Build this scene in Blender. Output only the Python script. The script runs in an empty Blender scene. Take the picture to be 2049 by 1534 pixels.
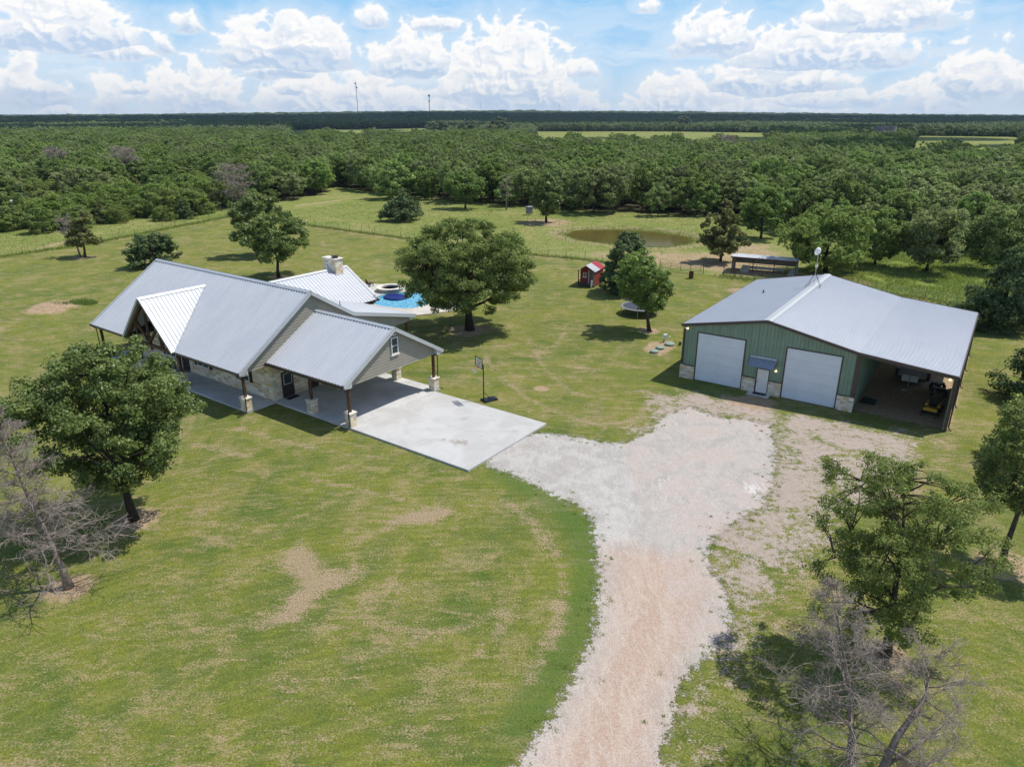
import bpy, math, random
import numpy as np
from mathutils import Vector, Matrix

S = bpy.context.scene
C = S.collection
R = math.radians
H = 22.0
# ---------------------------------------------------------------- camera
cd = bpy.data.cameras.new("camera")
cam = bpy.data.objects.new("camera", cd)
C.objects.link(cam)
cd.sensor_width = 36.0
cd.lens = 36.0 * 1421.0 / 2049.0
cd.clip_start = 0.5
cd.clip_end = 60000
cam.location = (0, 0, H)
cam.rotation_euler = (R(90) - math.atan(539 / 1421.0), 0, 0)
S.camera = cam
# ---------------------------------------------------------------- world, sun, exposure
SUN_EL, SUN_AZ = 61.0, 71.0
w = bpy.data.worlds.new("World")
S.world = w
w.use_nodes = True
wt = w.node_tree
wt.nodes.clear()
sky = wt.nodes.new("ShaderNodeTexSky")
sky.sky_type = 'NISHITA'
sky.sun_disc = False
sky.sun_elevation = R(SUN_EL)
sky.sun_rotation = R(SUN_AZ)
sky.altitude = 100
sky.air_density = 1.0
sky.dust_density = 0.6
sky.ozone_density = 2.0
bg = wt.nodes.new("ShaderNodeBackground")
bg.inputs[1].default_value = 0.15
wo = wt.nodes.new("ShaderNodeOutputWorld")
wt.links.new(sky.outputs[0], bg.inputs[0])
wt.links.new(bg.outputs[0], wo.inputs[0])
ld = bpy.data.lights.new("sun", 'SUN')
ld.energy = 4.3
ld.angle = R(0.53)
ld.color = (1.0, 0.955, 0.88)
sun = bpy.data.objects.new("sun", ld)
C.objects.link(sun)
_s = Vector((math.sin(R(SUN_AZ)) * math.cos(R(SUN_EL)), math.cos(R(SUN_AZ)) * math.cos(R(SUN_EL)), math.sin(R(SUN_EL))))
sun.rotation_euler = _s.to_track_quat('Z', 'Y').to_euler()
sun.location = (60, 30, 90)
S.view_settings.view_transform = 'Standard'
S.view_settings.look = 'None'
S.view_settings.exposure = 0.12
S.view_settings.gamma = 1.0
S.view_settings.use_curve_mapping = False
S.cycles.max_bounces = 6
S.cycles.diffuse_bounces = 4
S.cycles.glossy_bounces = 3
S.cycles.transparent_max_bounces = 8
S.cycles.transmission_bounces = 3
S.cycles.volume_bounces = 0
S.cycles.use_denoising = True
S.cycles.denoising_prefilter = 'ACCURATE'
S.cycles.use_adaptive_sampling = False
S.cycles.caustics_reflective = False
S.cycles.caustics_refractive = False


# ---------------------------------------------------------------- naming and tagging
def tag(o, label=None, cat=None, group=None, kind=None):
    if label: o['label'] = label
    if cat: o['category'] = cat
    if group: o['group'] = group
    if kind: o['kind'] = kind
    return o


def empty(name, loc, rz=0.0, label=None, cat=None, group=None):
    o = bpy.data.objects.new(name, None)
    C.objects.link(o)
    o.location = loc
    o.rotation_euler = (0, 0, rz)
    o.empty_display_size = 0.3
    return tag(o, label, cat, group)


def copy_tree(o, parent=None):
    c = o.copy()
    C.objects.link(c)
    c.parent = parent
    for ch in o.children:
        copy_tree(ch, c)
    return c


# ---------------------------------------------------------------- mesh builder
class MB:
    def __init__(s):
        s.v = []; s.f = []; s.m = []

    def add(s, vs, fs, mi=0):
        k = len(s.v)
        s.v += [tuple(p) for p in vs]
        s.f += [tuple(i + k for i in f) for f in fs]
        s.m += [mi] * len(fs)
        return s

    def box(s, x0, y0, z0, x1, y1, z1, mi=0):
        return s.add([(x0, y0, z0), (x1, y0, z0), (x1, y1, z0), (x0, y1, z0), (x0, y0, z1), (x1, y0, z1), (x1, y1, z1), (x0, y1, z1)],
                     [(3, 2, 1, 0), (4, 5, 6, 7), (0, 1, 5, 4), (1, 2, 6, 5), (2, 3, 7, 6), (3, 0, 4, 7)], mi)

    def bev(s, x0, y0, z0, x1, y1, z1, b=0.02, mi=0):
        """box with chamfered top and vertical edges"""
        def ring(z, i):
            return [(x0 + b + i, y0 + i, z), (x1 - b - i, y0 + i, z), (x1 - i, y0 + b + i, z), (x1 - i, y1 - b - i, z), (x1 - b - i, y1 - i, z), (x0 + b + i, y1 - i, z), (x0 + i, y1 - b - i, z), (x0 + i, y0 + b + i, z)]
        vs = ring(z0, 0) + ring(z1 - b, 0) + ring(z1, b * 0.7)
        fs = [tuple(range(7, -1, -1)), tuple(range(16, 24))]
        for r_ in (0, 8):
            fs += [(r_ + i, r_ + (i + 1) % 8, r_ + 8 + (i + 1) % 8, r_ + 8 + i) for i in range(8)]
        return s.add(vs, fs, mi)

    def prism(s, poly, d, mi=0):
        """planar polygon (3D points) extruded by vector d"""
        n = len(poly)
        p = [Vector(q) for q in poly]
        d = Vector(d)
        nn = Vector((0, 0, 0))
        for i in range(n):
            nn += p[i].cross(p[(i + 1) % n])
        if nn.dot(d) < 0:
            p = p[::-1]
        vs = p + [q + d for q in p]
        fs = [tuple(range(n - 1, -1, -1)), tuple(range(n, 2 * n))] + [(i, (i + 1) % n, n + (i + 1) % n, n + i) for i in range(n)]
        return s.add(vs, fs, mi)

    def tube(s, p0, p1, r0, r1=None, n=8, mi=0, caps=True):
        r1 = r0 if r1 is None else r1
        a, b = Vector(p0), Vector(p1)
        d = (b - a)
        if d.length < 1e-6: return s
        d.normalize()
        x = d.orthogonal().normalized(); y = d.cross(x)
        vs = []
        for q, r_ in ((a, r0), (b, r1)):
            for i in range(n):
                t = 2 * math.pi * i / n
                vs.append(q + (x * math.cos(t) + y * math.sin(t)) * r_)
        fs = [(i, (i + 1) % n, n + (i + 1) % n, n + i) for i in range(n)]
        if caps: fs += [tuple(range(n - 1, -1, -1)), tuple(range(n, 2 * n))]
        return s.add(vs, fs, mi)

    def path(s, pts, rad, n=8, mi=0):
        """smooth-jointed tube through points; rad is a number or a list"""
        P = [Vector(p) for p in pts]
        if not hasattr(rad, '__len__'): rad = [rad] * len(P)
        vs = []
        x = None
        for i, p in enumerate(P):
            d = (P[min(i + 1, len(P) - 1)] - P[max(i - 1, 0)]).normalized()
            x = d.orthogonal().normalized() if x is None else (x - d * x.dot(d)).normalized()
            y = d.cross(x)
            for k in range(n):
                t = 2 * math.pi * k / n
                vs.append(p + (x * math.cos(t) + y * math.sin(t)) * rad[i])
        fs = []
        for i in range(len(P) - 1):
            fs += [(i * n + k, i * n + (k + 1) % n, (i + 1) * n + (k + 1) % n, (i + 1) * n + k) for k in range(n)]
        fs += [tuple(range(n - 1, -1, -1)), tuple(range((len(P) - 1) * n, len(P) * n))]
        return s.add(vs, fs, mi)

    def lathe(s, prof, c=(0, 0, 0), n=20, mi=0, ring=False):
        vs = []
        for r_, z in prof:
            for k in range(n):
                t = 2 * math.pi * k / n
                vs.append((c[0] + r_ * math.cos(t), c[1] + r_ * math.sin(t), c[2] + z))
        fs = []
        for i in range(len(prof) - 1):
            fs += [(i * n + k, i * n + (k + 1) % n, (i + 1) * n + (k + 1) % n, (i + 1) * n + k) for k in range(n)]
        if ring: m_ = (len(prof) - 1) * n; fs += [(m_ + k, m_ + (k + 1) % n, (k + 1) % n, k) for k in range(n)]
        else: fs += [tuple(range(n - 1, -1, -1)), tuple(range((len(prof) - 1) * n, len(prof) * n))]
        return s.add(vs, fs, mi)

    def beam(s, p0, p1, w_, h_, up=(0, 0, 1), mi=0):
        """rectangular beam between two points"""
        a, b = Vector(p0), Vector(p1)
        d = (b - a).normalized()
        x = d.cross(Vector(up))
        x = x.normalized() if x.length > 1e-4 else d.orthogonal().normalized()
        y = x.cross(d)
        vs = [q + x * i * w_ / 2 + y * j * h_ / 2 for q in (a, b) for i, j in ((-1, -1), (1, -1), (1, 1), (-1, 1))]
        return s.add(vs, [(3, 2, 1, 0), (4, 5, 6, 7), (0, 1, 5, 4), (1, 2, 6, 5), (2, 3, 7, 6), (3, 0, 4, 7)], mi)

    def ribs(s, o, e, u, poly, sp=0.3, th=0.03, rh=0.032, rw=0.06, mi=0, off=0.0, sheet=True):
        """ribbed metal panel: polygon in (s along e, t along u), ribs run along u; one mesh"""
        o, e, u = Vector(o), Vector(e).normalized(), Vector(u).normalized()
        nrm = e.cross(u)
        P = lambda a, b, c=0.0: o + e * a + u * b + nrm * c
        if sheet:
            s.prism([P(a, b, -th) for a, b in poly], nrm * th, mi)
        smin = min(p[0] for p in poly); smax = max(p[0] for p in poly)
        k = math.ceil((smin + rw - off) / sp)
        while k * sp + off < smax - rw:
            a = k * sp + off
            ts = []
            for i in range(len(poly)):
                (a0, b0), (a1, b1) = poly[i], poly[(i + 1) % len(poly)]
                if (a0 - a) * (a1 - a) < 0:
                    ts.append(b0 + (b1 - b0) * (a - a0) / (a1 - a0))
            ts.sort()
            for j in range(0, len(ts) - 1, 2):
                t0, t1 = ts[j] + 0.004, ts[j + 1] - 0.004
                if t1 - t0 < 0.05: continue
                vs = [P(a - rw / 2, t0, 0), P(a + rw / 2, t0, 0), P(a + rw / 4, t0, rh), P(a - rw / 4, t0, rh),
                      P(a - rw / 2, t1, 0), P(a + rw / 2, t1, 0), P(a + rw / 4, t1, rh), P(a - rw / 4, t1, rh)]
                s.add(vs, [(0, 1, 2, 3), (7, 6, 5, 4), (1, 5, 6, 2), (3, 2, 6, 7), (0, 3, 7, 4)], mi)
            k += 1
        return s

    def laps(s, poly, axis, at, out, lap=0.2, mi=0):
        """clapboards: convex polygon in (c, z) on plane axis=at ('x' or 'y'); out = outward sign"""
        z0 = min(p[1] for p in poly); z1 = max(p[1] for p in poly)

        def cut(pl, z, keep):
            r_ = []
            for i in range(len(pl)):
                a, b = pl[i], pl[(i + 1) % len(pl)]
                ia, ib = (a[1] - z) * keep >= 0, (b[1] - z) * keep >= 0
                if ia: r_.append(a)
                if ia != ib:
                    t = (z - a[1]) / (b[1] - a[1])
                    r_.append((a[0] + t * (b[0] - a[0]), z))
            return r_
        z = z0
        while z < z1 - 1e-3:
            pl = cut(cut(poly, z, 1), min(z + lap, z1), -1)
            if len(pl) >= 3:
                f = lambda c, zz, k: (at + out * k, c, zz) if axis == 'x' else (c, at + out * k, zz)
                fr = [f(c, zz, 0.042 - 0.034 * (zz - z) / lap) for c, zz in pl]
                bk = [f(c, zz, 0.0) for c, zz in pl]
                n = len(pl)
                s.add(fr + bk, [tuple(range(n)), tuple(range(2 * n - 1, n - 1, -1))] + [(i, n + i, n + (i + 1) % n, (i + 1) % n) for i in range(n)], mi)
            z += lap
        return s

    def build(s, name, mats, parent=None, smooth=False, link=True):
        me = bpy.data.meshes.new(name)
        me.from_pydata(s.v, [], s.f)
        if not isinstance(mats, (list, tuple)): mats = [mats]
        for m_ in mats: me.materials.append(m_)
        if len(mats) > 1: me.polygons.foreach_set('material_index', s.m)
        if smooth: me.polygons.foreach_set('use_smooth', [True] * len(me.polygons))
        me.update()
        o = bpy.data.objects.new(name, me)
        if link: C.objects.link(o)
        if parent: o.parent = parent
        return o


def np_mesh(name, V, F, mat, attrs=None, smooth=False):
    """mesh from numpy arrays; F (n,k) faces of equal size; attrs name -> (domain, values)"""
    me = bpy.data.meshes.new(name)
    n, k = F.shape
    me.vertices.add(len(V)); me.vertices.foreach_set('co', np.ascontiguousarray(V, np.float32).ravel())
    me.loops.add(n * k); me.loops.foreach_set('vertex_index', F.astype(np.int32).ravel())
    me.polygons.add(n); me.polygons.foreach_set('loop_start', np.arange(n, dtype=np.int32) * k)
    me.polygons.foreach_set('loop_total', np.full(n, k, np.int32))
    if smooth: me.polygons.foreach_set('use_smooth', np.ones(n, bool))
    for a, (dom, val) in (attrs or {}).items():
        if val.ndim == 2:
            at = me.attributes.new(a, 'FLOAT_COLOR', dom)
            at.data.foreach_set('color', np.ascontiguousarray(val, np.float32).ravel())
        else:
            at = me.attributes.new(a, 'FLOAT', dom)
            at.data.foreach_set('value', np.ascontiguousarray(val, np.float32))
    me.materials.append(mat)
    me.update(calc_edges=True)
    return me


def obj(name, me, parent=None, loc=(0, 0, 0), rz=0.0):
    o = bpy.data.objects.new(name, me)
    C.objects.link(o)
    o.location = loc
    o.rotation_euler = (0, 0, rz)
    if parent: o.parent = parent
    return o


# ---------------------------------------------------------------- numpy noise
def perlin(x, y, seed=0):
    rs = np.random.RandomState(seed)
    g = rs.rand(256) * 2 * np.pi
    pm = rs.permutation(256)
    xi = np.floor(x).astype(int); yi = np.floor(y).astype(int)
    fx = x - xi; fy = y - yi
    u = fx * fx * fx * (fx * (fx * 6 - 15) + 10); v = fy * fy * fy * (fy * (fy * 6 - 15) + 10)

    def gr(i, j, dx, dy):
        a = g[pm[(pm[i & 255] + j) & 255]]
        return np.cos(a) * dx + np.sin(a) * dy
    a = gr(xi, yi, fx, fy); b = gr(xi + 1, yi, fx - 1, fy); c = gr(xi, yi + 1, fx, fy - 1); d = gr(xi + 1, yi + 1, fx - 1, fy - 1)
    return ((a + u * (b - a)) + v * ((c + u * (d - c)) - (a + u * (b - a)))) * 1.5


def fbm(x, y, seed=0, octs=5, gain=0.5):
    s = 0; a = 1.0; f = 1.0; t = 0
    for k in range(octs):
        s = s + a * perlin(x * f, y * f, seed + k); t += a
        a *= gain; f *= 2.03
    return s / t


def sstep(a, b, x):
    t = np.clip((x - a) / (b - a), 0, 1)
    return t * t * (3 - 2 * t)


def poly_sd(px, py, poly):
    """signed distance to polygon, positive inside"""
    P = np.array(poly, float)
    d = np.full(px.shape, 1e18); ins = np.zeros(px.shape, bool)
    for i in range(len(P)):
        a, b = P[i], P[(i + 1) % len(P)]
        e = b - a
        wx, wy = px - a[0], py - a[1]
        t = np.clip((wx * e[0] + wy * e[1]) / (e @ e), 0, 1)
        d = np.minimum(d, (wx - e[0] * t) ** 2 + (wy - e[1] * t) ** 2)
        c = ((a[1] > py) != (b[1] > py))
        with np.errstate(divide='ignore', invalid='ignore'):
            xx = a[0] + (py - a[1]) * e[0] / (e[1] if abs(e[1]) > 1e-9 else 1e-9)
        ins ^= c & (px < xx)
    return np.sqrt(d) * np.where(ins, 1, -1)


def line_d(px, py, pts):
    d = np.full(px.shape, 1e18)
    for a, b in zip(pts[:-1], pts[1:]):
        a = np.array(a, float); e = np.array(b, float) - a
        wx, wy = px - a[0], py - a[1]
        t = np.clip((wx * e[0] + wy * e[1]) / (e @ e), 0, 1)
        d = np.minimum(d, (wx - e[0] * t) ** 2 + (wy - e[1] * t) ** 2)
    return np.sqrt(d)


# ---------------------------------------------------------------- material helpers
class NT:
    def __init__(s, name, rough=0.8, spec=0.3, metal=0.0):
        s.mat = bpy.data.materials.new(name)
        s.mat.use_nodes = True
        s.t = s.mat.node_tree
        s.t.nodes.clear()
        s.out = s.t.nodes.new('ShaderNodeOutputMaterial')
        s.p = s.t.nodes.new('ShaderNodeBsdfPrincipled')
        s.p.inputs['Roughness'].default_value = rough
        s.p.inputs['Specular IOR Level'].default_value = spec
        s.p.inputs['Metallic'].default_value = metal
        s.t.links.new(s.p.outputs[0], s.out.inputs[0])
        s._co = None

    def n(s, typ, **kw):
        nd = s.t.nodes.new(typ)
        for k, v in kw.items(): setattr(nd, k, v)
        return nd

    def set(s, inp, v):
        if isinstance(v, bpy.types.NodeSocket): s.t.links.new(v, inp)
        elif v is not None:
            try: inp.default_value = v
            except Exception: inp.default_value = tuple(v) + (1.0,) if len(v) == 3 else tuple(v)[:3]

    def co(s, kind='Object'):
        if s._co is None: s._co = s.n('ShaderNodeTexCoord')
        return s._co.outputs[kind]

    def attr(s, name):
        return s.n('ShaderNodeAttribute', attribute_name=name).outputs['Fac']

    def m(s, op, a, b=0.0, c=0.0, clamp=False):
        nd = s.n('ShaderNodeMath', operation=op, use_clamp=clamp)
        s.set(nd.inputs[0], a); s.set(nd.inputs[1], b); s.set(nd.inputs[2], c)
        return nd.outputs[0]

    def noise(s, scale, detail=3, rough=0.55, vec=None, dist=0.0, col=False):
        nd = s.n('ShaderNodeTexNoise')
        s.set(nd.inputs['Vector'], vec or s.co())
        s.set(nd.inputs['Scale'], scale); s.set(nd.inputs['Detail'], detail)
        s.set(nd.inputs['Roughness'], rough); s.set(nd.inputs['Distortion'], dist)
        return nd.outputs['Color' if col else 'Fac']

    def voro(s, scale, vec=None, feature='F1', out='Distance', rnd=1.0):
        nd = s.n('ShaderNodeTexVoronoi', feature=feature)
        s.set(nd.inputs['Vector'], vec or s.co()); s.set(nd.inputs['Scale'], scale); s.set(nd.inputs['Randomness'], rnd)
        return nd.outputs[out]

    def map(s, v, a, b, c=0.0, d=1.0, smooth=True):
        nd = s.n('ShaderNodeMapRange', interpolation_type='SMOOTHSTEP' if smooth else 'LINEAR')
        s.set(nd.inputs[0], v)
        for i, q in enumerate((a, b, c, d)): s.set(nd.inputs[i + 1], q)
        return nd.outputs[0]

    def scale(s, v3, vec=None, rot=(0, 0, 0)):
        nd = s.n('ShaderNodeMapping')
        s.set(nd.inputs[0], vec or s.co()); nd.inputs['Scale'].default_value = v3; nd.inputs['Rotation'].default_value = rot
        return nd.outputs[0]

    def mix(s, f, a, b, mode='MIX'):
        nd = s.n('ShaderNodeMix', data_type='RGBA', blend_type=mode)
        s.set(nd.inputs[0], f); s.set(nd.inputs[6], a if isinstance(a, bpy.types.NodeSocket) else tuple(a) + (1,))
        s.set(nd.inputs[7], b if isinstance(b, bpy.types.NodeSocket) else tuple(b) + (1,))
        return nd.outputs[2]

    def ramp(s, f, stops):
        nd = s.n('ShaderNodeValToRGB')
        cr = nd.color_ramp
        while len(cr.elements) < len(stops): cr.elements.new(0.5)
        for e, (p, c) in zip(cr.elements, stops):
            e.position = p; e.color = tuple(c) + (1,)
        s.set(nd.inputs[0], f)
        return nd.outputs[0]

    def hsv(s, col, h=0.5, sat=1.0, v=1.0):
        nd = s.n('ShaderNodeHueSaturation')
        s.set(nd.inputs['Hue'], h); s.set(nd.inputs['Saturation'], sat); s.set(nd.inputs['Value'], v); s.set(nd.inputs['Color'], col)
        return nd.outputs[0]

    def bump(s, h, strength=0.5, dist=0.02):
        nd = s.n('ShaderNodeBump')
        s.set(nd.inputs['Strength'], strength); s.set(nd.inputs['Distance'], dist); s.set(nd.inputs['Height'], h)
        s.t.links.new(nd.outputs[0], s.p.inputs['Normal'])

    def col(s, c): s.set(s.p.inputs['Base Color'], c if isinstance(c, bpy.types.NodeSocket) else tuple(c) + (1,)); return s


def plain(name, c, rough=0.6, spec=0.3, metal=0.0, var=0.15, sc=3.0, bump=0.0):
    """painted / solid surface with mottling"""
    t = NT(name, rough, spec, metal)
    f = t.noise(sc, 4)
    f2 = t.noise(sc * 9, 3)
    k = t.m('ADD', t.m('MULTIPLY', f, 0.7), t.m('MULTIPLY', f2, 0.3))
    a = tuple(x * (1 - var) for x in c); b = tuple(min(1, x * (1 + var)) for x in c)
    t.col(t.mix(t.map(k, 0.3, 0.7), a, b))
    if bump: t.bump(f2, bump, 0.01)
    return t.mat


M = {}
# ---------------------------------------------------------------- materials
def _roof(name='roof_metal', ca=(0.475, 0.495, 0.53), cb=(0.53, 0.545, 0.57)):
    t = NT(name, 0.5, 0.35, 0.05)
    big = t.noise(0.35, 4, 0.6)
    st = t.noise(1.0, 4, 0.6, vec=t.scale((2.5, 0.35, 0.35)))
    k = t.m('ADD', t.m('MULTIPLY', big, 0.5), t.m('MULTIPLY', st, 0.5))
    t.col(t.mix(t.map(k, 0.3, 0.7), ca, cb))
    t.set(t.p.inputs['Roughness'], t.map(st, 0.3, 0.7, 0.46, 0.56))
    return t.mat


M['roof'] = _roof()
M['roof_trim'] = plain('roof_trim_metal', (0.50, 0.525, 0.54), 0.45, 0.5, 0.2, 0.05)


def _stone(name, su=1.0, tint=(0.60, 0.54, 0.43)):
    """coursed limestone: two brick textures of different course, per-stone colours"""
    t = NT(name, 0.85, 0.2)
    sep = t.n('ShaderNodeSeparateXYZ'); t.set(sep.inputs[0], t.co())
    cmb = t.n('ShaderNodeCombineXYZ')
    t.set(cmb.inputs[0], t.m('ADD', sep.outputs[0], sep.outputs[1])); t.set(cmb.inputs[1], sep.outputs[2])
    wob = t.noise(2.0, 2, col=True)
    add = t.n('ShaderNodeVectorMath', operation='MULTIPLY_ADD')
    t.set(add.inputs[0], wob); add.inputs[1].default_value = (0.05, 0.03, 0); t.set(add.inputs[2], cmb.outputs[0])
    br = t.n('ShaderNodeTexBrick')
    t.set(br.inputs['Vector'], add.outputs[0])
    br.offset = 0.37; br.offset_frequency = 2; br.squash = 0.6; br.squash_frequency = 3
    br.inputs['Color1'].default_value = (0, 0, 0, 1); br.inputs['Color2'].default_value = (1, 1, 1, 1)
    br.inputs['Mortar'].default_value = (0.5, 0.5, 0.5, 1)
    br.inputs['Scale'].default_value = 1.0; br.inputs['Mortar Size'].default_value = 0.014
    br.inputs['Brick Width'].default_value = 0.60 * su; br.inputs['Row Height'].default_value = 0.27 * su
    br.inputs['Mortar Smooth'].default_value = 0.3; br.inputs['Bias'].default_value = 0.0
    c = t.ramp(br.outputs['Color'], [(0.0, (0.70, 0.65, 0.55)), (0.25, (0.40, 0.35, 0.28)), (0.4, (0.74, 0.69, 0.59)), (0.55, (0.55, 0.38, 0.18)), (0.66, (0.66, 0.61, 0.52)), (0.8, (0.78, 0.74, 0.65)), (0.92, (0.54, 0.38, 0.20)), (1.0, (0.42, 0.38, 0.33))])
    blot = t.noise(4.0, 4)
    c = t.mix(t.map(blot, 0.52, 0.8, 0, 0.30), c, (0.50, 0.36, 0.17))
    c = t.mix(t.map(t.noise(11, 3), 0.3, 0.7, 0, 0.15), c, (0.72, 0.69, 0.62))
    c = t.mix(br.outputs['Fac'], c, (0.62, 0.58, 0.50))
    c = t.hsv(c, sat=1.12, v=1.10)
    t.col(c)
    t.bump(t.m('ADD', t.m('MULTIPLY', br.outputs['Fac'], -1.0), t.m('MULTIPLY', t.noise(14, 4), 0.6)), 0.8, 0.02)
    return t.mat


M['stone'] = _stone('limestone_veneer')
M['siding'] = plain('taupe_siding', (0.29, 0.272, 0.222), 0.75, 0.2, 0, 0.06, 1.2)
M['soffit'] = plain('soffit_paint', (0.36, 0.34, 0.28), 0.8, 0.2, 0, 0.05)
M['gutter'] = plain('dark_brown_gutter', (0.035, 0.026, 0.022), 0.4, 0.5, 0, 0.2)
M['wood'] = plain('dark_stained_wood', (0.085, 0.042, 0.02), 0.6, 0.3, 0, 0.35, 2.5, 0.3)
M['shutter'] = plain('dark_red_brown_shutter', (0.055, 0.022, 0.015), 0.6, 0.3, 0, 0.2)
M['door'] = plain('dark_brown_door', (0.035, 0.024, 0.022), 0.45, 0.4, 0, 0.15)
M['white'] = plain('white_paint', (0.74, 0.74, 0.72), 0.5, 0.4, 0, 0.04)
M['black'] = plain('black_plastic', (0.018, 0.018, 0.02), 0.5, 0.4, 0, 0.2)
M['dkmetal'] = plain('dark_metal', (0.05, 0.05, 0.052), 0.45, 0.5, 0.3, 0.2)
M['galv'] = plain('galvanised_steel', (0.45, 0.46, 0.47), 0.4, 0.5, 0.5, 0.12, 6)
M['rust'] = plain('rusty_steel', (0.10, 0.042, 0.026), 0.85, 0.2, 0, 0.5, 4, 0.3)
M['pole_rust'] = plain('weathered_pipe', (0.13, 0.075, 0.055), 0.8, 0.2, 0, 0.35, 5)
M['cap'] = plain('limestone_cap', (0.68, 0.63, 0.54), 0.85, 0.2, 0, 0.12, 4, 0.3)


def _glass():
    t = NT('window_glass', 0.06, 0.8)
    t.col((0.03, 0.045, 0.055))
    return t.mat


M['glass'] = _glass()


def _lamp():
    t = NT('lit_lamp_lens', 0.3)
    t.col((0.9, 0.8, 0.6))
    t.p.inputs['Emission Color'].default_value = (1.0, 0.80, 0.45, 1)
    t.p.inputs['Emission Strength'].default_value = 1.3
    return t.mat


M['lamp'] = _lamp()
M['lamp'].cycles.emission_sampling = 'NONE'


def _conc(name, base, dark, joint=None):
    t = NT(name, 0.85, 0.25)
    a = t.noise(0.55, 6, 0.62, dist=0.6)
    b = t.noise(0.13, 3, 0.5)
    c = t.noise(26, 3, 0.6)
    k = t.m('ADD', t.m('MULTIPLY', a, 0.6), t.m('MULTIPLY', b, 0.4))
    col = t.mix(t.map(k, 0.40, 0.62), dark, base)
    col = t.mix(t.map(t.noise(0.9, 5, 0.7, dist=1.2), 0.60, 0.78, 0, 0.4), col, tuple(x * y for x, y in zip(dark, (0.95, 0.82, 0.66))))
    col = t.mix(t.map(c, 0.35, 0.65, 0, 0.12), col, (0.16, 0.15, 0.14))
    if joint:
        # drips of oil and rust, tyre smudges and saw cuts of the drive slab, in slab coordinates
        for (cx, cy), r_, k_ in joint[0]:
            dv = t.n('ShaderNodeVectorMath', operation='DISTANCE'); t.set(dv.inputs[0], t.co()); dv.inputs[1].default_value = (cx, cy, 0.15)
            sp = t.m('SUBTRACT', t.m('ADD', 1.0, t.m('MULTIPLY', t.m('SUBTRACT', t.noise(2.2, 5, 0.7), 0.5), 2.6)), t.m('DIVIDE', dv.outputs['Value'], r_))
            col = t.mix(t.map(sp, 0.1, 0.7, 0, k_), col, (0.24, 0.20, 0.165))
        sx = t.n('ShaderNodeSeparateXYZ'); t.set(sx.inputs[0], t.co())
        for ax, at_ in joint[1]:
            ln = t.m('LESS_THAN', t.m('ABSOLUTE', t.m('SUBTRACT', sx.outputs[ax], at_)), 0.012)
            col = t.mix(t.m('MULTIPLY', ln, 0.5), col, (0.2, 0.19, 0.18))
    t.col(col)
    t.bump(c, 0.15, 0.004)
    return t.mat


M['concrete'] = _conc('broom_concrete', (0.53, 0.525, 0.51), (0.45, 0.44, 0.42), ([((-3.2, 2.9), 0.75, 0.6), ((-4.4, 2.6), 0.3, 0.5), ((-5.5, 6.3), 0.35, 0.25), ((-1.2, 6.8), 0.4, 0.2)], [(0, -5.6), (1, 4.7)]))
M['concrete_porch'] = _conc('smooth_concrete', (0.58, 0.575, 0.56), (0.44, 0.44, 0.43))
M['pooldeck'] = _conc('pale_pool_concrete', (0.60, 0.56, 0.50), (0.50, 0.465, 0.41))


def _green():
    t = NT('sage_green_wall_metal', 0.5, 0.4)
    f = t.noise(1.2, 4)
    sv = t.noise(1.0, 3, vec=t.scale((3.0, 3.0, 0.25)))
    k = t.m('ADD', t.m('MULTIPLY', f, 0.4), t.m('MULTIPLY', sv, 0.6))
    t.col(t.mix(t.map(k, 0.35, 0.65), (0.175, 0.255, 0.19), (0.225, 0.315, 0.24)))
    return t.mat


M['green'] = _green()
M['bronze'] = plain('bronze_trim', (0.075, 0.058, 0.05), 0.5, 0.4, 0, 0.12)


def _odoor():
    t = NT('white_sectional_door', 0.5, 0.4)
    sep = t.n('ShaderNodeSeparateXYZ'); t.set(sep.inputs[0], t.co())
    fine = t.m('FRACT', t.m('MULTIPLY', sep.outputs[2], 12.0))
    t.col(t.mix(t.map(t.noise(0.8, 4), 0.3, 0.7), (0.66, 0.71, 0.78), (0.72, 0.77, 0.83)))
    t.bump(t.map(fine, 0.0, 0.3), 0.1, 0.002)
    return t.mat


M['odoor'] = _odoor()
M['awning'] = plain('blue_grey_awning_metal', (0.30, 0.34, 0.40), 0.35, 0.5, 0.4, 0.1)


def leafmat(name, dark, light, trans=0.3, rough=0.5, yellow=0.03, spec=0.35, vary=0.35):
    t = NT(name, rough, spec)
    tint = t.attr('tint')
    oi = t.n('ShaderNodeObjectInfo')
    c = t.mix(tint, dark, light)
    c = t.mix(t.map(tint, 1.0 - yellow, 1.0 - yellow + 0.02), c, tuple(min(1, a * b) for a, b in zip(light, (2.4, 1.7, 0.9))))
    c = t.hsv(c, h=t.map(oi.outputs['Random'], 0, 1, 0.499 - 0.021 * vary, 0.499 + 0.019 * vary, smooth=False), sat=t.map(oi.outputs['Random'], 0, 1, 1 - 0.2 * vary, 1 + 0.12 * vary, smooth=False), v=t.map(t.m('FRACT', t.m('MULTIPLY', oi.outputs['Random'], 7.3)), 0, 1, 1 - 0.30 * vary, 1 + 0.36 * vary, smooth=False))
    t.col(c)
    tr = t.n('ShaderNodeBsdfTranslucent')
    t.set(tr.inputs[0], t.mix(0.5, c, light))
    mx = t.n('ShaderNodeMixShader'); mx.inputs[0].default_value = trans
    t.t.links.new(t.p.outputs[0], mx.inputs[1]); t.t.links.new(tr.outputs[0], mx.inputs[2]); t.t.links.new(mx.outputs[0], t.out.inputs[0])
    return t.mat


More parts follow.
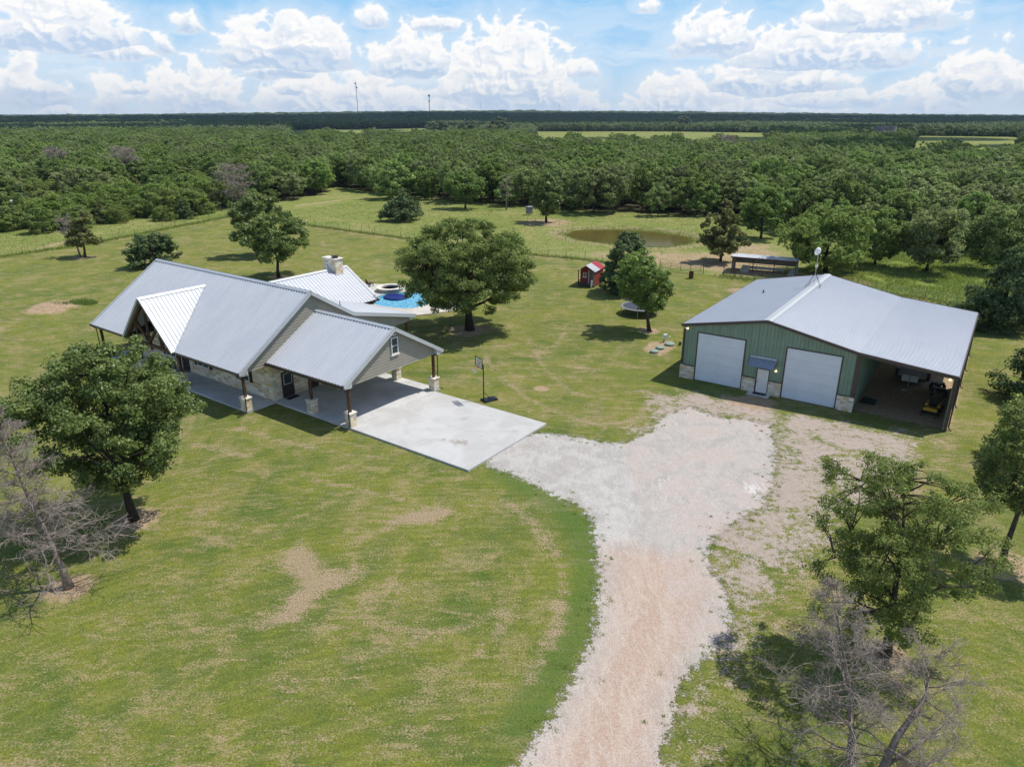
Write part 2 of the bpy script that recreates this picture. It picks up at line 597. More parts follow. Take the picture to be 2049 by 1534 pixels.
M['leaf_oak'] = leafmat('oak_leaves', (0.10, 0.165, 0.038), (0.30, 0.39, 0.095), 0.42, 0.6, 0.0, 0.2)
M['leaf_dark'] = leafmat('dark_glossy_oak_leaves', (0.08, 0.125, 0.034), (0.235, 0.30, 0.085), 0.33, 0.5, 0.004, 0.4)
M['leaf_elm'] = leafmat('elm_leaves', (0.10, 0.15, 0.035), (0.27, 0.335, 0.085), 0.4, 0.55, 0.0, 0.25)
M['leaf_bright'] = leafmat('bright_green_leaves', (0.11, 0.185, 0.042), (0.28, 0.375, 0.09), 0.4, 0.5)
M['leaf_cedar'] = leafmat('cedar_foliage', (0.07, 0.115, 0.045), (0.18, 0.25, 0.09), 0.3, 0.7, 0.0, 0.2)
M['leaf_olive'] = leafmat('olive_cedar_foliage', (0.10, 0.12, 0.04), (0.27, 0.28, 0.085), 0.3, 0.7, 0.0, 0.2)
M['leaf_forest'] = leafmat('woodland_leaves', (0.11, 0.17, 0.048), (0.325, 0.41, 0.13), 0.42, 0.6, 0.01, 0.2, 1.0)
M['leaf_far'] = leafmat('distant_woodland_leaves', (0.12, 0.165, 0.075), (0.25, 0.31, 0.14), 0.3, 0.7, 0.0, 0.1)
M['bark'] = plain('oak_bark', (0.085, 0.07, 0.055), 0.9, 0.1, 0, 0.45, 7, 0.8)
M['bark_dark'] = plain('dark_bark', (0.045, 0.037, 0.030), 0.9, 0.1, 0, 0.4, 7, 0.8)
M['bark_dead'] = plain('dead_grey_bark', (0.24, 0.195, 0.17), 0.95, 0.1, 0, 0.35, 6, 0.5)
M['twig_dead'] = plain('dead_twigs', (0.31, 0.262, 0.23), 0.95, 0.1, 0, 0.3, 2)
M['twig_grey'] = plain('silver_dead_twigs', (0.315, 0.268, 0.232), 0.95, 0.1, 0, 0.3, 2)


# ground shader driven by painted-in-place masks (attributes) and noise
def _ground():
    t = NT('ground_cover', 0.95, 0.1)
    n_big = t.noise(0.055, 4, 0.6, dist=0.5)
    n_mid = t.noise(0.42, 5, 0.62, dist=0.8)
    n_sm = t.noise(2.6, 4, 0.65)
    n_fine = t.noise(11.0, 3, 0.7)
    n_tiny = t.noise(34.0, 2, 0.7)
    streak = t.noise(1.0, 5, 0.65, vec=t.scale((0.55, 2.6, 1), rot=(0, 0, R(28))), dist=0.9)
    streak2 = t.noise(1.0, 5, 0.7, vec=t.scale((2.4, 0.7, 1), rot=(0, 0, R(-12))), dist=1.4)
    # lawn: yellow-green, grey-green and deep green sward, flecked with tan thatch
    n_m2 = t.noise(1.1, 4, 0.6, dist=0.6)
    n_b2 = t.noise(0.16, 4, 0.6, vec=t.scale((1, 1, 1), rot=(0, 0, 1.0)), dist=1.0)
    arc = t.n('ShaderNodeTexWave', wave_type='RINGS', rings_direction='Z', wave_profile='SIN')
    t.set(arc.inputs['Vector'], t.scale((0.055, 0.055, 0.0))); arc.inputs['Scale'].default_value = 3.0; arc.inputs['Distortion'].default_value = 5.0; arc.inputs['Detail'].default_value = 3; arc.inputs['Detail Scale'].default_value = 0.7
    lawn = t.mix(t.map(t.m('ADD', t.m('MULTIPLY', n_m2, 0.45), t.m('MULTIPLY', n_b2, 0.55)), 0.36, 0.64), (0.215, 0.232, 0.036), (0.135, 0.172, 0.040))
    lawn = t.mix(t.map(t.m('ADD', t.m('MULTIPLY', n_b2, 0.7), t.m('MULTIPLY', n_sm, 0.3)), 0.50, 0.70, 0, 0.7), lawn, (0.080, 0.150, 0.022))
    lawn = t.mix(t.map(t.m('ADD', t.m('MULTIPLY', n_big, 0.6), t.m('MULTIPLY', n_mid, 0.4)), 0.50, 0.66, 0, 0.6), lawn, (0.30, 0.26, 0.10))
    lawn = t.mix(t.m('MULTIPLY', t.map(arc.outputs['Fac'], 0.5, 1.0), 0.16), lawn, (0.33, 0.29, 0.12))
    th = t.m('ADD', t.m('MULTIPLY', streak, 0.34), t.m('MULTIPLY', n_fine, 0.40))
    th = t.m('ADD', th, t.m('MULTIPLY', n_sm, 0.26))
    th = t.m('ADD', th, t.m('MULTIPLY', t.m('SUBTRACT', n_mid, 0.5), 0.35))
    n_cl = t.noise(5.5, 5, 0.75, dist=0.5)
    arc2 = t.n('ShaderNodeTexWave', wave_type='RINGS', rings_direction='Z', wave_profile='SIN')
    t.set(arc2.inputs['Vector'], t.scale((0.055, 0.055, 0.0))); arc2.inputs['Scale'].default_value = 11.0; arc2.inputs['Distortion'].default_value = 7.0; arc2.inputs['Detail'].default_value = 3; arc2.inputs['Detail Scale'].default_value = 0.5
    lawn = t.hsv(lawn, v=t.map(arc2.outputs['Fac'], 0.0, 1.0, 0.93, 1.06))
    lawn = t.mix(t.map(n_cl, 0.42, 0.62, 0.0, 0.45), lawn, (0.075, 0.115, 0.022))
    lawn = t.mix(t.map(th, 0.48, 0.62, 0, 0.78), lawn, (0.36, 0.285, 0.145))
    wear = t.m('ADD', t.m('MULTIPLY', t.noise(0.11, 5, 0.65, dist=1.5), 0.5), t.m('ADD', t.m('MULTIPLY', streak, 0.2), t.m('MULTIPLY', n_cl, 0.3)))
    lawn = t.mix(t.map(wear, 0.535, 0.62, 0, 0.75), lawn, t.mix(n_fine, (0.33, 0.24, 0.135), (0.43, 0.335, 0.20)))
    # grass blades light and dark grain
    gr = t.m('ADD', t.m('MULTIPLY', n_fine, 0.5), t.m('MULTIPLY', n_tiny, 0.5))
    grain = t.map(gr, 0.32, 0.68, 0.47, 1.32)
    # lush / tall pasture
    lush = t.mix(t.map(t.m('ADD', t.m('MULTIPLY', streak, 0.5), t.m('MULTIPLY', n_mid, 0.5)), 0.4, 0.62), (0.14, 0.21, 0.036), (0.25, 0.28, 0.075))
    past = t.ramp(t.m('ADD', t.m('MULTIPLY', n_big, 0.35), t.m('ADD', t.m('MULTIPLY', n_mid, 0.35), t.m('MULTIPLY', streak, 0.3))), [(0.36, (0.13, 0.19, 0.04)), (0.47, (0.20, 0.24, 0.06)), (0.57, (0.29, 0.28, 0.10)), (0.68, (0.37, 0.31, 0.16))])
    def msk(name, amp, n, lo=-0.12, hi=0.12):
        return t.map(t.m('ADD', t.attr(name), t.m('MULTIPLY', t.m('SUBTRACT', n, 0.5), amp)), 0.5 + lo, 0.5 + hi)
    c = t.mix(msk('pasture', 0.3, n_mid), lawn, past)
    c = t.mix(msk('lush', 0.6, n_mid), c, lush)
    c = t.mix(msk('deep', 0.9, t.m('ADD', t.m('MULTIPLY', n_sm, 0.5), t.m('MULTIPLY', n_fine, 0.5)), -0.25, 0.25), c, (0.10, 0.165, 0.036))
    # dry thatch
    c = t.mix(t.m('MULTIPLY', msk('dry', 3.0, th, -0.25, 0.35), 0.85), c, t.mix(n_fine, (0.31, 0.22, 0.13), (0.47, 0.36, 0.245)))
    # dirt
    dirt = t.mix(t.map(n_sm, 0.3, 0.7), (0.36, 0.25, 0.155), (0.48, 0.36, 0.23))
    c = t.mix(msk('dirt', 1.1, t.m('ADD', t.m('MULTIPLY', n_sm, 0.5), t.m('MULTIPLY', n_mid, 0.5)), -0.2, 0.2), c, dirt)
    c = t.hsv(c, v=grain)
    # forest floor
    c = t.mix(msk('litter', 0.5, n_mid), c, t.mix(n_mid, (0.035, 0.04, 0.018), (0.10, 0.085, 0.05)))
    # gravel
    peb = t.n('ShaderNodeTexVoronoi'); t.set(peb.inputs['Vector'], t.co()); peb.inputs['Scale'].default_value = 30.0
    psep = t.n('ShaderNodeSeparateColor'); t.set(psep.inputs[0], peb.outputs['Color'])
    pv = t.map(psep.outputs[0], 0, 1, 0.80, 1.14, smooth=False)
    pv = t.m('MULTIPLY', pv, t.map(peb.outputs['Distance'], 0.25, 0.8, 1.02, 0.90))
    gw = t.mix(t.map(t.m('ADD', t.m('MULTIPLY', n_mid, 0.6), t.m('MULTIPLY', streak2, 0.4)), 0.40, 0.6), (0.39, 0.365, 0.335), (0.50, 0.475, 0.44))
    gw = t.mix(t.map(t.m('ADD', t.m('MULTIPLY', streak2, 0.65), t.m('MULTIPLY', n_sm, 0.35)), 0.56, 0.70, 0, 0.30), gw, (0.42, 0.375, 0.33))
    gr_ = t.mix(t.map(psep.outputs[1], 0.2, 0.8), (0.42, 0.285, 0.215), (0.485, 0.375, 0.295))
    gr_ = t.mix(t.map(streak2, 0.42, 0.62, 0, 0.28), gr_, (0.60, 0.55, 0.49))
    g = t.mix(t.m('MULTIPLY', msk('red', 0.5, n_mid, -0.25, 0.45), 0.9), gw, gr_)
    g = t.mix(t.m('MULTIPLY', msk('rut', 0.8, n_sm, -0.3, 0.4), 0.32), g, t.mix(t.attr('red'), (0.52, 0.49, 0.45), (0.51, 0.42, 0.345)))
    g = t.mix(t.m('MULTIPLY', msk('white', 1.8, t.m('ADD', t.m('MULTIPLY', streak2, 0.6), t.m('MULTIPLY', n_sm, 0.4)), -0.1, 0.1), 0.85), g, (0.72, 0.70, 0.67))
    g = t.hsv(g, v=pv)
    e = t.m('ADD', t.m('MULTIPLY', n_sm, 0.45), t.m('ADD', t.m('MULTIPLY', n_fine, 0.35), t.m('MULTIPLY', n_mid, 0.2)))
    gm = t.map(t.m('ADD', t.attr('gravel'), t.m('MULTIPLY', t.m('SUBTRACT', e, 0.5), 1.5)), 0.44, 0.56)
    c = t.mix(gm, c, g)
    # sparse gravel showing through grass
    e2 = t.m('ADD', t.m('MULTIPLY', n_mid, 0.40), t.m('ADD', t.m('MULTIPLY', n_sm, 0.32), t.m('MULTIPLY', n_fine, 0.28)))
    sm = t.map(t.m('ADD', t.attr('sparse'), t.m('MULTIPLY', t.m('SUBTRACT', e2, 0.5), 3.0)), 0.50, 0.74, 0, 0.85)
    sm = t.m('MULTIPLY', sm, t.map(t.attr('sparse'), 0.02, 0.15))
    c = t.mix(sm, c, t.hsv(t.mix(n_sm, (0.40, 0.30, 0.25), (0.52, 0.46, 0.42)), v=pv))
    t.col(c)
    hgt = t.m('ADD', t.m('MULTIPLY', n_fine, 0.6), t.m('MULTIPLY', n_tiny, 0.4))
    t.bump(t.m('MULTIPLY', hgt, t.map(gm, 0, 1, 1.0, 0.3)), 0.9, 0.09)
    return t.mat


M['ground'] = _ground()
# ---------------------------------------------------------------- site plan (metres, camera above the origin)
GRAVEL = [(-1.4, 44.5), (-0.9, 45.7), (0.2, 47.5), (2.0, 47.7), (3.9, 47.5), (5.6, 46.5), (7.3, 46.0), (8.5, 46.3), (10.3, 48.2), (11.9, 51.1), (14.3, 52.9), (14.9, 52.1), (16.1, 50.6), (18.3, 50.1), (19.5, 49.1), (18.6, 44.9), (16.9, 40.5), (15.2, 37.4), (13.2, 35.7), (11.3, 34.1), (10.4, 31.7), (10.5, 29.2), (10.5, 27.3), (9.2, 25.3), (7.1, 23.0), (6.1, 20.9), (5.3, 19.0), (4.6, 15.9), (-2.0, 15.9), (0.3, 19.0), (1.5, 21.4), (2.9, 24.1), (3.8, 26.6), (4.3, 29.2), (4.5, 32.2), (4.7, 35.2), (3.8, 37.4), (1.7, 39.5), (-0.1, 41.5), (-1.8, 42.2)]
RED = [(4.7, 32.7), (6.5, 33.4), (8.2, 32.7), (10.0, 32.2), (10.1, 29.6), (9.5, 27.3), (7.6, 24.1), (6.1, 20.9), (4.7, 15.9), (-2.0, 15.9), (0.5, 19.0), (1.7, 21.4), (3.1, 24.1), (4.0, 26.6), (4.5, 29.2)]
SPARSE = [(11.1, 55.3), (15.9, 56.2), (19.1, 52.6), (23.9, 50.6), (28.9, 48.2), (29.8, 46.5), (27.3, 42.6), (24.0, 39.2), (19.8, 36.2), (17.6, 33.6), (14.5, 31.3), (12.5, 28.4), (10.4, 25.0), (7.4, 21.7), (6.2, 19.8), (5.4, 17.7), (5.1, 19.8), (9.2, 25.3), (9.9, 31.7), (10.5, 34.1), (14.5, 38.0), (17.9, 44.9), (18.0, 49.1), (14.7, 51.1), (12.1, 50.1), (11.5, 51.1)]
SPARSE2 = [(20.6, 50.1), (22.3, 50.6), (22.2, 49.1), (20.9, 47.8), (19.8, 48.4)]
WHITE1 = [(15.3, 40.5), (17.0, 41.2), (16.0, 38.9), (14.6, 37.4), (14.2, 38.9), (13.5, 41.2), (11.7, 41.5), (12.5, 42.2)]
WHITE2 = [(8.7, 41.2), (10.6, 42.6), (11.4, 40.5), (9.9, 38.0), (8.1, 34.6), (7.6, 35.2)]
DIRT_RED = [(17.2, 54.7), (19.9, 55.3), (21.9, 53.8), (20.5, 52.1), (18.6, 51.1), (17.5, 52.9)]
DIRT1 = [(13.0, 67.4), (14.2, 69.9), (16.7, 70.8), (16.5, 68.2), (14.4, 65.5)]
DIRT2 = [(-57.8, 81.3), (-58.6, 86.5), (-55.6, 87.8), (-52.7, 84.8), (-53.5, 80.6)]
PATCHA = [(-7.4, 34.9), (-6.8, 36.0), (-4.9, 36.9), (-3.4, 36.7), (-4.5, 35.7), (-5.8, 35.1)]
PATCHB = [(-11.8, 26.5), (-10.7, 28.1), (-10.6, 29.6), (-12.0, 31.7), (-11.7, 33.6), (-10.9, 32.7), (-9.7, 30.9), (-7.9, 30.2), (-9.5, 29.0), (-9.9, 27.2), (-11.1, 26.5)]
BROWN = [(9.0, 120.8), (17.8, 123.1), (26.4, 123.1), (33.3, 123.1), (41.9, 134.7), (48.1, 128.1), (46.4, 114.1), (40.8, 99.4), (33.7, 99.4), (30.4, 101.7), (23.2, 107.0), (16.9, 110.9), (12.6, 115.0)]
POND = [(10.3, 140.7), (12.8, 146.5), (18.0, 147.8), (23.2, 147.8), (28.8, 145.1), (33.6, 139.4), (34.5, 134.1), (31.8, 129.7), (27.2, 127.1), (21.9, 127.1), (17.0, 130.8), (12.7, 134.1)]
PASTURE = [(-63.4, 168.7), (-46.5, 154.2), (-32.5, 143.8), (-18.2, 133.6), (3.0, 118.5), (16.8, 110.1), (22.3, 106.3), (30.9, 102.0), (45.8, 94.7), (55.5, 84.8), (66.4, 70.8), (119.0, 123.1), (81.7, 133.6), (68.5, 145.8), (54.0, 164.4), (15.8, 182.9), (-25.3, 212.4), (-52.3, 252.7), (-59.5, 226.9)]
PASTURE2 = [(-93.9, 99.4), (-84.0, 116.3), (-76.7, 128.1), (-71.9, 142.5), (-63.4, 168.7), (-59.5, 226.9), (-76.9, 188.1), (-91.5, 160.3), (-123.7, 133.6)]
LUSH = [(42.7, 104.5), (62.1, 133.6), (69.6, 128.1), (81.2, 120.8), (94.7, 114.1), (66.4, 70.8), (57.3, 84.8), (53.4, 89.9), (46.5, 96.2)]
FENCE_LEFT = [(-86.2, 112.5), (-84.0, 116.3), (-76.7, 128.1), (-71.9, 142.5), (-63.4, 168.7)]
FENCE_MID = [(-46.5, 154.2), (-32.5, 143.8), (-18.2, 133.6), (3.0, 118.5), (11.7, 114.1), (16.8, 110.1), (22.2, 105.9)]
FENCE_R = [(30.7, 102.0), (31.9, 100.3), (45.4, 93.8), (52.5, 88.3), (55.5, 84.8), (59.9, 79.5)]
TRACK_L = [(-83.4, 123.1), (-82.8, 129.2), (-78.5, 134.7)]
TRACK_M = [(-55.6, 186.0), (-50.8, 192.6), (-46.4, 199.6)]
DEEP = [(-0.8, 41.2), (2.0, 38.3), (3.9, 35.4), (4.1, 32.2), (3.6, 29.2), (2.9, 26.3), (1.4, 23.2), (0.3, 20.9)]
DRY = [[(-0.8, 38.6), (1.0, 35.7), (2.3, 32.7), (2.6, 29.2), (1.9, 26.3), (0.7, 23.2)], [(-20.4, 48.5), (-16.8, 46.5), (-11.9, 44.1), (-8.3, 43.5)], [(-22.6, 45.8), (-18.0, 43.7)], [(-13.0, 40.5), (-9.6, 39.5), (-6.8, 38.0)], [(-1.1, 59.5), (1.5, 54.2), (4.1, 51.1), (6.6, 49.1), (9.4, 50.1), (11.7, 54.2)], [(-3.3, 69.1), (-1.8, 61.5)], [(1.8, 70.8), (3.0, 61.5), (5.3, 55.3), (8.5, 54.2)], [(1.7, 65.5), (4.4, 69.1), (5.7, 73.5)], [(5.7, 60.8), (8.1, 61.5)], [(-10.1, 66.6), (-0.7, 68.7)], [(-4.4, 25.6), (-1.5, 27.0), (0.4, 27.9)], [(-1.4, 24.7), (0.1, 27.7)], [(-8.5, 31.3), (-6.8, 30.4)], [(5.4, 62.2), (7.6, 61.8)]]
CL = [(-29.7, 4.23, 5.3, 3.75), (-26.8, 3.52, 2.6, 1.38), (-32.2, 0.83, 2.5, 4.15), (-22.4, 5.26, 1.3, 1.38), (-24.1, 3.99, 1.0, 1.78), (-22.3, 0.2, 3.8, 4.15), (-27.3, 0.09, 1.8, 3.16), (-26.5, 1.34, 1.6, 0.99), (-30.8, 0.0, 1.3, 0.79), (-16.1, 3.4, 5.6, 3.95), (-10.0, 6.07, 1.4, 1.38), (-15.8, 1.28, 1.9, 2.17), (-0.5, 0.21, 6.9, 7.31), (-7.2, 2.85, 3.8, 3.95), (-12.4, 0.0, 7.3, 3.56), (5.0, 2.69, 1.4, 1.38), (5.8, 0.21, 1.6, 1.58), (14.5, 4.23, 3.8, 3.36), (21.6, 3.2, 6.6, 3.36), (24.9, 5.39, 5.5, 2.57), (12.8, 0.07, 5.0, 3.36), (18.5, 1.59, 6.2, 2.37), (31.1, 1.14, 3.3, 4.15), (22.0, 0.59, 4.9, 1.58), (28.5, 0.09, 3.7, 2.77), (9.5, 6.86, 1.2, 0.99), (-5.6, 5.65, 2.4, 0.99), (17.4, 0.0, 7.3, 1.19), (33.6, 0.82, 1.4, 3.56), (-16.7, 2.58, 3.0, 1.58), (-4.7, 0.0, 10.0, 1.58)]
BH_O, BH_R = (-2.87, 41.59), -36.0      # house frame: x along the front, y into the house
BB_O, BB_R = (15.08, 59.77), -34.6      # metal barn frame


def loc2w(o, deg, x, y):
    a = R(deg)
    return (o[0] + x * math.cos(a) - y * math.sin(a), o[1] + x * math.sin(a) + y * math.cos(a))


HL = lambda x, y: loc2w(BH_O, BH_R, x, y)
BL = lambda x, y: loc2w(BB_O, BB_R, x, y)
POOL = [(-17.9, 86.4), (-17.6, 89.5), (-16.6, 90.6), (-14.7, 91.6), (-11.5, 92.0), (-9.0, 90.9), (-8.1, 88.7), (-9.0, 86.1), (-10.6, 84.4), (-11.9, 82.7), (-14.2, 83.2), (-16.6, 84.3)]


def terrain(x, y):
    r = np.hypot(x, y); a = np.degrees(np.arctan2(x, np.maximum(y, 1e-3)))
    hill = np.exp(-(a / 24.0) ** 2) * 33 - 4
    z = hill * sstep(1500, 5200, r)
    z = z + sstep(250, 900, r) * fbm(x / 420.0, y / 420.0, 5, 2) * 3.0 + sstep(2800, 5000, r) * fbm(x / 800.0, y / 800.0, 9, 3) * 9.0
    return z


def build_ground():
    xs = [0.0]; st = 0.3
    while xs[-1] < 6500:
        if xs[-1] > 34: st *= 1.045
        xs.append(xs[-1] + st)
    xs = np.array([-q for q in xs[:0:-1]] + xs)
    ys = list(range(-300, 12, 12)) + list(np.arange(12, 62, 0.3)); st = 0.3
    while ys[-1] < 6500:
        st *= 1.022 if ys[-1] < 260 else 1.05
        ys.append(ys[-1] + st)
    ys = np.array(ys, float)
    X, Y = np.meshgrid(xs, ys); nx, ny = len(xs), len(ys)
    px, py = X.ravel(), Y.ravel()
    Z = terrain(px, py)
    near = (np.abs(px) < 130) & (py < 260) & (py > 0)
    nxp, nyp = px[near], py[near]
    z = np.zeros(len(px))

    def soft(sd, w_):  # 0.5 on the edge
        return np.clip(0.5 + sd / w_, 0, 1)

    def full(v):
        a = np.zeros(len(px)); a[near] = v
        return a
    grav = soft(poly_sd(nxp, nyp, GRAVEL), 3.0)
    A = {}
    A['gravel'] = full(grav)
    A['red'] = full(soft(poly_sd(nxp, nyp, RED) + 0.1, 4.0))
    rut = np.zeros(len(nxp))
    for cl in ([(1.6, 15), (3.2, 20.5), (5.4, 25), (7.1, 29), (7.4, 33), (6.2, 37.5), (3.0, 42), (-1.0, 45.5)], [(7.1, 29), (8.4, 34), (10.6, 39), (13.5, 43.5), (16.5, 48.5)]):
        rut = np.maximum(rut, np.clip(1 - np.abs(line_d(nxp, nyp, cl) - 0.85) / 0.42, 0, 1))
    A['rut'] = full(rut)
    A['white'] = full(np.maximum(soft(poly_sd(nxp, nyp, WHITE1), 3.5) * 0.60, soft(poly_sd(nxp, nyp, WHITE2), 4.0) * 0.50))
    sp = np.clip(0.50 + poly_sd(nxp, nyp, SPARSE) / 6.0, 0, 0.70)
    sp = np.maximum(sp, 0.8 * np.clip(0.5 + poly_sd(nxp, nyp, SPARSE2) / 0.8, 0, 1))
    bfx, bfy = BL(17.3, 10.5)
    lx = (nxp - BB_O[0]) * math.cos(R(BB_R)) + (nyp - BB_O[1]) * math.sin(R(BB_R)); ly = -(nxp - BB_O[0]) * math.sin(R(BB_R)) + (nyp - BB_O[1]) * math.cos(R(BB_R))
    lean = np.clip(0.5 + np.minimum(np.minimum(lx - 14.0, 20.9 - lx), np.minimum(ly - 0.5, 21.5 - ly)) / 1.2, 0, 1)
    gsd = poly_sd(nxp, nyp, GRAVEL)
    sp = np.maximum(sp, np.where((nxp > 7.5 + (nyp < 30) * 0) & (nyp < 52), 0.60 * np.clip(1.15 + gsd / 3.2, 0, 1), 0))
    A['sparse'] = full(sp)
    dirt = np.zeros(len(nxp))
    for pl, w_ in ((DIRT_RED, 1.6), (DIRT1, 1.5), (DIRT2, 3.0), (BROWN, 9.0)):
        dirt = np.maximum(dirt, soft(poly_sd(nxp, nyp, pl), w_) * (0.6 if pl is BROWN else 0.95))
    for cx, cy, r_ in ((-21.9, 35.7, 1.4), (-22.0, 29.4, 1.3), (16.3, 24.7, 1.1), (25.6, 31.3, 1.6), (14.9, 74.0, 1.3), (-4.6, 74.4, 2.4), (38.6, 94.0, 3.5), (30.0, 92.0, 2.0), (7.4, 156.4, 6.0), (2.5, 56.8, 0.7), (-70, 116, 2.0), (-33.6, 101, 1.5), (44.5, 98, 6), (24.0, 60.5, 1.2)):
        dirt = np.maximum(dirt, 0.85 * np.clip(1 - (np.hypot(nxp - cx, nyp - cy) / r_) ** 2 * 0.5, 0, 1))
    for ln, w_ in ((TRACK_L, 1.6), (TRACK_M, 1.5), (FENCE_MID, 0.7), (FENCE_R, 1.6)):
        dirt = np.maximum(dirt, 0.85 * np.clip(1.2 - line_d(nxp, nyp, ln) / w_, 0, 1))
    dirt = np.maximum(dirt, lean)
    A['dirt'] = full(dirt)
    dry = np.zeros(len(nxp))
    for ln in DRY:
        dry = np.maximum(dry, 0.52 * np.clip(1.25 - line_d(nxp, nyp, ln) / 0.6, 0, 1))
    for pl in (PATCHA, PATCHB):
        dry = np.maximum(dry, soft(poly_sd(nxp, nyp, pl) + 0.15, 1.6) * 1.05)
    for ln, w_ in ((FENCE_LEFT, 1.3), (FENCE_MID, 2.4)):
        dry = np.maximum(dry, 0.75 * np.clip(1.2 - line_d(nxp, nyp, ln) / w_, 0, 1))
    dp = poly_sd(nxp, nyp, POND)
    dry = np.maximum(dry, 0.7 * np.exp(-((dp + 2.0) / 2.0) ** 2))
    dry = np.maximum(dry, 0.45 * np.clip(sp * 1.6, 0, 1))
    A['dry'] = full(dry)
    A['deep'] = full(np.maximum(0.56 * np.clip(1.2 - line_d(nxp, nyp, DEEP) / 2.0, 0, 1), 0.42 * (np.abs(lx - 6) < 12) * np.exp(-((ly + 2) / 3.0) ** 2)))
    pst = np.maximum(poly_sd(nxp, nyp, PASTURE), poly_sd(nxp, nyp, PASTURE2))
    A['pasture'] = full(soft(pst, 2.0))
    A['lush'] = full(soft(poly_sd(nxp, nyp, LUSH), 5.0))
    rr = np.hypot(px, py); aa = np.degrees(np.arctan2(px, np.maximum(py, 1e-3)))
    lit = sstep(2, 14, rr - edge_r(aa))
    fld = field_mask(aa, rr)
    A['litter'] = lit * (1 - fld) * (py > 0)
    A['pasture'] = np.maximum(A['pasture'], fld)
    z = Z + 0.0
    z[near] += -0.9 * sstep(-1.5, 3.0, dp)
    # keep the lawn 1 cm low under slabs; a low earth mound left of the house
    z += 0.55 * np.exp(-(((px + 55.9) / 2.4) ** 2 + ((py - 84.2) / 2.0) ** 2)) + 0.5 * np.exp(-(((px - 30.5) / 1.8) ** 2 + ((py - 91.5) / 1.8) ** 2))
    V = np.stack([px, py, z], 1)
    i = np.arange(nx - 1)[None, :] + nx * np.arange(ny - 1)[:, None]
    i = i.ravel()
    F = np.stack([i, i + 1, i + nx + 1, i + nx], 1)
    gf = A['gravel'][F].mean(1)
    fx, fy = px[F].mean(1), py[F].mean(1)
    dtrk = np.minimum(line_d(fx, fy, TRACK_L), line_d(fx, fy, TRACK_M)) < 1.6
    kinds = np.where(gf > 0.5, 1, np.where(dtrk, 2, 0))
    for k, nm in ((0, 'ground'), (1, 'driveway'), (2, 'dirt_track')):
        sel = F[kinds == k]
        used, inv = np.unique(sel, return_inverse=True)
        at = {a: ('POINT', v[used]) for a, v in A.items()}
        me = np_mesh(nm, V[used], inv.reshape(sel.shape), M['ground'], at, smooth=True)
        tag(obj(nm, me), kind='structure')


_EA = [-90, -35.6, -32.2, -29.8, -27.9, -26.7, -23.7, -22.3, -19.9, -16.2, -14.5, -13.9, -11.7, -6.8, -4.9, -1.0, 4.9, 14.2, 18.2, 21.2, 25.4, 28.6, 31.6, 34.5, 35.9, 90]
_ER = [190, 170, 166, 169, 180, 172, 173, 187, 191, 205, 216, 237, 224, 199, 191, 183, 169, 165, 159, 150, 141, 140, 142, 141, 141, 150]


def edge_r(a):
    return np.interp(a, _EA, _ER)


def field_mask(a, r):
    w_ = 1.0 + 0.12 * np.sin(a * 1.7) + 0.06 * np.sin(a * 4.1 + 1)
    m = sstep(1.0, 2.0, a) * (1 - sstep(18.5, 19.5, a)) * sstep(440, 450, r / w_) * (1 - sstep(1020, 1050, r))
    m = np.maximum(m, sstep(27.6, 28.2, a) * (1 - sstep(33.8, 34.6, a)) * sstep(375, 390, r / w_) * (1 - sstep(860, 900, r)))
    m = np.maximum(m, sstep(-17, -16, a) * (1 - sstep(-7, -5, a)) * sstep(590, 600, r / w_) * (1 - sstep(1200, 1230, r)))
    m = np.maximum(m, sstep(-28, -27, a) * (1 - sstep(-19, -18, a)) * sstep(1500, 1550, r) * (1 - sstep(1900, 1980, r)))
    return m


build_ground()


# ---------------------------------------------------------------- pond
def _water(name, c, rough, bump, sc):
    t = NT(name, rough, 0.5)
    t.col(t.mix(t.map(t.noise(0.25, 3), 0.35, 0.65), tuple(q * 0.8 for q in c), c))
    t.bump(t.noise(sc, 3, vec=t.scale((1, 1.6, 1))), bump, 0.05)
    return t.mat


M['pond'] = _water('murky_pond_water', (0.13, 0.105, 0.026), 0.12, 0.25, 1.6)
pm_ = MB()
_pc = (22.5, 137.3)
pm_.add([(_pc[0] + (x - _pc[0]) * 1.1, _pc[1] + (y - _pc[1]) * 1.1, -0.22) for x, y in POND], [tuple(range(len(POND)))[::-1]])
tag(pm_.build('pond_water', M['pond']), kind='structure')


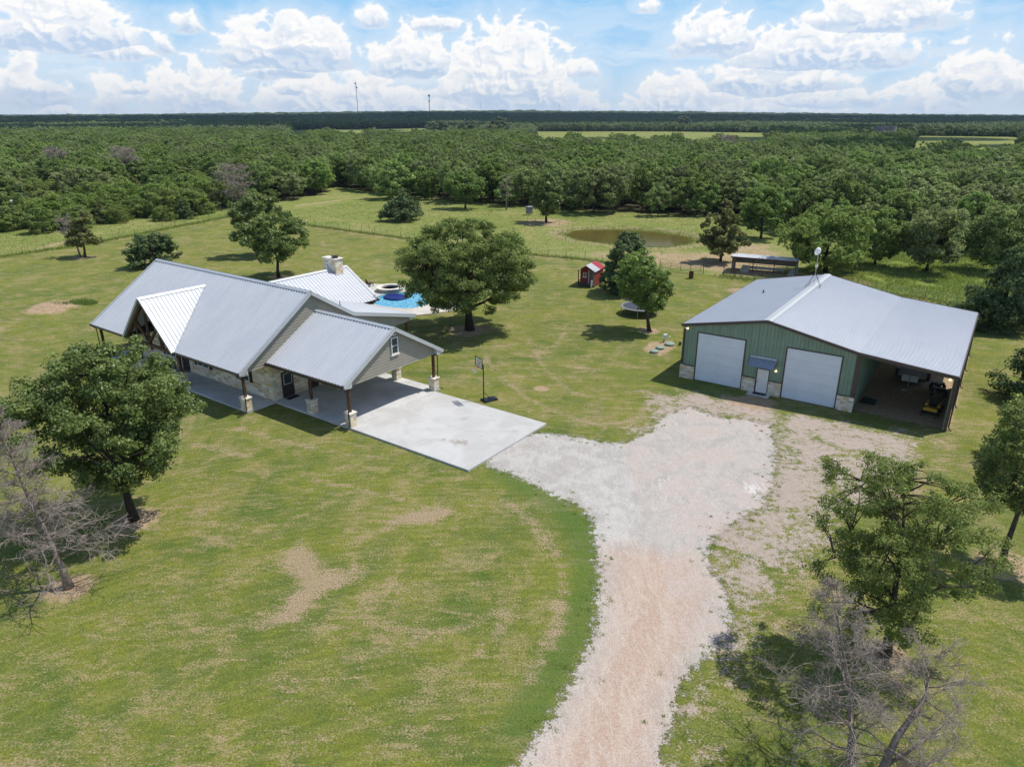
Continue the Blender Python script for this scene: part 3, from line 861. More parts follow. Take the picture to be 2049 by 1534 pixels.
# ---------------------------------------------------------------- sky: far band of cumulus outside the haze
def cloud_colours(A_, E_):
    """cumulus field over azimuth / elevation (degrees): returns rgb and cover"""
    wx = fbm(A_ * 0.35, E_ * 0.6, 11, 6, 0.5); wy = fbm(A_ * 0.35 + 40, E_ * 0.6 + 7, 21, 6, 0.5)
    def puffs(a, e, f0, seed, n=6, gain=0.5):
        s = 0; amp = 1.0; f = f0; t = 0
        for k in range(n):
            s = s + amp * (1 - np.abs(perlin(a * f + 1.3 * k, e * f * 1.3, seed + k)) * 2.4); t += amp
            amp *= gain; f *= 2.1
        return s / t
    bill = puffs(A_ + 0.5 * wx, E_ + 0.35 * wy, 0.5, 31)

    x, y = A_ + wx * 0.6, E_ + wy * 0.3
    base = np.full_like(A_, -3.0); rel = np.full_like(A_, 1.0)
    for i, (a, e, ra, re) in enumerate(CL):
        xx = (x - a) / (ra * 0.96); yy = (y - e) + 0.02 * re
        yn = np.where(yy > 0, yy / (re * 0.90), yy / (0.14 * re + 0.10))
        q = np.maximum(1 - (xx ** 2 + yn ** 2), -3) * min(1.0, 0.5 + 0.08 * ra)
        win = q > base
        rel = np.where(win, yy / re, rel)
        base = np.where(win, q, base)
    outm = np.clip(sstep(35, 42, np.abs(A_)) + sstep(8.5, 11, E_), 0, 1)
    side = fbm(A_ * 0.12 + 9, E_ * 0.4, 77, 5) * 1.6 - 0.15
    base = base * (1 - outm) + side * outm
    d = base + 0.62 * (bill - 0.44)
    al = sstep(-0.02, 0.24, d)
    # light from above and the right: compare thickness a little way towards it
    b2 = puffs(A_ + 0.5 * wx + 0.20, E_ + 0.35 * wy + 0.22, 0.5, 31)
    lit = np.clip(0.5 + (bill - b2) * 3.0, 0, 1)
    inner = sstep(0.05, 0.8, d)
    bot = sstep(0.34, -0.02, rel + 0.18 * (bill - 0.4)) * (1 - outm)
    mott = sstep(-0.15, 0.4, fbm(A_ * 0.45, E_ * 1.3, 99, 5))
    sh = 0.50 * inner * (1 - lit) + 0.66 * bot + 0.25 * mott * inner
    sh = np.clip(sh, 0, 1)
    white = np.array([1.0, 0.985, 0.965]); grey = np.array([0.52, 0.65, 0.83])
    col = white * (1 - sh[..., None]) + grey * sh[..., None]
    # thin veils
    v1 = fbm(A_ * 0.09 + 3, E_ * 0.55 + 0.3 * wy, 55, 6, 0.6); v2 = fbm(A_ * 0.3 + 3, E_ * 1.5 + wy, 65, 5, 0.6)
    veil = sstep(-0.05, 0.5, v1 + 0.4 * v2 + 0.12) * (0.35 + 0.5 * sstep(7.0, 1.0, E_))
    near = sstep(-0.9, 0.1, base + 0.3 * (bill - 0.5)) * 0.5
    veil = np.clip(np.maximum(veil, near), 0, 0.85)
    tt = (np.clip(E_ / 8.0, 0, 1) ** 0.75)[..., None]
    blue = np.array([0.66, 0.80, 0.92]) * (1 - tt) + np.array([0.27, 0.57, 0.89]) * tt
    veilc = np.array([0.80, 0.875, 0.95])
    sky_ = blue * (1 - veil[..., None]) + veilc * veil[..., None]
    hz = sstep(2.6, -0.3, E_)[..., None] * 0.38
    col = col * (1 - hz) + np.array([0.80, 0.87, 0.94]) * hz
    return sky_ * (1 - al[..., None]) + col * al[..., None]


def build_clouds():
    rad = 26000.0
    az = np.concatenate([np.arange(-180, -46, 3.0), np.arange(-46, 46, 0.06), np.arange(46, 181, 3.0)])
    el = np.concatenate([[-2.0], np.arange(-0.5, 10.0, 0.06), np.arange(10.0, 20, 0.5)])
    A_, E_ = np.meshgrid(az, el)
    col = cloud_colours(A_, E_)
    al = 1 - sstep(14.5, 19.5, E_)
    ar, er = np.radians(A_), np.radians(E_)
    V = np.stack([rad * np.sin(ar) * np.cos(er), rad * np.cos(ar) * np.cos(er), rad * np.sin(er) + H], -1).reshape(-1, 3)
    nx, ny = len(az), len(el)
    i = (np.arange(nx - 1)[None, :] + nx * np.arange(ny - 1)[:, None]).ravel()
    F = np.stack([i, i + 1, i + nx + 1, i + nx], 1)
    rgba = np.concatenate([col, al[..., None]], -1).reshape(-1, 4)
    m = bpy.data.materials.new('cumulus_sky'); m.use_nodes = True
    t = m.node_tree; t.nodes.clear()
    at = t.nodes.new('ShaderNodeAttribute'); at.attribute_name = 'cloud'
    em = t.nodes.new('ShaderNodeEmission'); em.inputs[1].default_value = 0.97
    tr = t.nodes.new('ShaderNodeBsdfTransparent'); mx = t.nodes.new('ShaderNodeMixShader'); ou = t.nodes.new('ShaderNodeOutputMaterial')
    t.links.new(at.outputs['Color'], em.inputs[0]); t.links.new(at.outputs['Alpha'], mx.inputs[0])
    t.links.new(tr.outputs[0], mx.inputs[1]); t.links.new(em.outputs[0], mx.inputs[2]); t.links.new(mx.outputs[0], ou.inputs[0])
    m.cycles.emission_sampling = 'NONE'
    me = np_mesh('sky', V, F, m, {'cloud': ('POINT', rgba)}, smooth=True)
    tag(obj('sky', me), kind='structure')


build_clouds()
# ================================================================ concrete
def slab(name, parent_o, deg, rects, z1, mat):
    b = MB()
    for r_ in rects: b.bev(r_[0], r_[1], -0.1, r_[2], r_[3], z1, 0.015)
    o = b.build(name, M[mat]); o.location = (parent_o[0], parent_o[1], 0); o.rotation_euler = (0, 0, R(deg))
    return tag(o, kind='structure')


slab('driveway_apron', BH_O, BH_R, [(-11.29, 0, 0, 9.33)], 0.15, 'concrete')
slab('carport_slab', BH_O, BH_R, [(-20.3, 0.0, -11.31, 10.1)], 0.152, 'concrete_porch')
slab('porch_slab', BH_O, BH_R, [(-43.6, -2.6, -20.2, -0.01)], 0.15, 'concrete_porch')
slab('patio', BH_O, BH_R, [(-43.6, 9.5, -20.32, 16.4), (-38, 16.42, -27.2, 20.0)], 0.15, 'concrete_porch')
slab('doorstep', BB_O, BB_R, [(6.2, -0.95, 8.0, -0.02)], 0.07, 'concrete_porch')


def annulus(name, outer, inner, z0, z1, mat, parent=None):
    """slab with a hole: top/bottom as a keyhole polygon, separate side walls"""
    b = MB()
    k = min(((i, j) for i in range(len(outer)) for j in range(len(inner))), key=lambda q: (outer[q[0]][0] - inner[q[1]][0]) ** 2 + (outer[q[0]][1] - inner[q[1]][1]) ** 2)
    def area(p): return sum(p[i][0] * p[(i + 1) % len(p)][1] - p[(i + 1) % len(p)][0] * p[i][1] for i in range(len(p)))
    o_ = outer if area(outer) > 0 else outer[::-1]
    n_ = inner if area(inner) < 0 else inner[::-1]
    i = min(range(len(o_)), key=lambda a: min((o_[a][0] - q[0]) ** 2 + (o_[a][1] - q[1]) ** 2 for q in n_))
    j = min(range(len(n_)), key=lambda a: (n_[a][0] - o_[i][0]) ** 2 + (n_[a][1] - o_[i][1]) ** 2)
    key = [o_[(i + a) % len(o_)] for a in range(len(o_) + 1)] + [n_[(j + a) % len(n_)] for a in range(len(n_) + 1)]
    import mathutils
    tri = mathutils.geometry.tessellate_polygon([[Vector((p[0], p[1], 0)) for p in o_], [Vector((p[0], p[1], 0)) for p in n_]])
    allp = o_ + n_
    fs = []
    for t_ in tri:
        a, c, d = (allp[q] for q in t_)
        cr = (c[0] - a[0]) * (d[1] - a[1]) - (c[1] - a[1]) * (d[0] - a[0])
        fs.append(tuple(t_) if cr > 0 else tuple(t_[::-1]))
    b.add([(p[0], p[1], z1) for p in allp], fs)
    for pl in (o_, n_):
        m = len(pl)
        b.add([(p[0], p[1], z0) for p in pl] + [(p[0], p[1], z1) for p in pl], [(q, (q + 1) % m, m + (q + 1) % m, m + q) for q in range(m)])
    return b.build(name, M[mat], parent)


def smooth_loop(p, it=2):
    for _ in range(it):
        q = []
        for i in range(len(p)):
            a, b = p[i], p[(i + 1) % len(p)]
            q += [(a[0] * .75 + b[0] * .25, a[1] * .75 + b[1] * .25), (a[0] * .25 + b[0] * .75, a[1] * .25 + b[1] * .75)]
        p = q
    return p


# ---- swimming pool with raised spa
def build_pool():
    e = empty('swimming_pool', (-13, 87, 0), 0, 'free-form blue swimming pool with raised round spa behind the house', 'pool')
    e.location = (0, 0, 0)
    PL = smooth_loop(POOL)
    deck = smooth_loop([(-21.8, 96.6), (-18.6, 96.4), (-15.6, 95.4), (-11.8, 94.6), (-8.0, 93.4), (-5.9, 90.5), (-5.5, 85.6), (-6.8, 82.4), (-9.5, 80.7), (-12.5, 79.6), (-16.0, 79.0), (-20.2, 80.0), (-24.6, 84.0), (-25.5, 90.0), (-24.0, 95.0)])
    tag(annulus('pool_deck', deck, PL, -0.1, 0.12, 'pooldeck'), kind='structure')
    cx, cy = np.mean(np.array(PL), 0)
    inner = [(cx + (x - cx) * 0.965, cy + (y - cy) * 0.965) for x, y in PL]
    cop = annulus('coping', PL, inner, 0.0, 0.16, 'cap', e)
    t = NT('pool_water', 0.05, 0.5)
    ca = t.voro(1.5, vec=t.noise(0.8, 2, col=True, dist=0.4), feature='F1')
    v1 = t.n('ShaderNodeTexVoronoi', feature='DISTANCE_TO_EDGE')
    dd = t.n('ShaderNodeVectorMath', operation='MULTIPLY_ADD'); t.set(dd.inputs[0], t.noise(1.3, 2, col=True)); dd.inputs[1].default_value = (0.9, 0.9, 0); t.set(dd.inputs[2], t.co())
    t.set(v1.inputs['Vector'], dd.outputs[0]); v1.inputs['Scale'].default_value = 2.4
    t.col(t.mix(t.map(v1.outputs['Distance'], 0.02, 0.14), (0.13, 0.46, 0.58), (0.018, 0.20, 0.36)))  # pale caustic light lines painted into the water colour
    t.bump(t.noise(3.0, 3), 0.3, 0.03)
    M['pool'] = t.mat
    b = MB(); b.add([(x, y, 0.05) for x, y in inner], [tuple(range(len(inner)))])
    wt_ = b.build('pool_surface', M['pool'], e)
    # spa
    sc = (-16.1, 92.3)
    b = MB(); n = 28
    b.lathe([(1.72, 0.0), (1.72, 0.42), (1.80, 0.44), (1.80, 0.52), (1.30, 0.52), (1.30, 0.0)], (sc[0], sc[1], 0.04), n, ring=True)
    sp = b.build('spa_wall', M['stone_pool'], e)
    b = MB(); b.lathe([(1.29, 0), (0.01, 0.0)], (sc[0], sc[1], 0.42), n); b.build('spa_surface', M['pool'], e)
    b = MB(); b.lathe([(1.28, 0.36), (1.28, 0.53), (1.84, 0.53), (1.84, 0.62), (1.22, 0.62), (1.22, 0.36)], (sc[0], sc[1], 0.04), n, ring=True); b.build('spa_coping', M['cap'], e)
    # dark blue float on the water
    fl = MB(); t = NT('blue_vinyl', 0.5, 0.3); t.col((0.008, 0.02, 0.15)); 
    V = []; n = 20
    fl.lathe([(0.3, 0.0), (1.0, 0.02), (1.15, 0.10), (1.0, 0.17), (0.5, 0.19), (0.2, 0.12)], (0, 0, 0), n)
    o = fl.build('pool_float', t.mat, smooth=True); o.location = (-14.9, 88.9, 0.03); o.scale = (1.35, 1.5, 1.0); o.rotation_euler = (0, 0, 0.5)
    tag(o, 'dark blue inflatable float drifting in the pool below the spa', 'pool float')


M['stone_pool'] = plain('spa_stone', (0.42, 0.36, 0.29), 0.85, 0.2, 0, 0.2, 5, 0.3)
build_pool()


# ================================================================ the ranch house
def window(parent, axis, c0, c1, z0, z1, at, out, mull=1, shutters=True, name='window'):
    """framed window proud of a wall; axis 'x': wall plane x=at and c is y; axis 'y': plane y=at and c is x"""
    def B(b, a0, a1, za, zb, d0, d1):
        lo, hi = sorted((at + out * d0, at + out * d1))
        if axis == 'x': b.box(lo, a0, za, hi, a1, zb)
        else: b.box(a0, lo, za, a1, hi, zb)
    w_ = 0.07
    b = MB()
    B(b, c0, c1, z0, z0 + w_, 0.002, 0.07); B(b, c0, c1, z1 - w_, z1, 0.002, 0.07)
    B(b, c0, c0 + w_, z0 + w_, z1 - w_, 0.002, 0.07); B(b, c1 - w_, c1, z0 + w_, z1 - w_, 0.002, 0.07)
    for k in range(mull):
        m_ = c0 + (c1 - c0) * (k + 1) / (mull + 1)
        B(b, m_ - 0.035, m_ + 0.035, z0 + w_, z1 - w_, 0.002, 0.065)
    zm = (z0 + z1) / 2
    n = mull + 1
    for k in range(n):
        a0 = c0 + (c1 - c0) * k / n + 0.07; a1 = c0 + (c1 - c0) * (k + 1) / n - 0.07
        B(b, a0 - 0.035, a1 + 0.035, zm - 0.02, zm + 0.02, 0.002, 0.06)
    f = b.build(name, M['white'], parent)
    b = MB(); B(b, c0 + w_, c1 - w_, z0 + w_, z1 - w_, 0.001, 0.025); b.build('pane', M['glass'], f)
    b = MB(); B(b, c0 - 0.08, c1 + 0.08, z0 - 0.09, z0 - 0.003, 0.001, 0.11); b.build('sill', M['cap'], f)
    if shutters:
        for a0 in (c0 - 0.45, c1 + 0.05):
            b = MB(); B(b, a0, a0 + 0.4, z0 - 0.02, z1 + 0.02, 0.003, 0.04)
            for k in range(7):
                B(b, a0 + 0.05, a0 + 0.35, z0 + 0.08 + k * (z1 - z0 - 0.1) / 7, z0 + 0.14 + k * (z1 - z0 - 0.1) / 7, 0.04, 0.055)
            b.build('shutter', M['shutter'], parent)
    return f


def ridge_cap(b, p0, p1, d1, d2, w_=0.24, lift=0.065, mi=0):
    p0, p1 = Vector(p0), Vector(p1)
    for d in (Vector(d1).normalized(), Vector(d2).normalized()):
        ax = (p1 - p0).normalized(); n = ax.cross(d)
        if n.z < 0: n = -n
        q = [p0 + n * lift, p1 + n * lift, p1 + d * w_ + n * lift, p0 + d * w_ + n * lift]
        b.prism(q, n * 0.014, mi)


def post(parent, u, v, ztop, z0=0.15):
    b = MB(); b.bev(u - 0.1, v - 0.1, 1.27, u + 0.1, v + 0.1, ztop, 0.01)
    for s_ in (-1, 1): b.beam((u + s_ * 0.0, v, ztop - 0.02), (u + s_ * 0.55, v, ztop - 0.02), 0.1, 0.06)
    p = b.build('porch_post', M['wood'], parent)
    b = MB(); b.bev(u - 0.31, v - 0.31, z0, u + 0.31, v + 0.31, 1.18, 0.02); pr = b.build('stone_pier', M['stone_small'], p)
    b = MB(); b.bev(u - 0.37, v - 0.37, 1.182, u + 0.37, v + 0.37, 1.27, 0.02); b.build('pier_cap', M['cap'], p)
    return p


M['stone_small'] = _stone('pier_limestone', 0.72)


def build_house():
    h = empty('ranch_house', (BH_O[0], BH_O[1], 0), R(BH_R), 'long limestone ranch house with ribbed silver metal roofs and attached carport', 'house')
    u0, u1 = -43.5, -20.0
    # walls
    b = MB(); b.box(-42.6, 0, 0.0, -20.32, 0.2, 3.3); b.box(-20.52, 0.2, 0.0, -20.32, 9.3, 3.3); b.box(-42.6, 0.2, 0, -42.4, 9.3, 3.3); b.box(-42.4, 9.1, 0, -20.52, 9.3, 3.3)
    b.build('stone_wall', M['stone'], h)
    # roof
    b = MB(); L1 = math.hypot(7.4, 4.99)
    b.ribs((u0, -3.0, 3.45), (1, 0, 0), (0, 7.4, 4.99), [(0, 0), (6.55, 0), (10.5, 7.22), (14.45, 0), (23.5, 0), (23.5, L1), (0, L1)], 0.352, rh=0.058, rw=0.12, off=0.1)
    L2 = math.hypot(4.4, 2.74)
    b.ribs((u1, 8.8, 5.70), (-1, 0, 0), (0, -4.4, 2.74), [(0, 0), (23.5, 0), (23.5, L2), (0, L2)], 0.352, rh=0.058, rw=0.12)
    L3 = math.hypot(7.7, 1.86)
    b.ribs((u1, 16.5, 3.84), (-1, 0, 0), (0, -7.7, 1.86), [(0, 0), (23.5, 0), (23.5, L3 + 0.02), (0, L3 + 0.02)], 0.352, rh=0.058, rw=0.12)
    main = b.build('main_roof', M['roof'], h)
    b = MB(); ridge_cap(b, (u0, 4.4, 8.44), (u1, 4.4, 8.44), (0, -7.4, -4.99), (0, 4.4, -2.74)); b.build('ridge_cap', M['roof_trim'], main)
    b = MB(); T = math.hypot(3.95, 4.05)
    b.ribs((-29.05, -3.25, 3.45), (0, 1, 0), (-3.95, 0, 4.05), [(0, 0), (0.25, 0), (6.25, T), (0, T)], 0.352, rh=0.045, rw=0.09, off=0.12)
    b.ribs((-36.95, -3.25, 3.45), (0, -1, 0), (3.95, 0, 4.05), [(0, 0), (0, T), (-6.25, T), (-0.25, 0)], 0.352, rh=0.058, rw=0.12)
    ep = b.build('entry_gable_roof', M['roof'], h)
    b = MB(); ridge_cap(b, (-33, -3.27, 7.5), (-33, 2.95, 7.5), (1, 0, -1.025), (-1, 0, -1.025), 0.2)
    b.beam((-29.0, -3.27, 3.40), (-32.97, -3.27, 7.47), 0.05, 0.2); b.beam((-37.0, -3.27, 3.40), (-33.03, -3.27, 7.47), 0.05, 0.2)
    b.build('ridge_cap', M['roof_trim'], ep)
    # valley flashing
    b = MB()
    for sx in (1, -1):
        a = Vector((-33 + sx * 3.95, -3.0, 3.45 + 0.035)); c_ = Vector((-33, 2.99, 7.5 + 0.035))
        b.prism([a, a + Vector((sx * 0.16, 0, 0)), c_ + Vector((sx * 0.1, 0.05, 0.04)), c_], (0, 0, 0.012))
    b.build('valley_flashing', M['roof_trim'], ep)
    # carport roof
    b = MB(); L4 = math.hypot(5.4, 3.15)
    b.ribs((-20.27, -0.4, 3.6), (1, 0, 0), (0, 5.4, 3.15), [(0, 0), (9.12, 0), (9.12, L4), (0, L4)], 0.352, rh=0.058, rw=0.12, off=0.1)
    b.ribs((-11.15, 10.4, 3.6), (-1, 0, 0), (0, -5.4, 3.15), [(0, 0), (9.12, 0), (9.12, L4), (0, L4)], 0.352, rh=0.058, rw=0.12)
    cp = b.build('carport_roof', M['roof'], h)
    b = MB(); ridge_cap(b, (-20.27, 5.0, 6.75), (-11.15, 5.0, 6.75), (0, -5.4, -3.15), (0, 5.4, -3.15)); b.build('ridge_cap', M['roof_trim'], cp)
    # rear wing
    b = MB(); L5 = math.hypot(4.7, 2.95)
    b.ribs((-27.7, 7.2, 3.75), (0, 1, 0), (-4.7, 0, 2.95), [(0, 0), (11.9, 0), (11.9, L5), (0, L5)], 0.41, rh=0.045, rw=0.09, off=0.1)
    b.ribs((-37.1, 19.1, 3.75), (0, -1, 0), (4.7, 0, 2.95), [(0, 0), (11.9, 0), (11.9, L5), (0, L5)], 0.41)
    rw = b.build('rear_wing_roof', M['roof'], h)
    b = MB(); ridge_cap(b, (-32.4, 7.2, 6.7), (-32.4, 19.1, 6.7), (4.7, 0, -2.95), (-4.7, 0, -2.95)); b.build('ridge_cap', M['roof_trim'], rw)
    # rake trims: one part for each roof end
    def rake(b, p, q, out):
        p, q = Vector(p), Vector(q)
        b.beam(p + Vector(out) * 0.03 - Vector((0, 0, 0.13)), q + Vector(out) * 0.03 - Vector((0, 0, 0.13)), 0.04, 0.26)
        b.beam(p - Vector(out) * 0.06 + Vector((0, 0, 0.05)), q - Vector(out) * 0.06 + Vector((0, 0, 0.05)), 0.2, 0.02)
    for pts, out in ((((u1, -3.0, 3.45), (u1, 4.4, 8.44), (u1, 8.8, 5.7), (u1, 16.5, 3.84)), (1, 0, 0)), (((u0, -3.0, 3.45), (u0, 4.4, 8.44), (u0, 8.8, 5.7), (u0, 16.5, 3.84)), (-1, 0, 0)),
                     (((-11.15, -0.4, 3.6), (-11.15, 5, 6.75), (-11.15, 10.4, 3.6)), (1, 0, 0)), (((-27.7, 19.1, 3.75), (-32.4, 19.1, 6.7), (-37.1, 19.1, 3.75)), (0, 1, 0))):
        b = MB()
        for p, q in zip(pts[:-1], pts[1:]): rake(b, p, q, out)
        # boxed eave returns
        for uu, vv, zz, sy, k in ((u1, -3.0, 3.45, 1, 0.674), (-11.15, -0.4, 3.6, 1, 0.583), (-11.15, 10.4, 3.6, -1, 0.583), (u1, 16.5, 3.84, -1, 0.24)):
            if out == (1, 0, 0) and abs(pts[0][0] - uu) < 0.01:
                b.prism([(uu - 0.3, vv + sy * 0.02, zz - 0.06), (uu - 0.3, vv + sy * 0.75, zz - 0.06 + 0.75 * k), (uu - 0.3, vv + sy * 0.75, zz - 0.34), (uu - 0.3, vv + sy * 0.02, zz - 0.26)], (0.30, 0, 0))
        b.build('rake_trim', M['roof_trim'], h)
    # siding gables
    b = MB()
    b.laps([(-2.72, 3.28), (8.8, 3.28), (8.8, 5.60), (4.4, 8.33), (-2.72, 3.55)], 'x', -20.3, 1, 0.23)
    b.laps([(8.8, 3.28), (16.15, 3.28), (16.15, 3.84), (8.8, 5.60)], 'x', -20.3, 1, 0.23)
    b.prism([(-20.42, -2.72, 3.28), (-20.42, 16.15, 3.28), (-20.42, 16.15, 3.8), (-20.42, 8.8, 5.55), (-20.42, 4.4, 8.28), (-20.42, -2.72, 3.5)], (0.115, 0, 0))
    b.prism([(-43.0, -2.72, 3.28), (-43.0, 16.15, 3.28), (-43.0, 16.15, 3.8), (-43.0, 8.8, 5.55), (-43.0, 4.4, 8.28), (-43.0, -2.72, 3.5)], (0.115, 0, 0))
    b.build('main_gable_siding', M['siding'], h)
    b = MB(); b.laps([(-0.1, 3.3), (10.1, 3.3), (10.1, 3.7), (5.0, 6.66), (-0.1, 3.7)], 'x', -11.5, 1, 0.23)
    b.prism([(-11.62, -0.1, 3.3), (-11.62, 10.1, 3.3), (-11.62, 10.1, 3.68), (-11.62, 5, 6.62), (-11.62, -0.1, 3.68)], (0.115, 0, 0))
    b.build('carport_gable_siding', M['siding'], h)
    b = MB(); b.laps([(-36.8, 3.31), (-29.2, 3.31), (-29.2, 3.4), (-33, 7.3), (-36.8, 3.4)], 'y', 0.05, -1, 0.23)
    b.prism([(-36.8, 0.06, 3.31), (-29.2, 0.06, 3.31), (-33, 0.06, 7.25)], (0, 0.1, 0))
    b.build('entry_gable_siding', M['siding'], h)
    b = MB(); b.prism([(-36.9, 18.7, 3.4), (-27.9, 18.7, 3.4), (-27.9, 18.7, 3.72), (-32.4, 18.7, 6.55), (-36.9, 18.7, 3.72)], (0, 0.1, 0)); b.build('rear_gable_siding', M['siding'], h)
    # ceilings
    for q in ((-42.9, -2.75, 3.24, -36.98, 0, 3.28), (-29.02, -2.75, 3.24, -20.45, 0, 3.28), (-20.28, 0.0, 3.26, -11.63, 10.0, 3.3), (-42.9, 9.3, 3.24, -20.45, 16.2, 3.28), (-37.0, 16.4, 3.36, -27.8, 18.68, 3.4)):
        b = MB(); b.box(*q); b.build('porch_ceiling', M['soffit'], h)
    for q in ((-43.4, -2.95, 3.2, -36.98, -2.78, 3.46), (-29.02, -2.95, 3.2, -20.05, -2.78, 3.46), (-20.28, -0.36, 3.3, -11.2, -0.2, 3.62), (-20.28, 10.2, 3.3, -11.2, 10.36, 3.62), (-43.4, 16.25, 3.5, -20.05, 16.42, 3.85)):
        b = MB(); b.box(*q); b.build('fascia', M['gutter'], h)
    # gutters
    def gut(p, q, o_):
        b = MB()
        p, q, o_ = Vector(p), Vector(q), Vector(o_)
        b.beam(p + o_ * 0.075 - Vector((0, 0, 0.075)), q + o_ * 0.075 - Vector((0, 0, 0.075)), 0.13, 0.11)
        b.beam(p + o_ * 0.14 - Vector((0, 0, 0.01)), q + o_ * 0.14 - Vector((0, 0, 0.01)), 0.018, 0.022)
        n = int((q - p).length / 0.8)
        for i in range(n + 1):
            c_ = p + (q - p) * (i / max(n, 1)); b.beam(c_ - Vector((0, 0, 0.012)), c_ + o_ * 0.15 - Vector((0, 0, 0.012)), 0.03, 0.012)
        b.build('gutter', M['gutter'], h)
    gut((-43.5, -3.0, 3.44), (-36.98, -3.0, 3.44), (0, -1, 0)); gut((-29.02, -3.0, 3.44), (-20.02, -3.0, 3.44), (0, -1, 0))
    gut((-20.25, -0.4, 3.59), (-11.18, -0.4, 3.59), (0, -1, 0)); gut((-20.25, 10.4, 3.59), (-11.18, 10.4, 3.59), (0, 1, 0))
    gut((-43.5, 16.5, 3.83), (-20.02, 16.5, 3.83), (0, 1, 0)); gut((-27.7, 16.6, 3.74), (-27.7, 19.08, 3.74), (1, 0, 0))
    for pts in ([(-11.3, -0.5, 3.5), (-11.32, -0.45, 3.3), (-11.4, 0.0, 3.0), (-11.42, 0.06, 1.5), (-11.35, -0.05, 1.25), (-11.3, -0.06, 0.3), (-11.3, -0.35, 0.12), (-11.3, -0.7, 0.08)],
                [(-20.15, -3.1, 3.35), (-20.2, -3.05, 3.1), (-20.35, -2.62, 2.8), (-20.36, -2.6, 1.5), (-20.12, -2.72, 1.3), (-20.1, -2.75, 0.3), (-20.1, -3.1, 0.12), (-20.1, -3.6, 0.08)],
                [(-11.3, 10.5, 3.5), (-11.4, 9.95, 3.2), (-11.42, 9.9, 0.3), (-11.3, 10.4, 0.1)], [(-43.3, -3.1, 3.35), (-43.1, -2.75, 3.0), (-43.05, -2.75, 0.2)]):
        b = MB(); b.path(pts, 0.045, 6); b.build('downspout', M['gutter'], h)
    for u, v, zt in ((-11.6, 0.35, 3.3), (-16.0, 0.35, 3.3), (-16.0, 9.6, 3.3), (-11.6, 9.62, 3.3), (-20.5, -2.45, 3.24), (-29.75, -2.3, 3.24), (-36.3, -2.3, 3.24), (-42.9, -2.45, 3.24), (-20.7, 15.9, 3.24), (-28.3, 15.9, 3.24), (-28.2, 18.3, 3.36)):
        post(h, u, v, zt)
    # entry truss
    b = MB(); v = -2.92
    b.beam((-36.9, v, 3.32), (-29.1, v, 3.32), 0.18, 0.26); b.beam((-33, v, 3.45), (-33, v, 7.2), 0.18, 0.18)
    b.beam((-33, v, 3.5), (-34.7, v, 5.2), 0.16, 0.18, (0, 1, 0)); b.beam((-33, v, 3.5), (-31.3, v, 5.2), 0.16, 0.18, (0, 1, 0))
    b.beam((-36.7, v, 3.42), (-33.02, v, 7.15), 0.2, 0.22, (0, 1, 0)); b.beam((-29.3, v, 3.42), (-32.98, v, 7.15), 0.2, 0.22, (0, 1, 0))
    b.beam((-34.9, v, 3.45), (-34.9, v, 5.05), 0.16, 0.16); b.beam((-31.1, v, 3.45), (-31.1, v, 5.05), 0.16, 0.16)
    b.build('timber_truss', M['wood'], h)
    b = MB(); b.lathe([(0.05, 0.1), (0.14, 0.06), (0.16, 0.0), (0.02, -0.03)], (-33, -1.4, 6.35), 12); b.beam((-33, -1.4, 6.4), (-33, -1.4, 7.3), 0.03, 0.03); b.build('pendant_lamp', M['lamp'], h)
    # openings
    window(h, 'y', -24.9, -23.45, 1.15, 2.4, 0.0, -1); window(h, 'y', -31.1, -29.3, 1.05, 2.35, 0.0, -1); window(h, 'y', -36.2, -34.6, 1.05, 2.35, 0.0, -1); window(h, 'y', -40.5, -39.0, 1.05, 2.35, 0.0, -1)
    window(h, 'x', 4.78, 5.5, 4.55, 5.9, -11.465, 1, 0, False, 'gable_window')
    b = MB(); b.box(-11.47, 4.66, 4.42, -11.455, 5.62, 6.03); b.build('gable_window_surround', plain('slate_blue_trim', (0.16, 0.19, 0.20), 0.6), h)
    for nm, a, c_, hh in (('side_door', 0.85, 2.0, 2.35), ('garage_door', 3.5, 4.5, 2.3)):
        b = MB(); b.box(-20.318, a, 0.15, -20.27, c_, hh)
        for k in range(2): b.box(-20.27, a + 0.18 + k * 0.5 * (c_ - a - 0.26), 0.35, -20.255, a + 0.4 + k * 0.5 * (c_ - a - 0.26) + 0.1, 0.95)
        d = b.build(nm, M['door'], h)
        if nm == 'side_door':
            b = MB(); b.box(-20.27, a + 0.17, 1.25, -20.24, c_ - 0.17, 2.2); g = b.build('door_light_frame', M['white'], d)
            b = MB(); b.box(-20.241, a + 0.21, 1.29, -20.232, c_ - 0.21, 2.16); b.build('door_glass', M['glass'], d)
            b = MB(); b.lathe([(0.02, 0), (0.035, 0.02), (0.02, 0.05)], (-20.2, c_ - 0.09, 1.05), 8); b.build('handle', M['galv'], d)
    b = MB(); b.box(-33.6, -0.05, 0.15, -32.5, -0.003, 2.35)
    for k in range(2): b.box(-33.45 + k * 0.48, -0.06, 0.3, -33.08 + k * 0.48, -0.05, 1.0)
    d = b.build('front_door', M['door'], h)
    b = MB(); b.box(-33.4, -0.07, 1.2, -32.7, -0.06, 2.2); b.build('door_glass', M['glass'], d)
    # chimney
    b = MB(); b.box(-32.75, 16.9, 5.4, -31.55, 17.9, 7.75); b.box(-33.6, 17.0, 5.6, -32.75, 17.8, 7.75)
    ch = b.build('chimney', M['stone_small'], h)
    b = MB(); b.bev(-32.83, 16.82, 7.752, -31.47, 17.98, 7.85, 0.02); b.bev(-33.68, 16.92, 7.752, -32.85, 17.88, 7.85, 0.02); b.build('chimney_cap', M['cap'], ch)
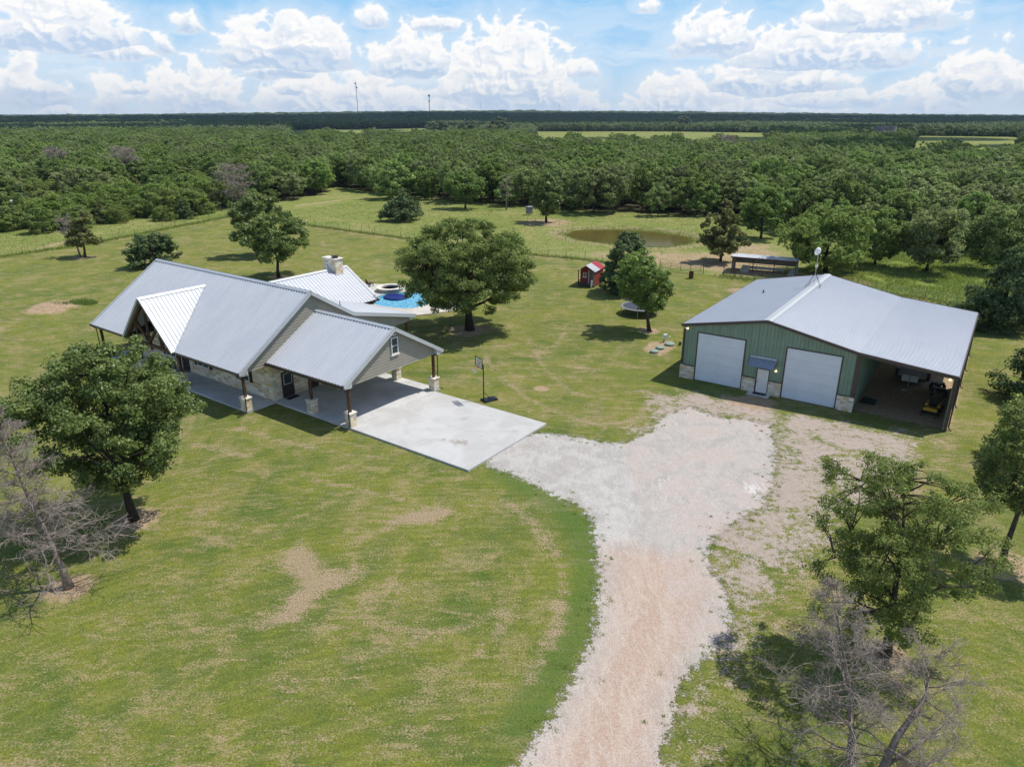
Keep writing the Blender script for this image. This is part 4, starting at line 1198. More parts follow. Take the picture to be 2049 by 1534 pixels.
    b = MB(); b.lathe([(0.3, 0), (0.3, 0.14), (0.42, 0.17), (0.42, 0.22), (0.02, 0.30)], (-32.1, 17.4, 7.85), 16); b.build('flue_hood', M['dkmetal'], ch)
    b = MB(); b.prism([(-31.5, 16.8, 6.2), (-31.5, 18.0, 6.2), (-32.9, 18.0, 7.05), (-32.9, 16.8, 7.05)], (0, 0, 0.02)); b.build('chimney_flashing', M['roof_trim'], ch)
    b = MB(); b.tube((-24.6, 11.2, 5.0), (-24.6, 11.2, 5.55), 0.04, n=8); b.lathe([(0.14, 0), (0.05, 0.12), (0.05, 0.14)], (-24.6, 11.2, 5.1), 10); b.build('vent_pipe', M['dkmetal'], h)
    # eave floods
    b = MB(); b.lathe([(0.03, 0), (0.09, 0.03), (0.09, 0.1), (0.02, 0.12)], (-11.38, 5.0, 6.08), 10); b.lathe([(0.03, 0), (0.09, 0.03), (0.09, 0.1), (0.02, 0.12)], (-11.38, 5.22, 6.06), 10); b.build('floodlight', M['white'], h)
    b = MB(); b.lathe([(0.02, 0), (0.12, 0.01), (0.12, 0.07), (0.02, 0.09)], (-11.9, -0.2, 3.2), 12); b.build('floodlight', M['white'], h)
    return h


house = build_house()


def mat_obj(x, y, rz, w_, d_, label, o=BH_O, z=0.153, m='black'):
    b = MB(); b.bev(-w_ / 2, -d_ / 2, 0, w_ / 2, d_ / 2, 0.02, 0.008)
    for k in range(6): b.box(-w_ / 2 + 0.04, -d_ / 2 + 0.05 + k * (d_ - 0.1) / 6, 0.02, w_ / 2 - 0.04, -d_ / 2 + 0.08 + k * (d_ - 0.1) / 6, 0.026)
    q = b.build('doormat', M[m]); q.location = (x, y, z); q.rotation_euler = (0, 0, rz)
    return tag(q, label, 'doormat', 'doormats at the doors')


x, y = HL(-19.85, 1.42); mat_obj(x, y, R(BH_R), 0.55, 1.1, 'black doormat on the carport slab at the side door')
x, y = HL(-33.0, -0.5); mat_obj(x, y, R(BH_R), 1.1, 0.6, 'black doormat on the front porch at the entry door')
x, y = BL(7.15, -0.42); mat_obj(x, y, R(BB_R), 1.1, 0.5, 'black doormat before the small door of the green barn', z=0.073)

# porch grill by the entry
x, y = HL(-34.6, -0.75)
g = empty('porch_bench', (x, y, 0.15), R(BH_R), 'black bench against the porch wall left of the front door', 'bench')
b = MB(); b.bev(-0.6, -0.28, 0.4, 0.6, 0.28, 0.46, 0.015); b.build('seat', M['black'], g)
b = MB()
for k in range(6): b.box(-0.55 + k * 0.2, 0.24, 0.46, -0.45 + k * 0.2, 0.28, 0.85)
b.box(-0.6, 0.23, 0.85, 0.6, 0.29, 0.92); b.build('backrest', M['black'], g)
for sx in (-0.55, 0.5):
    for sy in (-0.25, 0.2):
        b = MB(); b.box(sx, sy, 0, sx + 0.05, sy + 0.05, 0.4); b.build('leg', M['black'], g)


# ================================================================ metal barn
def build_barn():
    h = empty('metal_barn', (BB_O[0], BB_O[1], 0), R(BB_R), 'sage green metal barn with silver roof, two white overhead doors and open lean-to', 'barn')
    D = 21.0
    # front wall with notches for doors
    b = MB(); zt = 1.25
    poly = [(0, zt), (1.3, zt), (1.3, 4.35), (5.42, 4.35), (5.42, zt), (6.6, zt), (6.6, 2.15), (7.66, 2.15), (7.66, zt), (8.78, zt), (8.78, 4.35), (12.98, 4.35), (12.98, zt), (14.15, zt), (14.15, 4.82), (7.05, 6.24), (0, 4.82)]
    b.ribs((0, 0, 0), (1, 0, 0), (0, 0, 1), poly, 0.3, 0.05, 0.03, 0.07, off=0.12)
    b.ribs((14.15, 0.05, 0), (0, 1, 0), (0, 0, 1), [(0, 0.0), (D - 0.05, 0.0), (D - 0.05, 4.8), (0, 4.8)], 0.3, 0.05, 0.03, 0.07)
    b.ribs((0, D, 0), (0, -1, 0), (0, 0, 1), [(0, 0.0), (D - 0.05, 0.0), (D - 0.05, 4.8), (0, 4.8)], 0.3, 0.05, 0.03, 0.07)
    b.ribs((14.15, D, 0), (-1, 0, 0), (0, 0, 1), [(0, 0), (14.15, 0), (14.15, 4.82), (7.1, 6.24), (0, 4.82)], 0.3, 0.05, 0.03, 0.07)
    # lean-to outer wall
    b.ribs((20.55, 0.12, 0), (0, 1, 0), (0, 0, 1), [(0, 0.05), (10.4, 0.05), (10.4, 4.2), (0, 4.2)], 0.3, 0.05, 0.03, 0.07)
    b.build('green_wall', M['green'], h)
    # roof
    b = MB(); La = math.hypot(7.17, 1.45)
    b.ribs((-0.12, 21.3, 4.9), (0, -1, 0), (7.17, 0, 1.45), [(0, 0), (21.6, 0), (21.6, La), (0, La)], 0.305, 0.03, 0.05, 0.11)
    Lb = math.hypot(7.1, 1.42)
    b.ribs((14.15, -0.3, 4.93), (0, 1, 0), (-7.1, 0, 1.42), [(0, 0), (21.6, 0), (21.6, Lb), (0, Lb)], 0.305, 0.03, 0.05, 0.11)
    Lc = math.hypot(6.65, 0.58)
    b.ribs((20.8, -0.3, 4.34), (0, 1, 0), (-6.65, 0, 0.58), [(0, 0), (21.6, 0), (21.6, Lc - 0.01), (0, Lc - 0.01)], 0.305, 0.03, 0.05, 0.11)
    rf = b.build('barn_roof', M['roof_barn'], h)
    b = MB(); ridge_cap(b, (7.05, -0.32, 6.355), (7.05, 21.32, 6.355), (7.1, 0, -1.42), (-7.17, 0, -1.45), 0.34, 0.056); b.build('ridge_cap', M['roof_trim'], rf)
    b = MB(); b.lathe([(0.16, 0), (0.06, 0.14), (0.05, 0.3), (0.08, 0.32), (0.02, 0.34)], (3.0, 12.6, 5.55), 10); b.build('vent_pipe', M['dkmetal'], rf)
    # trim
    b = MB()
    for p, q in (((-0.14, -0.3, 4.84), (7.05, -0.3, 6.28)), ((7.05, -0.3, 6.28), (14.15, -0.3, 4.86)), ((14.15, -0.3, 4.86), (20.82, -0.3, 4.28))):
        b.beam(p, q, 0.05, 0.24); p2 = (p[0], 21.3, p[2]); q2 = (q[0], 21.3, q[2]); b.beam(p2, q2, 0.05, 0.24)
        b.beam((p[0], -0.13, p[2] - 0.09), (q[0], -0.13, q[2] - 0.09), 0.3, 0.02)
    b.box(-0.2, -0.3, 4.76, -0.12, 21.3, 4.9); b.box(20.8, -0.3, 4.2, 20.9, 21.3, 4.32)
    b.build('roof_trim', M['bronze'], h)
    b = MB()
    for x_ in (-0.04, 13.98): b.box(x_, -0.075, zt, x_ + 0.2, -0.031, 4.84)
    b.box(14.18, -0.07, 0, 14.3, 0.1, 4.8)
    for a, c_ in ((1.3, 5.42), (8.78, 12.98)):
        b.box(a - 0.06, -0.06, 0.0, a + 0.04, 0.0, 4.4); b.box(c_ - 0.04, -0.06, 0.0, c_ + 0.06, 0.0, 4.4); b.box(a + 0.04, -0.06, 4.31, c_ - 0.04, 0.0, 4.4)
    for a, c_ in ((0.16, 1.24), (5.48, 6.56), (7.7, 8.72), (13.04, 13.98)): b.box(a, -0.09, 1.2, c_, -0.031, 1.27)
    b.build('corner_trim', M['bronze'], h)
    # stone wainscot
    b = MB()
    for a, c_ in ((-0.06, 1.24), (5.48, 6.58), (7.69, 8.72), (13.04, 14.3)):
        b = MB(); b.box(a, -0.16, 0, c_, -0.002, 1.2); b.build('stone_wainscot', M['stone_small'], h)
    for a, c_ in ((1.34, 5.38), (8.82, 12.94)):
        b = MB(); n = 5; z_ = 0.04
        for k in range(n):
            z1 = 0.04 + (4.27) * (k + 1) / n
            b.bev(a, -0.028, z_, c_, 0.03, z1 - 0.008, 0.003); z_ = z1
        d = b.build('overhead_door', M['odoor'], h)
        b = MB(); b.box(a, -0.035, 0.0, c_, 0.02, 0.04); b.build('door_seal', M['black'], d)
    b = MB(); b.box(6.68, -0.03, 0.07, 7.6, 0.02, 2.1)
    for z_ in (0.3, 1.2): b.box(6.82, -0.038, z_, 7.46, -0.03, z_ + 0.75)
    d = b.build('entry_door', M['white'], h)
    b = MB(); b.lathe([(0.02, 0), (0.04, 0.03), (0.02, 0.07)], (6.78, -0.08, 1.0), 8); b.build('handle', M['dkmetal'], d)
    # awning
    b = MB(); b.ribs((6.0, -0.82, 2.48), (1, 0, 0), (0, 0.80, 0.62), [(0, 0), (2.1, 0), (2.1, 1.0), (0, 1.0)], 0.34, 0.02, 0.03, 0.06, off=0.18)
    aw = b.build('awning', M['awning'], h)
    b = MB(); b.tube((5.98, -0.06, 3.12), (8.12, -0.06, 3.12), 0.09, n=10)
    b.build('awning_flashing', M['roof_trim'], aw)
    for x_ in (6.05, 8.02):
        b = MB(); b.prism([(x_, -0.80, 2.45), (x_, -0.035, 3.06), (x_, -0.035, 2.45)], (0.03, 0, 0)); b.build('awning_bracket', M['bronze'], aw)
    # lean-to posts
    for v_ in (-0.12, 5.2, 10.5, 15.8, 20.8):
        b = MB(); b.box(20.57, v_, 0.0, 20.79, v_ + 0.3, 4.28); p = b.build('lean_to_post', M['bronze'], h)
        b = MB(); b.path([(20.86, v_ + 0.4, 4.2), (20.86, v_ + 0.4, 0.3), (20.95, v_ + 0.4, 0.1), (21.1, v_ + 0.4, 0.05)], 0.055, 6); b.build('downspout', M['bronze'], p)
    b = MB()
    for v_ in (0.0, 5.3, 10.6, 15.9, 20.9): b.beam((14.3, v_, 4.72), (20.6, v_, 4.16), 0.14, 0.2)
    for k in range(6): b.box(15.2 + k * 1.0, 0.1, 4.68 - 0.0875 * (k + 1) , 15.28 + k * 1.0, 20.9, 4.8 - 0.0875 * (k + 1) - 0.03)
    b.build('rafter', M['dkmetal'], h)
    for c_ in ((0.35, -0.16, 4.55), (0.15, -0.16, 4.6), (8.18, -0.2, 2.2), (20.3, -0.22, 4.02)):
        b = MB(); b.lathe([(0.03, -0.06), (0.10, -0.02), (0.11, 0.05), (0.03, 0.09)], c_, 12)
        lit = c_[0] != 0.15
        b.beam((c_[0], c_[1], c_[2] + 0.08), (c_[0], -0.04, c_[2] + 0.1), 0.04, 0.04)
        b.build('wall_light', M['lamp'] if lit else M['white'], h)
    b = MB(); b.bev(20.8, 1.2, 1.0, 20.92, 1.55, 1.6, 0.02); b.bev(20.8, 1.2, 0.55, 20.9, 1.45, 0.8, 0.02); b.tube((20.85, 1.35, 0), (20.85, 1.35, 1.0), 0.025, n=6); b.build('meter_box', M['galv'], h)
    return h


M['roof_barn'] = _roof('barn_roof_metal', (0.59, 0.605, 0.63), (0.63, 0.64, 0.66))
barn = build_barn()
# ================================================================ freestanding objects
def dish():
    x, y = BL(7.05, 15.0)
    e = empty('dish_antenna', (x, y, 6.4), R(BB_R), 'white round dish antenna on a tripod mast astride the barn ridge', 'antenna')
    b = MB(); b.tube((0, 0, 0.1), (0, 0, 3.1), 0.03, n=8); b.tube((0, 0, 1.6), (0, 0, 2.2), 0.045, n=8); b.build('mast', M['galv'], e)
    for dx, dy, dz in ((-0.65, -0.35, -0.17), (0.65, -0.35, -0.17), (-0.55, 0.5, -0.15), (0.55, 0.5, -0.15)):
        b = MB(); b.tube((dx, dy, dz + 0.08), (0, 0, 1.25), 0.02, n=6); b.lathe([(0.07, 0), (0.07, 0.02)], (dx, dy, dz + 0.08), 8); b.build('leg', M['dkmetal'], e)
    b = MB(); b.bev(-0.12, -0.1, 1.75, 0.12, 0.1, 2.0, 0.02); b.build('radio_box', plain('cream_plastic', (0.62, 0.56, 0.38), 0.5), e)
    n = 24; prof = [(0.02, 0.0), (0.2, 0.015), (0.33, 0.06), (0.38, 0.12), (0.38, 0.15), (0.02, 0.17)]
    b = MB(); b.lathe(prof, (0, 0, 0), n)
    d = b.build('dish', M['white'], e, smooth=True); d.location = (0, 0.0, 3.25); d.rotation_euler = (R(82), 0, R(200 - BB_R))


def hoop():
    e = empty('basketball_hoop', (-2.31, 53.85, 0), R(-36 + 200), 'portable basketball hoop with clear backboard beside the concrete apron', 'basketball hoop')
    e.rotation_euler = (0, 0, 0)
    d = Vector((-0.86, -0.5, 0)).normalized(); s_ = Vector((-d.y, d.x, 0))   # d: towards the court, s_: sideways
    P = lambda a, c, z: d * a + s_ * c + Vector((0, 0, z))
    b = MB()
    b.prism([P(0.1, -0.42, 0), P(0.1, 0.42, 0), P(-0.55, 0.36, 0), P(-1.15, 0.36, 0), P(-1.15, -0.36, 0), P(-0.55, -0.36, 0)], (0, 0, 0.12))
    b.prism([P(-0.55, -0.30, 0.12), P(-0.55, 0.30, 0.12), P(-1.1, 0.30, 0.12), P(-1.1, -0.30, 0.12)], (0, 0, 0.06))
    b.prism([P(0.05, -0.36, 0.12), P(0.05, 0.36, 0.12), P(-0.4, 0.30, 0.12), P(-0.4, -0.30, 0.12)], (0, 0, 0.05))
    b.build('base', plain('navy_black_plastic', (0.02, 0.026, 0.042), 0.4, 0.5), e)
    b = MB(); b.tube(P(0, 0, 0.1), P(0.0, 0, 3.15), 0.05, 0.045, 10); b.tube(P(0, 0, 2.9), P(0.38, 0, 3.35), 0.025, n=6); b.tube(P(0, 0, 3.12), P(0.38, 0, 3.7), 0.025, n=6)
    for c_ in (-0.25, 0.25): b.tube(P(-0.6, c_, 0.15), P(0.0, 0, 0.85), 0.014, n=6)
    b.build('pole', M['black'], e)
    b = MB(); w_, z0, z1 = 0.62, 3.02, 3.86
    F_ = lambda c0, za, c1, zb, t0=0.38, t1=0.42: b.prism([P(t0, c0, za), P(t0, c1, za), P(t0, c1, zb), P(t0, c0, zb)], d * (t1 - t0))
    F_(-w_, z0, w_, z0 + 0.04); F_(-w_, z1 - 0.04, w_, z1); F_(-w_, z0 + 0.04, -w_ + 0.04, z1 - 0.04); F_(w_ - 0.04, z0 + 0.04, w_, z1 - 0.04)
    bf = b.build('backboard_frame', M['black'], e)
    t = NT('acrylic_board', 0.15, 0.5); t.col((0.62, 0.66, 0.66)); tr = t.n('ShaderNodeBsdfTransparent'); mx = t.n('ShaderNodeMixShader'); mx.inputs[0].default_value = 0.38
    t.t.links.new(tr.outputs[0], mx.inputs[1]); t.t.links.new(t.p.outputs[0], mx.inputs[2]); t.t.links.new(mx.outputs[0], t.out.inputs[0])
    b = MB(); F_(-w_ + 0.04, z0 + 0.04, w_ - 0.04, z1 - 0.04, 0.395, 0.402); b.build('backboard', t.mat, e)
    b = MB()
    for c0, za, c1, zb in ((-0.28, 3.14, 0.28, 3.16), (-0.28, 3.54, 0.28, 3.56), (-0.28, 3.16, -0.26, 3.54), (0.26, 3.16, 0.28, 3.54), (-0.52, 3.1, -0.5, 3.78), (0.5, 3.1, 0.52, 3.78)): F_(c0, za, c1, zb, 0.403, 0.41)
    for c0, c1 in ((-0.1, -0.03), (0.1, 0.03)):
        b.beam(P(0.407, c0 * 1.6, 3.5), P(0.407, c1, 3.25), 0.02, 0.02)
    b.build('board_marking', M['dkmetal'], e)
    b = MB(); n = 20; c0 = P(0.42 + 0.35, 0, 3.05)
    pts = [c0 + d * (0.23 * math.cos(2 * math.pi * k / n)) + s_ * (0.23 * math.sin(2 * math.pi * k / n)) for k in range(n)]
    for k in range(n): b.tube(pts[k], pts[(k + 1) % n], 0.012, n=6, caps=False)
    b.beam(P(0.42, 0, 3.05), P(0.56, 0, 3.05), 0.12, 0.03)
    rim = b.build('rim', plain('orange_rim', (0.55, 0.10, 0.03), 0.5), e)
    b = MB(); m_ = 12
    for k in range(m_):
        for sg in (1, -1):
            a0 = 2 * math.pi * k / m_; r_ = [0.22, 0.17, 0.14, 0.13]; q = []
            for j in range(4):
                a = a0 + sg * j * math.pi / m_; q.append(c0 + d * (r_[j] * math.cos(a)) + s_ * (r_[j] * math.sin(a)) - Vector((0, 0, 0.14 * j)))
            b.path(q, 0.006, 4)
    b.build('net', M['white'], rim)


def playhouse():
    e = empty('playhouse', (8.95, 95.5, 0), R(-26), 'small red playhouse shed with porch and half white half red roof', 'shed')
    red = plain('barn_red_paint', (0.29, 0.04, 0.036), 0.7, 0.3, 0, 0.12, 5); W_, D_ = 2.35, 3.7
    b = MB()
    for x_ in (0.1, W_ - 0.25): b.box(x_, 0.0, 0, x_ + 0.15, D_, 0.14)
    b.box(0, 0, 0.14, W_, D_, 0.22); b.build('floor', plain('grey_deck_wood', (0.10, 0.095, 0.10), 0.8), e)
    b = MB()
    b.box(0, 1.0, 0.22, 0.06, D_, 2.2); b.box(W_ - 0.06, 0.25, 0.22, W_, D_, 2.2); b.box(0.06, D_ - 0.06, 0.22, W_ - 0.06, D_, 2.2)
    b.box(0.06, 1.0, 0.22, 1.25, 1.06, 2.2); b.box(2.0, 1.0, 0.22, W_ - 0.06, 1.06, 2.2); b.prism([(0, 1.0, 2.2), (W_, 1.0, 2.2), (W_ / 2, 1.0, 2.82)], (0, 0.06, 0)); b.prism([(0, D_ - 0.06, 2.2), (W_, D_ - 0.06, 2.2), (W_ / 2, D_ - 0.06, 2.82)], (0, 0.06, 0))
    for k in range(12): b.box(W_, 0.3 + k * 0.28, 0.24, W_ + 0.012, 0.33 + k * 0.28, 2.18)
    b.build('wall', red, e)
    b = MB(); L_ = math.hypot(W_ / 2 + 0.2, 0.78)
    hw = W_ / 2 + 0.2
    def pan(bb, y0, y1, right):
        if right: bb.ribs((W_ + 0.2, y0, 2.18), (0, 1, 0), (-hw, 0, 0.78), [(0, 0), (y1 - y0, 0), (y1 - y0, L_), (0, L_)], 0.22, 0.025, 0.02, 0.04)
        else: bb.ribs((-0.2, y1, 2.18), (0, -1, 0), (hw, 0, 0.78), [(0, 0), (y1 - y0, 0), (y1 - y0, L_), (0, L_)], 0.22, 0.025, 0.02, 0.04)
    pan(b, -0.15, 1.9, True); pan(b, -0.15, D_ + 0.15, False); b.build('white_roof_panel', M['roof'], e)
    b = MB(); pan(b, 1.91, D_ + 0.15, True); b.build('red_roof_panel', plain('red_roof_metal', (0.42, 0.05, 0.07), 0.45, 0.4, 0, 0.1), e)
    for x_ in (0.02, W_ - 0.12):
        b = MB(); b.box(x_, 0.02, 0.22, x_ + 0.1, 0.12, 2.25); b.build('porch_post', M['wood'] if x_ < 1 else M['siding'], e)
    b = MB(); b.box(1.27, 0.985, 0.24, 1.98, 1.03, 2.1); d = b.build('door', plain('weathered_door', (0.17, 0.15, 0.12), 0.8, 0.2, 0, 0.4, 3), e)
    b = MB(); b.box(1.17, 0.97, 0.22, 1.265, 1.0, 2.15); b.box(1.985, 0.97, 0.22, 2.07, 1.0, 2.15); b.build('door_frame', M['white'], d)
    window(e, 'y', 0.42, 0.88, 1.15, 1.75, 0.995, -1, 0, False)
    b = MB(); b.box(0.12, 0.03, 0.85, 1.0, 0.08, 0.92)
    for k in range(7): b.box(0.14 + k * 0.13, 0.035, 0.22, 0.18 + k * 0.13, 0.075, 0.85)
    b.build('railing', M['wood'], e)
    # white bucket figure on the porch
    b = MB(); b.lathe([(0.10, 0), (0.14, 0.3), (0.15, 0.32), (0.13, 0.34), (0.02, 0.34)], (0, 0, 0), 14); b.lathe([(0.05, 0.34), (0.11, 0.42), (0.12, 0.5), (0.07, 0.58), (0.01, 0.6)], (0, 0, 0), 14)
    x, y = loc2w((8.95, 95.5), -26, 2.1, -0.25)
    o = b.build('milk_can', M['white'], smooth=True); o.location = (x, y, 0); o.scale = (1, 1, 1.7); tag(o, 'white milk can standing at the front corner of the red playhouse', 'milk can')


def loafing_shed():
    e = empty('livestock_shed', (32.5, 104.4, 0), R(-25.5), 'open fronted grey metal livestock shed behind the barn', 'shed')
    W_, D_ = 8.9, 3.9
    b = MB()
    b.ribs((0, 0.05, 0), (0, 1, 0), (0, 0, 1), [(0, 0.05), (D_, 0.05), (D_, 2.15), (0, 2.4)], 0.3, 0.03, 0.03, 0.07)
    b.ribs((W_, 0.05, 0), (0, 1, 0), (0, 0, 1), [(0, 0.05), (D_, 0.05), (D_, 2.15), (0, 2.4)], 0.3, 0.03, 0.03, 0.07)
    b.ribs((0, D_, 0), (1, 0, 0), (0, 0, 1), [(0, 0.9), (W_, 0.9), (W_, 2.1), (0, 2.1)], 0.3, 0.03, 0.03, 0.07)
    b.build('wall', plain('weathered_galvanised_wall', (0.30, 0.32, 0.32), 0.5, 0.4, 0.2, 0.15), e)
    b = MB(); L_ = math.hypot(3.3, 0.42)
    b.ribs((-0.15, -0.25, 2.45), (1, 0, 0), (0, 1.0, 0.16), [(0, 0), (W_ + 0.3, 0), (W_ + 0.3, 1.012), (0, 1.012)], 0.3)
    b.ribs((W_ + 0.15, D_ + 0.15, 2.18), (-1, 0, 0), (0, -3.3, 0.42), [(0, 0), (W_ + 0.3, 0), (W_ + 0.3, L_), (0, L_)], 0.3)
    b.build('roof', M['roof'], e)
    b = MB(); b.box(-0.2, -0.3, 2.22, W_ + 0.2, -0.26, 2.42); b.box(-0.2, -0.3, 2.22, -0.16, D_, 2.42); b.build('trim', M['rust'], e)
    for x_ in (0.0, W_ * 0.33, W_ * 0.66, W_ - 0.1):
        b = MB(); b.box(x_, -0.02, 0, x_ + 0.1, 0.08, 2.38); b.build('post', M['rust'], e)
    b = MB()
    for z_ in (0.9, 1.6): b.box(0.05, D_ - 0.12, z_, W_ - 0.05, D_ - 0.05, z_ + 0.08)
    b.build('girt', M['dkmetal'], e)
    # feeders and sheets inside
    f = empty('feed_trough', (*loc2w((32.5, 104.4), -25.5, 2.2, 2.6), 0), R(-25.5), 'long slatted feed trough along the back wall inside the livestock shed', 'feed trough')
    b = MB(); b.box(0, 0, 0.3, 4.9, 0.5, 0.36); b.box(0, 0, 0.36, 4.9, 0.04, 0.62); b.box(0, 0.46, 0.36, 4.9, 0.5, 0.62); b.build('trough', M['galv'], f)
    for k in range(6):
        b = MB(); b.box(0.02 + k * 0.95, 0, 0, 0.09 + k * 0.95, 0.5, 0.3); b.build('leg', M['galv'], f)
        b = MB(); b.box(0.02 + k * 0.95, 0, 0.62, 0.07 + k * 0.95, 0.05, 0.95); b.build('upright', M['galv'], f)
    b = MB(); b.box(0, 0, 0.95, 4.85, 0.05, 1.0); b.build('rail', M['galv'], f)
    for i, (xx, lb) in enumerate(((1.0, 'pale sheet panel leaning in the left end of the livestock shed'), (7.7, 'pale sheet panel leaning in the right end of the livestock shed'))):
        b = MB(); b.prism([(0, 0, 0), (1.3, 0, 0), (1.3, 0.5, 0.95), (0.35, 0.5, 0.95)], (0, 0.03, 0)); 
        for k in range(4): b.box(0.1 + k * 0.3, -0.012, 0.02, 0.14 + k * 0.3, 0.0, 0.06)
        o = b.build('sheet_panel', plain('pale_grey_sheet', (0.42, 0.42, 0.40), 0.7)); p = loc2w((32.5, 104.4), -25.5, xx, 1.2); o.location = (p[0], p[1], 0); o.rotation_euler = (0, 0, R(-25.5 if i == 0 else -40))
        tag(o, lb, 'metal sheet')


def barrel(x, y):
    b = MB(); b.lathe([(0.28, 0), (0.29, 0.03), (0.28, 0.06), (0.28, 0.28), (0.295, 0.30), (0.28, 0.32), (0.28, 0.58), (0.295, 0.60), (0.28, 0.62), (0.28, 0.86), (0.29, 0.88), (0.25, 0.88), (0.25, 0.5), (0.02, 0.5)], (0, 0, 0), 20)
    o = b.build('burn_barrel', M['rust'], smooth=False); o.location = (x, y, 0); o.scale = (1.15, 1.15, 1.15)
    tag(o, 'rusty open steel barrel on the lawn near the pipe gate', 'barrel')


def gate():
    p0, p1 = Vector((22.2, 105.9, 0)), Vector((28.0, 103.1, 0)); d = (p1 - p0).normalized()
    for nm, lb in (('pipe_gate', 'closed brown pipe gate of five rails across the pasture entrance'),):
        e = empty(nm, p0, 0, lb, 'gate')
        b = MB(); L_ = (p1 - p0).length - 0.35
        for k in range(6): b.tube(d * 0.15 + Vector((0, 0, 0.25 + 0.2 * k)), d * L_ + Vector((0, 0, 0.25 + 0.2 * k)), 0.022, n=6)
        b.build('rail', M['pole_rust'], e)
        b = MB()
        for f in (0.02, 0.25, 0.5, 0.75, 1.0): b.tube(d * (0.15 + (L_ - 0.15) * f) + Vector((0, 0, 0.2)), d * (0.15 + (L_ - 0.15) * f) + Vector((0, 0, 1.3)), 0.025, n=6)
        b.build('upright', M['pole_rust'], e)
    e = empty('pipe_fence', p0, 0, 'brown pipe fence with diagonal brace running from the gate toward the livestock shed', 'fence')
    for q in (Vector((0, 0, 0)), p1 - p0, Vector((30.7, 102.0, 0)) - p0, Vector((31.8, 100.4, 0)) - p0):
        b = MB(); b.tube(q, q + Vector((0, 0, 1.5)), 0.055, n=8); b.lathe([(0.06, 0), (0.04, 0.04), (0.01, 0.05)], q + Vector((0, 0, 1.5)), 8); b.build('post', M['pole_rust'], e)
    q0, q1 = p1 - p0, Vector((30.7, 102.0, 0)) - p0
    b = MB(); b.tube(q0 + Vector((0, 0, 1.3)), q1 + Vector((0, 0, 1.3)), 0.03, n=6); b.tube(q1 + Vector((0, 0, 1.25)), q1 + (q0 - q1) * 0.02 + (Vector((33.2, 101.2, 0)) - Vector((30.7, 102.0, 0))) + Vector((0, 0, 0.1)), 0.03, n=6)
    b.build('brace', M['pole_rust'], e)


def wire_fence(pts, label, sp=3.4, hgt=1.25, mat='pole_rust', seed=1):
    rnd = random.Random(seed)
    e = empty('wire_fence', (pts[0][0], pts[0][1], 0), 0, label, 'fence')
    o = Vector((pts[0][0], pts[0][1], 0)); P = []
    for a, c in zip(pts[:-1], pts[1:]):
        a, c = Vector((*a, 0)), Vector((*c, 0)); n = max(1, round((c - a).length / sp))
        P += [a + (c - a) * (k / n) for k in range(n)]
    P.append(Vector((*pts[-1], 0)))
    b0 = MB(); b0.tube((0, 0, -0.05), (0, 0, hgt), 0.035, 0.03, n=6); b0.box(-0.05, -0.01, 0.0, 0.05, 0.01, 0.15)
    m = None
    for i, p in enumerate(P[:98]):
        if m is None:
            q = b0.build('post', M[mat], e); m = q
        else:
            q = m.copy(); C.objects.link(q); q.parent = e
        q.location = p - o; q.rotation_euler = (rnd.gauss(0, 0.04), rnd.gauss(0, 0.04), rnd.random() * 6)
        q.scale = (1, 1, rnd.uniform(0.9, 1.12))
    b = MB()
    for z_ in (0.3, 0.6, 0.9, 1.15):
        b.path([p - o + Vector((0, 0, z_)) for p in P], 0.008, 3)
    b.build('wire', M['galv'], e)


def trampoline():
    e = empty('trampoline', (15.1, 81.1, 0), 0, 'round black trampoline with white edge ring and net poles behind the tree', 'trampoline')
    r_ = 2.35; n = 32
    b = MB(); b.lathe([(0.02, 0.93), (2.06, 0.93), (2.06, 0.95), (0.02, 0.95)], (0, 0, 0), n); b.build('jumping_mat', plain('grey_blue_mat', (0.055, 0.065, 0.09), 0.6), e)
    b = MB(); b.lathe([(2.08, 0.96), (r_, 0.96), (r_ + 0.03, 0.93), (r_, 0.90), (2.08, 0.93)], (0, 0, 0), n, ring=True); b.build('edge_pad', plain('grey_pad', (0.22, 0.22, 0.22), 0.6), e)
    for k in range(6):
        a = 2 * math.pi * (k + 0.2) / 6; c_, s_ = math.cos(a), math.sin(a)
        b = MB(); b.tube((c_ * r_, s_ * r_, 0.92), (c_ * r_, s_ * r_, 0.02), 0.025, n=6); b.tube((c_ * (r_ + 0.04), s_ * (r_ + 0.04), 0.3), (c_ * (r_ + 0.04), s_ * (r_ + 0.04), 2.6), 0.018, n=6)
        b.build('net_pole', M['galv'], e)


